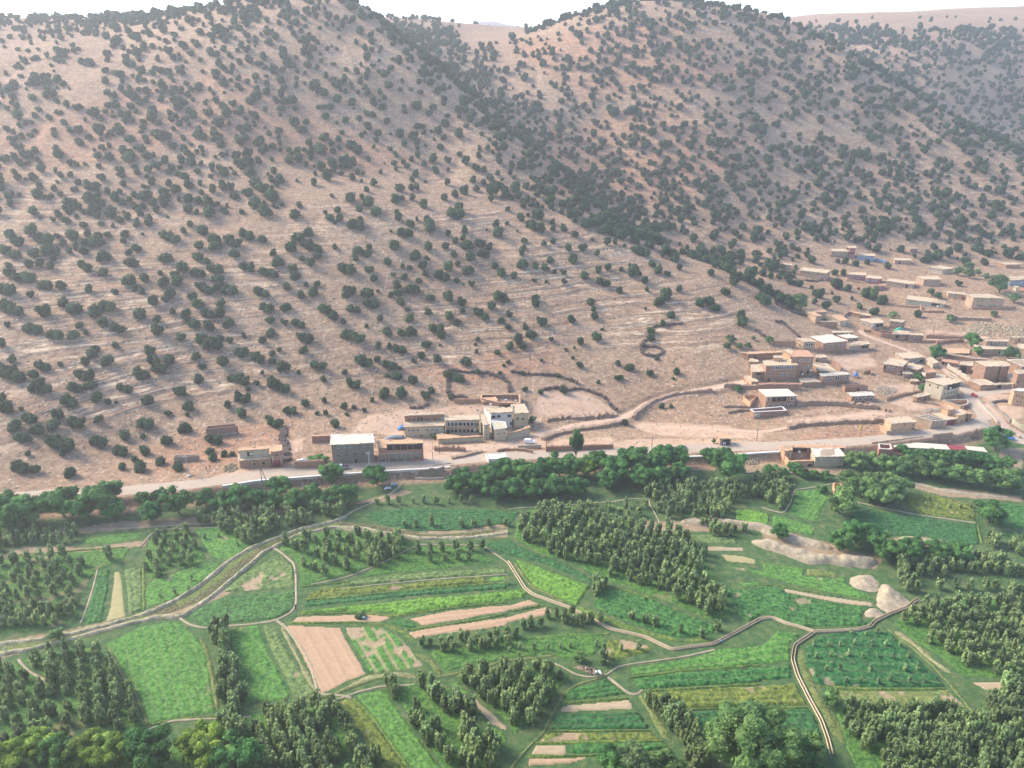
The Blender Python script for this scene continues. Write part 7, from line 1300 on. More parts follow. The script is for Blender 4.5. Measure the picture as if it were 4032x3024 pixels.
# thorn hedges
for key, pts, lb in [('K', [(620,68),(680,52),(740,50)], 'short dark thorn hedge left of the terrace juniper'), ('K', [(800,72),(870,52),(950,72),(1040,110),(1085,130),(1110,180),(1155,215)], 'dark thorn hedge curving down to the dirt track'),
   ('Q', [(690,1250),(800,1262),(940,1265),(1020,1290),(1085,1330),(1090,1390)], 'dark thorn hedge above the pale two winged house'), ('Q', [(690,1260),(690,1400)], 'left side of the thorn fenced plot behind the houses'), ('Q', [(1100,1255),(1250,1275),(1400,1280),(1530,1335)], 'broken thorn line on the slope above the terrace'),
   ('Q', [(1970,1050),(1940,1100),(1950,1140),(2010,1160),(2080,1145),(2085,1115),(2030,1095),(1970,1095)], 'round thorn pen on the bare slope'), ('Q', [(2020,970),(2100,955),(2212,945)], 'thorn line running right from the round pen'),
   ('F', [(0,1040),(120,1100),(250,1170),(400,1230),(560,1260)], 'dark thorn line left of the L shaped house'), ('F', [(0,1355),(120,1370),(220,1440),(300,1520),(390,1600)], 'lower dark thorn line left of the upper village'), ('F', [(0,490),(150,495),(300,505)], 'thorn line beside the long flat house'), ('F', [(520,640),(680,660),(830,640)], 'thorn line under the long flat house'),
   ('A', [(1380,380),(1410,480),(1380,600),(1420,700),(1440,850),(1460,960)], 'dark thorn filled gully right of the two storey house'), ('D', [(480,0),(530,60),(600,110)], 'dark thorn line above the olives'), ('D', [(970,0),(1040,60),(1100,105)], 'second dark thorn line above the cluster'), ('C', [(880,160),(950,140),(1060,175)], 'heap of thorn brush by the slope wall'), ('C', [(230,320),(350,325),(460,300),(490,240)], 'dark thorn hedge under the two junipers by the long house')]:
    strip_wall(key, pts, .9, 1.3 if key != 'A' else 2.6, 'brush', 'thorn_hedge', lb, 'hedge', .3)
for key, pts, h, t, lb in [('A', [(390,1312),(700,1266),(1100,1218),(1500,1180),(2010,1148)], -1, .6, ''),]:
    pass
# masonry retaining wall of the road, with a pale coping
def road_wall(pix, h, label, mat='mason', shift=0):
    q = world_line(pix, 1.0, 3); q[:, 2] = np.interp(q[:, 0], q_main[:, 0], q_main[:, 2]) if h > 0 else q[:, 2]
    q[:, 1] = road_y(q[:, 0])-3.5-shift; q = smooth(q, 2); top = q[:, 2]+.12; e = empty('retaining_wall', (q[len(q)//2, 0], q[len(q)//2, 1], top.mean()-h), label, 'wall')
    o_ = np.array(e.location)
    for nm, z0, z1, y0, y1, m in (('masonry', -h, 0, -.45, .1, mat), ('coping', 0, .22, -.6, .25, 'white')):
        V_ = np.stack([np.c_[q[:, 0], q[:, 1]+y0-(.35 if nm == 'masonry' else 0), top+z0], np.c_[q[:, 0], q[:, 1]+y0, top+z1], np.c_[q[:, 0], q[:, 1]+y1, top+z1], np.c_[q[:, 0], q[:, 1]+y1, top+z0]], 1).reshape(-1, 3)-o_
        n = len(q); f = [(i*4+k, (i+1)*4+k, (i+1)*4+k+1, i*4+k+1) for i in range(n-1) for k in range(3)]+[(0, 1, 2, 3), tuple((n-1)*4+k for k in (3, 2, 1, 0))]
        me = bpy.data.meshes.new(nm); me.from_pydata([tuple(v) for v in V_], [], f); me.materials.append(M[m]); link(nm, me, e)
road_wall([cx('A', 390, 1310), cx('A', 1100, 1218), cx('A', 2100, 1140), cx('B', 1200, 980), cx('C', 830, 1125)], 2.6, 'long stone retaining wall holding up the road at left')
road_wall([cx('K', 1650, 528), cx('H', 240, 412), cx('H', 985, 368)], 4.0, 'high stone retaining wall left of the courtyard farm')
strip_wall('C', [(560,1155),(700,1135),(830,1120)], .3, .6, 'conc', 'low_wall', 'pale coping stub on the second wall below the road')
strip_wall('B', [(1760,1095),(1980,1050),(2212,1030)], 1.6, .6, 'stone', 'low_wall', 'second stone wall below the road, left of the white hut')
strip_wall('B', [(1700,1170),(1960,1175),(2212,1160)], .4, .8, 'conc', 'low_wall', 'low concrete channel wall under the second stone wall')
strip_wall('H', [(545,668),(1100,682),(1680,700)], .5, .7, 'stone', 'low_wall', 'low stone edge under the courtyard farm terrace')
strip_wall('E', [(1570,985),(1700,1110),(1850,1280)], .7, .7, 'conc', 'parapet_wall', 'long pale parapet beside the village road')
strip_wall('J', [(1880,480),(2000,560),(2140,640)], .7, .7, 'conc', 'parapet_wall', 'pale parapet continuing below the junction')
strip_wall('E', [(1740,1020),(1820,1100),(1950,1200),(2030,1270)], 1.2, 1.0, 'stone', 'stone_wall', 'stone wall edging the bare plot at the right border')
strip_wall('E', [(2040,1270),(2120,1340),(2230,1400)], 1.8, .5, 'sage', 'yellow_wall', 'yellow plastered wall at the lower right border')
strip_wall('E', [(1150,520),(1250,570),(1400,670),(1560,800)], 1.8, .5, 'conc', 'lane_wall', 'grey lane wall descending through the village')
strip_wall('E', [(1750,1010),(1850,985),(2010,990)], .8, 1.2, 'brush', 'thorn_hedge', 'dark hedge beside the orange kasbah', 'hedge')
strip_wall('K', [(1280,275),(1300,240),(1400,165),(1500,125),(1600,100),(1700,90),(1850,75)], 1.3, 1.4, 'terr', 'terrace_wall', 'brown stone bank along the upper side of the dirt track')
strip_wall('K', [(640,290),(760,262),(900,265),(1030,255),(1155,248)], .9, 2.4, 'terr', 'terrace_wall', 'stony bank under the levelled terrace', 'wall', .35)
strip_wall('K', [(620,430),(720,390),(880,355),(1100,325),(1210,300)], 1.2, 1.8, 'terr', 'terrace_wall', 'stony bank below the dirt track')
strip_wall('D', [(930,1440),(1050,1395),(1250,1385),(1500,1370),(1800,1350),(2212,1345)], 1.6, 1.6, 'terr', 'terrace_wall', 'lowest dark terrace bank below the village')
strip_wall('D', [(1050,1090),(1250,1080),(1500,1075),(1750,1095),(2000,1130),(2212,1140)], 1.8, 1.8, 'terr', 'terrace_wall', 'terrace bank right of the unfinished house')
strip_wall('D', [(0,830),(150,835),(350,850),(500,860)], 1.8, 1.0, 'terr', 'terrace_wall', 'terrace wall left of the village cluster')
strip_wall('J', [(0,175),(120,190),(260,270)], 1.0, 1.2, 'terr', 'terrace_wall', 'short bank behind the orange roadside house')
strip_wall('J', [(0,400),(100,402),(170,412)], 1.4, 1.0, 'mud', 'terrace_wall', 'low mud bank left of the orange roadside house')
strip_wall('C', [(840,1060),(1000,1025),(1180,980),(1300,965)], .9, 1.6, 'terr', 'terrace_wall', 'earth bank left of the white hut')
strip_wall('C', [(1500,960),(1620,935),(1850,940),(2020,975)], 1.1, .6, 'mud', 'terrace_wall', 'curved red brown bank right of the white hut')
strip_wall('C', [(590,935),(750,935),(1050,945)], 1.6, 1.0, 'mud', 'terrace_wall', 'brown bank in front of the walled garden')
for key, x, y, lb in [('C',1185,642,'round white dish on the arcaded gallery'),('D',1265,580,'white dish beside the red roofed house'),('F',1068,80,'white dish on the highest village house'),('D',1145,640,'dish in the yard of the red roofed house'),('F',1768,1292,'white dish on the white doored house'),('E',685,450,'dish on the big irregular house'),('E',1905,330,'dish on the two level house'),('C',1408,262,'dish on the small brown rooftop room'),('H',1255,405,'dish inside the farm courtyard'),('G',705,1085,'dish on the long yellowish house'),('E',1200,800,'dish on the balcony of the cream house'),('A',845,830,'dish on the terrace of the two storey roadside house')]:
    r = ray(*cx(key, x, y)); P = hit1(*cx(key, x, y)); best = None
    # stand it where the line of sight first meets a wall or roof
    o = np.array([0, 0, CAMZ]); tt = (P.y)/r[1]
    for root, BL in ALLH:
        for b in BL:
            t = (b['zr']-CAMZ)/r[2]; q = o+r*t
            if pip(np.array([q[0]]), np.array([q[1]]), b['body'])[0] and t < tt: tt = t
            p = b['body']; ccw = area2(p) > 0
            for i in range(len(p)):
                a_, c_ = (p[i], p[(i+1) % len(p)]) if ccw else (p[(i+1) % len(p)], p[i]); e_ = c_-a_; L = np.hypot(*e_)
                if L < .3: continue
                e_ = e_/L; nr = np.array([e_[1], -e_[0]]); dn = nr@r[:2]
                if dn > -1e-3: continue
                t = (nr@a_)/dn; q = o+r*t; s_ = (q[:2]-a_)@e_
                if 0 < s_ < L and b['low'] < q[2] < b['zr'] and t < tt: tt = t-.7
    q = o+r*tt; dish((q[0], q[1], q[2]-.75), .5, lb)
for key, pts, h, lb in [('E', [(2010,990),(2100,1010)], 1, 'low mud wall at the foot of the orange kasbah'), ('E', [(0,1010),(150,1040),(300,1120)], 1.0, 'low earth bank left of the orange roadside house'), ('E', [(680,990),(850,1000),(1050,1050)], 1.0, 'mud bank under the small low mud house'),
   ('E', [(610,160),(900,170),(1250,150)], 1.0, 'long mud terrace wall under the upper lane houses'), ('E', [(1000,200),(1200,170),(1380,165)], 1.6, 'mud wall curling round the middle barn'), ('E', [(270,600),(420,660),(560,700)], .9, 'mud bank below the three windowed house'), ('E', [(880,600),(820,660)], 1.6, 'short mud wall beside the low whitish roof'),
   ('F', [(1260,640),(1560,700),(1760,780)], 1.0, 'earth bank under the pink houses'), ('F', [(960,215),(1300,250)], 1.0, 'mud bank under the highest village house'), ('F', [(1320,1200),(1200,1270),(1190,1330)], 1.2, 'short mud wall left of the small upper house'), ('F', [(1550,1530),(1800,1560),(2080,1590)], 1.6, 'mud yard wall below the white doored house'),
   ('G', [(400,1100),(420,1200),(820,1200)], 1.3, 'red earth wall under the long yellowish house'), ('G', [(1300,1140),(1800,1150),(2060,1120)], 1.3, 'mud wall along the foot of the largest right house'), ('G', [(0,1090),(200,1110),(420,1120)], .9, 'dark bank left of the long yellowish house'), ('G', [(980,1330),(1300,1330),(1640,1345)], 1.5, 'brown face of the levelled earth terrace'), ('G', [(2120,790),(2212,830),(2300,880)], 1.5, 'orange wall at the right border below the grey blue house'),
   ('D', [(1560,490),(1640,530),(1700,600)], 2.0, 'broken mud wall right of the triangular roof'), ('D', [(2020,640),(2130,610),(2140,660)], 1.4, 'ruined mud wall on the red slope right of the cluster'), ('D', [(0,1120),(150,1115),(380,1130)], .9, 'low terrace bank left of the white topped yard'), ('D', [(60,1210),(200,1180),(370,1170)], 1.0, 'second terrace bank left of the white topped yard')]:
    strip_wall(key, pts, h, .6, 'mud' if 'wall' in lb else 'terr', 'mud_wall', lb)
# ------------------------------------------------------------ vehicles, people, animals, poles
def box_at(x0, x1, y0, y1, z0, z1): return box_mb(((x0+x1)/2, (y0+y1)/2, (z0+z1)/2), ((x1-x0)/2, 0, 0), (0, (y1-y0)/2, 0), (0, 0, (z1-z0)/2))
def bev(me, w_=.06, seg=2):
    bm = bmesh.new(); bm.from_mesh(me); bmesh.ops.remove_doubles(bm, verts=bm.verts, dist=1e-5); bmesh.ops.bevel(bm, geom=list(bm.edges), offset=w_, segments=seg, affect='EDGES', clamp_overlap=True); bm.to_mesh(me); bm.free(); return me
def profile(name, pts, w0, mat, inset=0., zin=0.):
    """side outline (x,z) extruded across y, the part above zin drawn in by inset"""
    n = len(pts); v = []
    for s in (-1, 1):
        for x, z in pts: v.append((x, s*(w0-(inset if z > zin else 0)), z))
    f = [tuple(range(n)), tuple(range(2*n-1, n-1, -1))]+[(i, i+n, (i+1) % n+n, (i+1) % n) for i in range(n)]
    me = bpy.data.meshes.new(name); me.from_pydata(v, [], f); me.materials.append(M[mat]); me.validate(); return me
def wheel(root, x, y, r=.31, wd=.2):
    t = bpy.data.meshes.new('wheel'); seg = 14; v = []; 
    for yy, rr in ((-wd/2, r*.55), (-wd/2, r), (wd/2, r), (wd/2, r*.55)):
        for i in range(seg): a_ = i/seg*6.283; v.append((math.cos(a_)*rr, yy, math.sin(a_)*rr))
    f = [(k*seg+i, k*seg+(i+1) % seg, (k+1)*seg+(i+1) % seg, (k+1)*seg+i) for k in range(3) for i in range(seg)]
    t.from_pydata(v, [], f); t.materials.append(M['tyre']); o = link('wheel', t, root); o.location = (x, y, r)
    h = bpy.data.meshes.new('rim'); v = [];
    for yy in (-wd/2+.02, wd/2-.02):
        for i in range(seg): a_ = i/seg*6.283; v.append((math.cos(a_)*r*.56, yy, math.sin(a_)*r*.56))
    h.from_pydata(v, [], [tuple(range(seg)), tuple(range(2*seg-1, seg-1, -1))]); h.materials.append(M['steel']); link('rim', h, o)
def vehicle(key, x, y, heading, paint, label, kind='car', cat='car'):
    P = hit1(*cx(key, x, y)); e = empty('parked_car' if kind != 'pickup' else 'pickup_truck', (P.x, P.y, P.z+.08), label, cat, rz=math.radians(heading))
    if kind == 'van':
        bd = [(-2.05, .35), (2.0, .35), (2.08, .62), (2.0, .82), (1.15, 1.0), (.55, 1.62), (.3, 1.76), (-1.7, 1.80), (-2.0, 1.6), (-2.08, .8)]; zi = 1.05
        gl = [((.62, 1.2), (1.08, 1.02), (.5, 1.6), 0)]
    elif kind == 'pickup':
        bd = [(-2.45, .45), (2.4, .45), (2.48, .75), (2.35, .95), (1.35, 1.08), (.75, 1.62), (.5, 1.72), (-.15, 1.72), (-.35, 1.1), (-2.45, 1.1)]; zi = 1.15
    else: bd = [(-2.1, .32), (2.1, .32), (2.15, .6), (2.0, .8), (1.0, .95), (.4, 1.38), (-.9, 1.42), (-1.6, 1.0), (-2.12, .92)]; zi = .98
    me = bev(profile('body', bd, .84, paint, .14, zi), .05); link('body', me, e)
    for s in (-1, 1):
        if kind == 'van': gs = [(-1.85, -1.15), (-1.05, -.35), (-.25, .45)]; z0, z1 = 1.08, 1.55
        elif kind == 'pickup': gs = [(-.1, .7)]; z0, z1 = 1.15, 1.55
        else: gs = [(-1.1, -.35), (-.25, .45)]; z0, z1 = .98, 1.28
        for a_, b_ in gs:
            m = np_mesh('side_window', *box_at(a_, b_, s*.70-.03, s*.70+.03, z0, z1), M['dark']); link('side_window', m, e)
        link('headlight', np_mesh('headlight', *box_at(2.02, 2.14, s*.6-.14, s*.6+.14, .62, .78), M['white']), e)
    fx = {'van': (1.02, .55, 1.05, 1.58), 'pickup': (1.28, .8, 1.12, 1.56), 'car': (.98, .45, .98, 1.32)}[kind]
    v = np.array([(fx[0]+.04, -.62, fx[2]), (fx[0]+.04, .62, fx[2]), (fx[1]+.06, .6, fx[3]), (fx[1]+.06, -.6, fx[3])]); link('windscreen', np_mesh('windscreen', v, np.array([[0, 1, 2, 3]]), M['dark']), e)
    if kind == 'pickup':
        link('cargo_bed', np_mesh('cargo_bed', *box_at(-2.38, -.4, -.72, .72, 1.06, 1.12), M['dark']), e)
    for wx in ((-1.35, 1.3) if kind != 'pickup' else (-1.5, 1.55)):
        for s in (-1, 1): wheel(e, wx, s*.76)
    return e
vehicle('C', 1975, 832, 178+180, 'carpaint_white', 'small white van parked on the dirt track above the concrete wall', 'van', 'van')
vehicle('B', 430, 1000, 183, 'carpaint_silver', 'silver pickup truck with dark cargo bed in front of the grey house', 'pickup', 'pickup truck')
vehicle('K', 1625, 494, 20, 'carpaint_dark', 'dark car on the road at the right end of the walnut row', 'car', 'car')
vehicle('J', 1795, 590, 30, 'carpaint_white', 'white van half hidden by the lone walnut at the junction', 'van', 'van')
def cover_car():
    P = hit1(*cx('J', 1990, 655)); e = empty('covered_car', (P.x, P.y, P.z), 'car wrapped in a blue cover beside the lone walnut', 'car', rz=-.5)
    me = bev(profile('cover', [(-2.1, .1), (2.1, .1), (2.15, .7), (1.2, .95), (.5, 1.45), (-1.0, 1.5), (-2.0, .95)], .9, 'tarp', .16, 1.0), .12); link('cover', me, e)
    for s in (-1.3, 1.3): wheel(e, s, -.86)
cover_car()
def moto():
    P = hit1(*cx('E', 1520, 915)); e = empty('red_tricycle', (P.x, P.y, P.z+.05), 'small red cargo tricycle at the village junction', 'tricycle', rz=2.3)
    link('cargo_box', bev(np_mesh('cargo_box', *box_at(-1.3, .1, -.55, .55, .45, .95), M['carpaint_red']), .04), e); link('cab', bev(profile('cab', [(.1, .4), (1.25, .4), (1.2, .8), (.85, 1.5), (.1, 1.5)], .5, 'carpaint_red'), .05), e)
    link('windscreen', np_mesh('windscreen', np.array([(1.24, -.4, .85), (1.24, .4, .85), (.92, .4, 1.42), (.92, -.4, 1.42)]), np.array([[0, 1, 2, 3]]), M['dark']), e)
    wheel(e, 1.0, 0, .26, .12); wheel(e, -.8, .5, .26, .14); wheel(e, -.8, -.5, .26, .14)
moto()
# one continuous body grown along a skeleton
def skin_mesh(name, pts, edges, rad, mats, root_i=0, sub=1):
    me = bpy.data.meshes.new(name); me.from_pydata(pts, edges, []); o = bpy.data.objects.new(name, me); COL.objects.link(o)
    m = o.modifiers.new('skin', 'SKIN'); m.use_smooth_shade = True
    for i, r in enumerate(rad): sv = me.skin_vertices[0].data[i]; sv.radius = (r, r); sv.use_root = (i == root_i)
    if sub: o.modifiers.new('sub', 'SUBSURF').levels = sub; o.modifiers['sub'].render_levels = sub
    dg = bpy.context.evaluated_depsgraph_get(); dg.update(); out = bpy.data.meshes.new_from_object(o.evaluated_get(dg)); bpy.data.objects.remove(o); out.name = name
    out.materials.clear()
    for q in mats: out.materials.append(M[q])
    return out
def body_mesh(pose, skin='skin'):
    if pose == 'bend':
        p = [(0,0,.85),(.18,0,1.0),(.42,0,1.02),(.50,0,1.0),(.60,0,.93),(.68,0,.9),(0,.11,.82),(.02,.13,.45),(-.03,.13,.06),(.10,.14,.03),(0,-.11,.82),(.02,-.13,.45),(-.03,-.13,.06),(.10,-.14,.03),(.42,.19,.98),(.50,.22,.70),(.56,.2,.45),(.42,-.19,.98),(.50,-.22,.70),(.56,-.2,.45)]
    elif pose == 'sit':
        p = [(0,0,.20),(-.02,0,.45),(0,0,.68),(0,0,.76),(.02,0,.88),(.03,0,.98),(.08,.12,.18),(.42,.16,.34),(.44,.16,.04),(.55,.16,.03),(.08,-.12,.18),(.42,-.16,.34),(.44,-.16,.04),(.55,-.16,.03),(0,.2,.64),(.12,.24,.40),(.34,.18,.38),(0,-.2,.64),(.12,-.24,.40),(.34,-.18,.38)]
    else:
        st = .18 if pose == 'walk' else .03
        p = [(0,0,.92),(0,0,1.18),(0,0,1.40),(0,0,1.50),(.02,0,1.62),(.03,0,1.70),(0,.10,.88),(st*.6,.11,.48),(st,.12,.06),(st+.13,.13,.03),(0,-.10,.88),(-st*.3,-.11,.48),(-st,-.12,.06),(-st+.13,-.13,.03),(0,.20,1.38),(-.03,.25,1.12),(.06,.26,.86),(0,-.20,1.38),(.03,-.25,1.12),(.10,-.26,.86)]
    ed = [(0,1),(1,2),(2,3),(3,4),(4,5),(0,6),(6,7),(7,8),(8,9),(0,10),(10,11),(11,12),(12,13),(2,14),(14,15),(15,16),(2,17),(17,18),(18,19)]
    rd = [.14,.13,.13,.06,.10,.07,.085,.06,.045,.035,.085,.06,.045,.035,.06,.045,.035,.06,.045,.035]
    return p, ed, rd
def person(key, x, y, label, top='cloth_white', low='cloth_black', pose='stand', rz=0., hat=None, dz=0, P=None):
    P = P or hit1(*cx(key, x, y)); p, ed, rd = body_mesh(pose); me = skin_mesh('person', p, ed, rd, ['skin', top, low], 0, 1)
    hz = p[3][2]; hp = Vector(p[3]); pel = p[0][2]
    mi = []
    for f in me.polygons:
        c = f.center
        head = (c-Vector(p[4])).length < .19; leg = c.z < pel-.02 and pose != 'sit'
        arm_end = min((c-Vector(p[16])).length, (c-Vector(p[19])).length) < .09
        mi.append(0 if head or arm_end else 2 if leg or (pose == 'sit' and c.x > .1 and c.z < .3) else 1)
    me.polygons.foreach_set('material_index', mi); o = link('person', me); o.location = (P.x, P.y, P.z+dz+.02); o.rotation_euler = (0, 0, rz); tag(o, label, 'person')
    hv = blob((0, 0, 0), (.125, .115, .13), np.random.default_rng(1), 10, 6, .03); hm = np_mesh('hair', hv[0]+np.array(p[4])+np.array((-.025, 0, .045)), hv[1], M[hat or 'cloth_black'], True); link('hair' if not hat else 'headscarf', hm, o)
    return o
person('B', 2010, 664, 'person in a red top walking in front of the walled garden', 'cloth_red', 'cloth_black', 'walk', 0)
person('B', 2050, 662, 'person in black clothes beside the one in red', 'cloth_black', 'cloth_black', 'stand', 1)
person('H', 313, 332, 'person in a white robe standing left in the garage hut doorway', 'cloth_white', 'cloth_white', 'stand', -1.6)
person('H', 330, 331, 'shorter person in pale clothes standing right in the garage hut doorway', 'cloth_white', 'cloth_white', 'stand', -1.4)
person('H', 1462, 305, 'person in white and light blue walking on the road above the courtyard farm', 'cloth_white', 'cloth_blue', 'walk', 3.1, 'cloth_white')
person('2', 950, 1198, 'farm worker with white headscarf bending over the garden strip', 'cloth_white', 'cloth_blue', 'bend', .2, 'cloth_white')
person('2', 973, 1198, 'farm worker in light blue bending beside the one with a white headscarf', 'cloth_blue', 'cloth_blue', 'bend', 2.8)
person('6', 955, 55, 'dark clothed farm worker standing behind the cut fodder heap', 'cloth_black', 'cloth_black', 'stand', -1.5)
person('3', 1848, 1405, 'person in dark blue walking along the canal wall', 'cloth_blue', 'cloth_black', 'walk', .4)
person('2', 365, 1105, 'person in black walking on the footpath by the dotted crop', 'cloth_black', 'cloth_black', 'walk', 1.5)
person('2', 365, 800, 'small figure in white and black on the footpath under the stream bend', 'cloth_white', 'cloth_black', 'walk', 1.5)
person('A', 60, 1115, 'person in brown standing left on the path above the road', 'cloth_black', 'cloth_black', 'stand', -1.5)
person('A', 122, 1090, 'person right of the first one on the path above the road', 'cloth_black', 'cloth_red', 'stand', -1.3)
person('P', 1300, 1625, 'person with a bluish bundle on the road at left', 'cloth_white', 'cloth_blue', 'walk', 0)
person('5', 42, 372, 'person in white by the stream bank at the left border', 'cloth_white', 'cloth_white', 'walk', 0)
person('7', 30, 560, 'person with a reddish scarf among the triangular orchard trees', 'cloth_red', 'cloth_white', 'stand', 0)
person('G', 512, 525, 'dark figure on the slope below the white sided house', 'cloth_black', 'cloth_black', 'stand', -1.5)
# cow: one body with patches, horns as a part
def cow(P, label, rz, coat=('cloth_black', 'cloth_white'), s=1.):
    p = [(-.65,0,1.15),(-.2,0,1.12),(.35,0,1.15),(.65,0,1.28),(.92,0,1.38),(1.18,0,1.22),(-.68,.2,.95),(-.58,.2,.55),(-.72,.2,.32),(-.70,.2,.02),(-.68,-.2,.95),(-.55,-.2,.55),(-.70,-.2,.32),(-.66,-.2,.02),(.40,.2,.85),(.44,.2,.42),(.42,.2,.02),(.40,-.2,.85),(.38,-.2,.42),(.40,-.2,.02),(-.88,0,1.12),(-.94,0,.6)]
    ed = [(0,1),(1,2),(2,3),(3,4),(4,5),(0,6),(6,7),(7,8),(8,9),(0,10),(10,11),(11,12),(12,13),(2,14),(14,15),(15,16),(2,17),(17,18),(18,19),(0,20),(20,21)]
    rd = [.30,.34,.32,.18,.15,.09,.15,.08,.055,.05,.15,.08,.055,.05,.13,.07,.05,.13,.07,.05,.04,.02]
    me = skin_mesh('cow', p, ed, rd, list(coat), 1, 1); ph = len(label)
    me.polygons.foreach_set('material_index', [1 if (vnoise(np.array([f.center.x*2.6+ph]), np.array([f.center.z*2.6+f.center.y]), 5)[0] > .55) else 0 for f in me.polygons])
    o = link('cow', me); o.location = P; o.rotation_euler = (0, 0, rz); o.scale = (s, s, s); tag(o, label, 'cow')
    hn = join([cone((.95, .07, 1.48), (.98, .22, 1.62), .03, .01, 5), cone((.95, -.07, 1.48), (.98, -.22, 1.62), .03, .01, 5)]); link('horns', np_mesh('horns', hn[0], hn[1], M['cream']), o)
def onroof(key, x, y): return hit1(*cx(key, x, y))
P = hit1(*cx('C', 1625, 240)); cow((P.x, P.y, P.z+.02), 'black and white cow on the left of the cattle yard', 2.9)
P = hit1(*cx('C', 1785, 245)); cow((P.x, P.y, P.z+.02), 'black and white cow on the right of the cattle yard', .5)
P = hit1(*cx('7', 765, 578)); cow((P.x, P.y, P.z+.02), 'white cow on the left at the lower path crossing', -1.9, ('cloth_white', 'cloth_black'), .9)
P = hit1(*cx('7', 800, 572)); cow((P.x, P.y, P.z+.02), 'cream cow on the right at the lower path crossing', -1.2, ('cream', 'cloth_white'), .9)
# poles
def pole(key, x, yb, yt, label, kind='wood'):
    G = hit1(*cx(key, x, yb)); zt = zsolve(G, cx(key, x, yt)[1]); h = zt-G.z; e = empty('power_pole', (G.x, G.y, G.z), label, 'power pole')
    if kind == 'A':
        link('leg', np_mesh('leg', *cone((-.1, 0, -.3), (0, 0, h), .16, .10), M['wood']), e); link('leg', np_mesh('leg', *cone((1.9, 0, -.3), (.1, 0, h), .16, .10), M['wood']), e)
        link('crossarm', np_mesh('crossarm', *box_at(-.6, .7, -.06, .06, h-.3, h-.18), M['wood']), e)
    elif kind == 'mast':
        v = []
        for sx, sy in ((-1, -1), (-1, 1), (1, 1), (1, -1)): v.append(cone((sx*.38, sy*.38, -.3), (sx*.15, sy*.15, h), .05, .04, 4))
        for i in range(int(h)): z = i; k = .38-.23*z/h; k2 = .38-.23*(z+1)/h; v.append(cone((-k, -k, z), (k2, -k2, z+1), .03, .03, 4)); v.append(cone((k, k, z), (-k2, k2, z+1), .03, .03, 4))
        link('mast', np_mesh('mast', *join(v), M['steel']), e); link('footing', np_mesh('footing', *box_at(-.9, .9, -.9, .9, -.3, .25), M['conc']), e)
        link('crossarm', np_mesh('crossarm', *box_at(-1.1, 1.1, -.06, .06, h-.7, h-.55), M['steel']), e)
    else:
        link('shaft', np_mesh('shaft', *cone((0, 0, -.3), (0, 0, h), .15, .09), M['wood']), e); link('crossarm', np_mesh('crossarm', *box_at(-.5, .5, -.05, .05, h-.35, h-.25), M['wood']), e)
    v = join([box_at(i-.05, i+.05, -.05, .05, h-.18, h+.02) for i in (-.4, 0, .4)]); link('insulators', np_mesh('insulators', *v, M['white']), e); return Vector((G.x, G.y, zt))
tops = {}
tops['a'] = pole('A', 1030, 1327, 1072, 'A shaped wooden power pole below the two storey roadside house', 'A'); tops['m1'] = pole('P', 1225, 1605, 1470, 'grey lattice power mast on the slope at left', 'mast'); tops['m2'] = pole('B', 915, 1030, 700, 'grey lattice power mast in front of the grey house', 'mast')
tops['b'] = pole('B', 2127, 735, 555, 'wooden pole in front of the walled garden'); tops['c'] = pole('K', 647, 515, 420, 'wooden pole at the left end of the red brown retaining wall'); tops['d'] = pole('K', 1413, 478, 405, 'wooden pole behind the right half of the walnut row')
tops['e'] = pole('H', 722, 275, 118, 'leaning wooden pole between the garage hut and the courtyard farm'); tops['f'] = pole('J', 1480, 670, 505, 'A shaped pole on the earth mound by the junction', 'A'); tops['g'] = pole('E', 690, 835, 700, 'wooden pole at the rubble yard of the village')
tops['h'] = pole('D', 2180, 375, 205, 'wooden pole on the slope right of the village cluster'); tops['i'] = pole('E', 148, 360, 190, 'wooden pole left of the big irregular house'); tops['j'] = pole('G', 1008, 1215, 1070, 'wooden pole below the largest house at the right'); tops['k'] = pole('G', 630, 1560, 1370, 'wooden pole on the pale slope at the right'); tops['l'] = pole('F', 1345, 390, 235, 'wooden pole below the highest village house')
tops['n'] = pole('E', 960, 45, -70, 'wooden pole on the levelled terrace at the right'); tops['p'] = pole('D', 490, 1475, 1420, 'short wooden pole beside the main road')
# yellow roadside sign
P = hit1(*cx('H', 2008, 230)); e = empty('road_sign', P, 'small yellow sign panel on a wooden pole beside the main road', 'sign')
link('post', np_mesh('post', *cone((0, 0, -.2), (0, 0, 7.5), .12, .08), M['wood']), e); link('panel', np_mesh('panel', *box_at(-.75, -.1, -.1, -.02, 3.3, 5.3), M['yellow']), e)
# stone heaps and rubble: loose stuff
def rubble(key, spec, n, s0, s1, mat, label, name='rubble_heap', hmax=.8):
    p = np.array([cx(key, *map(float, t.split(','))) for t in spec.split()]); w_ = hit(p[:, 0], p[:, 1]); mn, mx = w_.min(0), w_.max(0); rn = np.random.default_rng(n); VV = []; c = w_[:, :2].mean(0); R = np.abs(w_[:, :2]-c).max()
    while len(VV) < n:
        x, y = rn.uniform(mn[0], mx[0]), rn.uniform(mn[1], mx[1])
        if not pip(np.array([x]), np.array([y]), w_)[0]: continue
        k = max(0, 1-math.hypot(x-c[0], y-c[1])/R); s = rn.uniform(s0, s1); VV.append(blob((x, y, float(H(x, y))+hmax*k*rn.random()), (s, s*rn.uniform(.6, 1), s*rn.uniform(.5, .8)), rn, 5, 3, .18))
    tag(link(name, np_mesh(name, *join(VV), M[mat])), label, None, None, 'stuff')
rubble('A', '345,1130 380,1040 480,990 580,1010 600,1090 480,1160', 130, .2, .5, 'sand', 'white rubble heap left of the two storey roadside house')
rubble('H', '575,545 620,505 740,500 770,530 740,570 620,570', 150, .2, .5, 'sand', 'white rubble heap left of the courtyard farm')
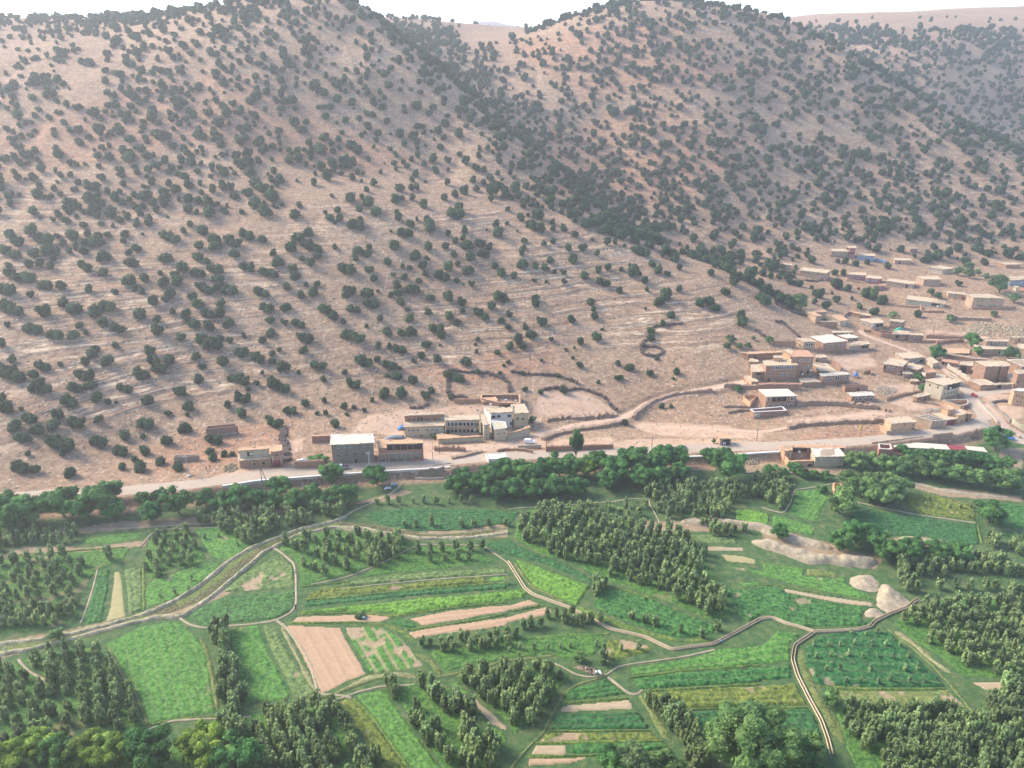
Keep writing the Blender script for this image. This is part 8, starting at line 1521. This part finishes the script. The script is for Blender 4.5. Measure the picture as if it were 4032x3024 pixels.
rubble('J', '700,260 800,225 920,210 1010,225 1010,260 900,290 760,285', 220, .2, .45, 'conc', 'grey stone rubble behind the concrete frame')
rubble('E', '150,840 200,770 300,770 460,800 470,850 330,900 200,890', 260, .2, .45, 'conc', 'grey stone rubble inside the terrace wall')
rubble('J', '1400,610 1440,590 1600,640 1440,650', 60, .2, .5, 'sand', 'pale boulders beside the junction mound')
rubble('7', '575,505 650,495 750,520 770,560 740,575 660,545', 260, .15, .35, 'sand', 'flat stone heap by the two cows', hmax=.9)
rubble('G', '1250,1400 1500,1380 1900,1420 2200,1450 2212,1593 1800,1593 1200,1560', 420, .3, .8, 'sand', 'field of pale boulders on the slope at the right border', 'boulder_field', .3)
rubble('P', '740,1250 900,1180 1060,1220 1010,1330 880,1400 750,1340', 260, .2, .5, 'sand', 'loose grey scree patch on the left slope', 'boulder_field', .2)
rubble('I', '0,0 1,0 1,1', 1, .1, .2, 'sand', 'x') if False else None
# stones scattered on the bedded slope
def slope_stones():
    rn = np.random.default_rng(77); n = 6000; y = rn.uniform(268, 430, n*2); x = rn.uniform(-1, .95, n*2)*Wd(y); k = (y > road_y(x)+7) & (fbm(x, y, 18, 3, 301) > -.15); x, y = x[k][:n], y[k][:n]; z = H(x, y)
    cube = np.array([(-1, -1, -1), (1, -1, -1), (1, 1, -1), (-1, 1, -1), (-.8, -.8, 1), (.8, -.8, 1), (.8, .8, 1), (-.8, .8, 1)], float); fc = np.array([(0, 1, 5, 4), (1, 2, 6, 5), (2, 3, 7, 6), (3, 0, 4, 7), (4, 5, 6, 7)])
    m = len(x); s = rn.uniform(.10, .34, (m, 1, 1))*np.array([1.5, .9, .6])[None, None]*rn.uniform(.7, 1.3, (m, 8, 3)); V_ = (cube[None]*s+np.stack([x, y, z+.05], -1)[:, None]).reshape(-1, 3); F_ = (fc[None]+np.arange(m)[:, None, None]*8).reshape(-1, 4)
    tag(link('slope_stones', np_mesh('slope_stones', V_, F_, M['rock'])), 'loose limestone blocks scattered over the lower slopes', None, None, 'stuff')
M['rock'] = mat_plain('limestone', (.42, .34, .26), .2, .6, .95, .04)
slope_stones()
# tarpaulins, laundry, fodder
def cloth(key, x, y, w_, h_, mat, label, name='tarpaulin', up=.9, cat='tarpaulin'):
    P = hit1(*cx(key, x, y)); n = 8; rn = np.random.default_rng(int(x)); v = []; f = []
    for i in range(n):
        for j in range(n): a_, b_ = i/(n-1)*2-1, j/(n-1)*2-1; v.append((a_*w_/2, b_*h_/2, up*(1-.5*(a_*a_+b_*b_))+.12*rn.normal()))
    for i in range(n-1):
        for j in range(n-1): q = i*n+j; f.append((q, q+n, q+n+1, q+1))
    me = np_mesh(name, np.array(v), np.array(f), M[mat], True); o = link(name, me); o.location = P; o.rotation_euler = (0, 0, .3); m = o.modifiers.new('thick', 'SOLIDIFY'); m.thickness = .03; tag(o, label, cat)
cloth('C', 115, 625, 3.4, 2.4, 'tarp', 'blue tarpaulin heap at the left corner of the long house', up=1.6); cloth('B', 1335, 475, 8, 2.6, 'bluegrey', 'dark grey plastic sheet heap above the arcade gallery', 'plastic_sheet', 1.4, 'sheet')
cloth('E', 485, 35, 5.5, 3, 'gtarp', 'green tarpaulin roof at the upper lane', up=2.9); cloth('D', 1912, 680, 2.4, 1.6, 'tarp', 'blue tarpaulin hung beside the double arched window house', up=2.4); cloth('A', 1750, 950, 6, 1.6, 'cloth_white', 'whitish plastic sheet on the wall under the vine', 'plastic_sheet', .9, 'sheet')
cloth('2', 1165, 55, 2.4, 1.4, 'cloth_white', 'white sheets left to dry at the field gate', 'laundry', .7, 'laundry'); cloth('2', 1205, 25, 1.6, 1.8, 'cream', 'cream blanket hung at the field gate', 'laundry', 1.2, 'laundry'); cloth('2', 1228, 25, .9, 1.6, 'cloth_blue', 'light blue cloth hung at the field gate', 'laundry', 1.0, 'laundry')
v, N_ = shell((0, 0, 0), (1.6, 1.1, .9), 700, np.random.default_rng(4), -.2); lv = leaf_quads(v, N_, .16, np.random.default_rng(5)); bl = blob((0, 0, 0), (1.4, .95, .75), np.random.default_rng(6)); P = hit1(*cx('2', 930, 1175)); jv = join([bl, lv])
o = link('fodder_heap', np_mesh('fodder_heap', jv[0], jv[1], M['oliv'])); o.location = (P.x, P.y, P.z+.3); tag(o, 'heap of cut green fodder beside the bending farm workers', 'fodder heap')
# ------------------------------------------------------------ haze
def haze(dens):
    me = bpy.data.meshes.new('haze'); bm = bmesh.new(); bmesh.ops.create_cube(bm, size=1)
    bm.to_mesh(me); bm.free(); o = link('haze', me)
    zlo = float(GZ.min())-40; o.scale = (4200, 3400, 420-zlo); o.location = (0, 1500, (420+zlo)/2)
    m = bpy.data.materials.new('haze_air'); m.use_nodes = True; t = m.node_tree; t.nodes.clear()
    ou = t.nodes.new('ShaderNodeOutputMaterial'); v = t.nodes.new('ShaderNodeVolumePrincipled')
    v.inputs['Density'].default_value = dens; v.inputs['Color'].default_value = (.96, .97, 1, 1); v.inputs['Anisotropy'].default_value = .3
    t.links.new(v.outputs[0], ou.inputs['Volume']); me.materials.append(m); tag(o, None, None, None, 'stuff')
haze(.00029)
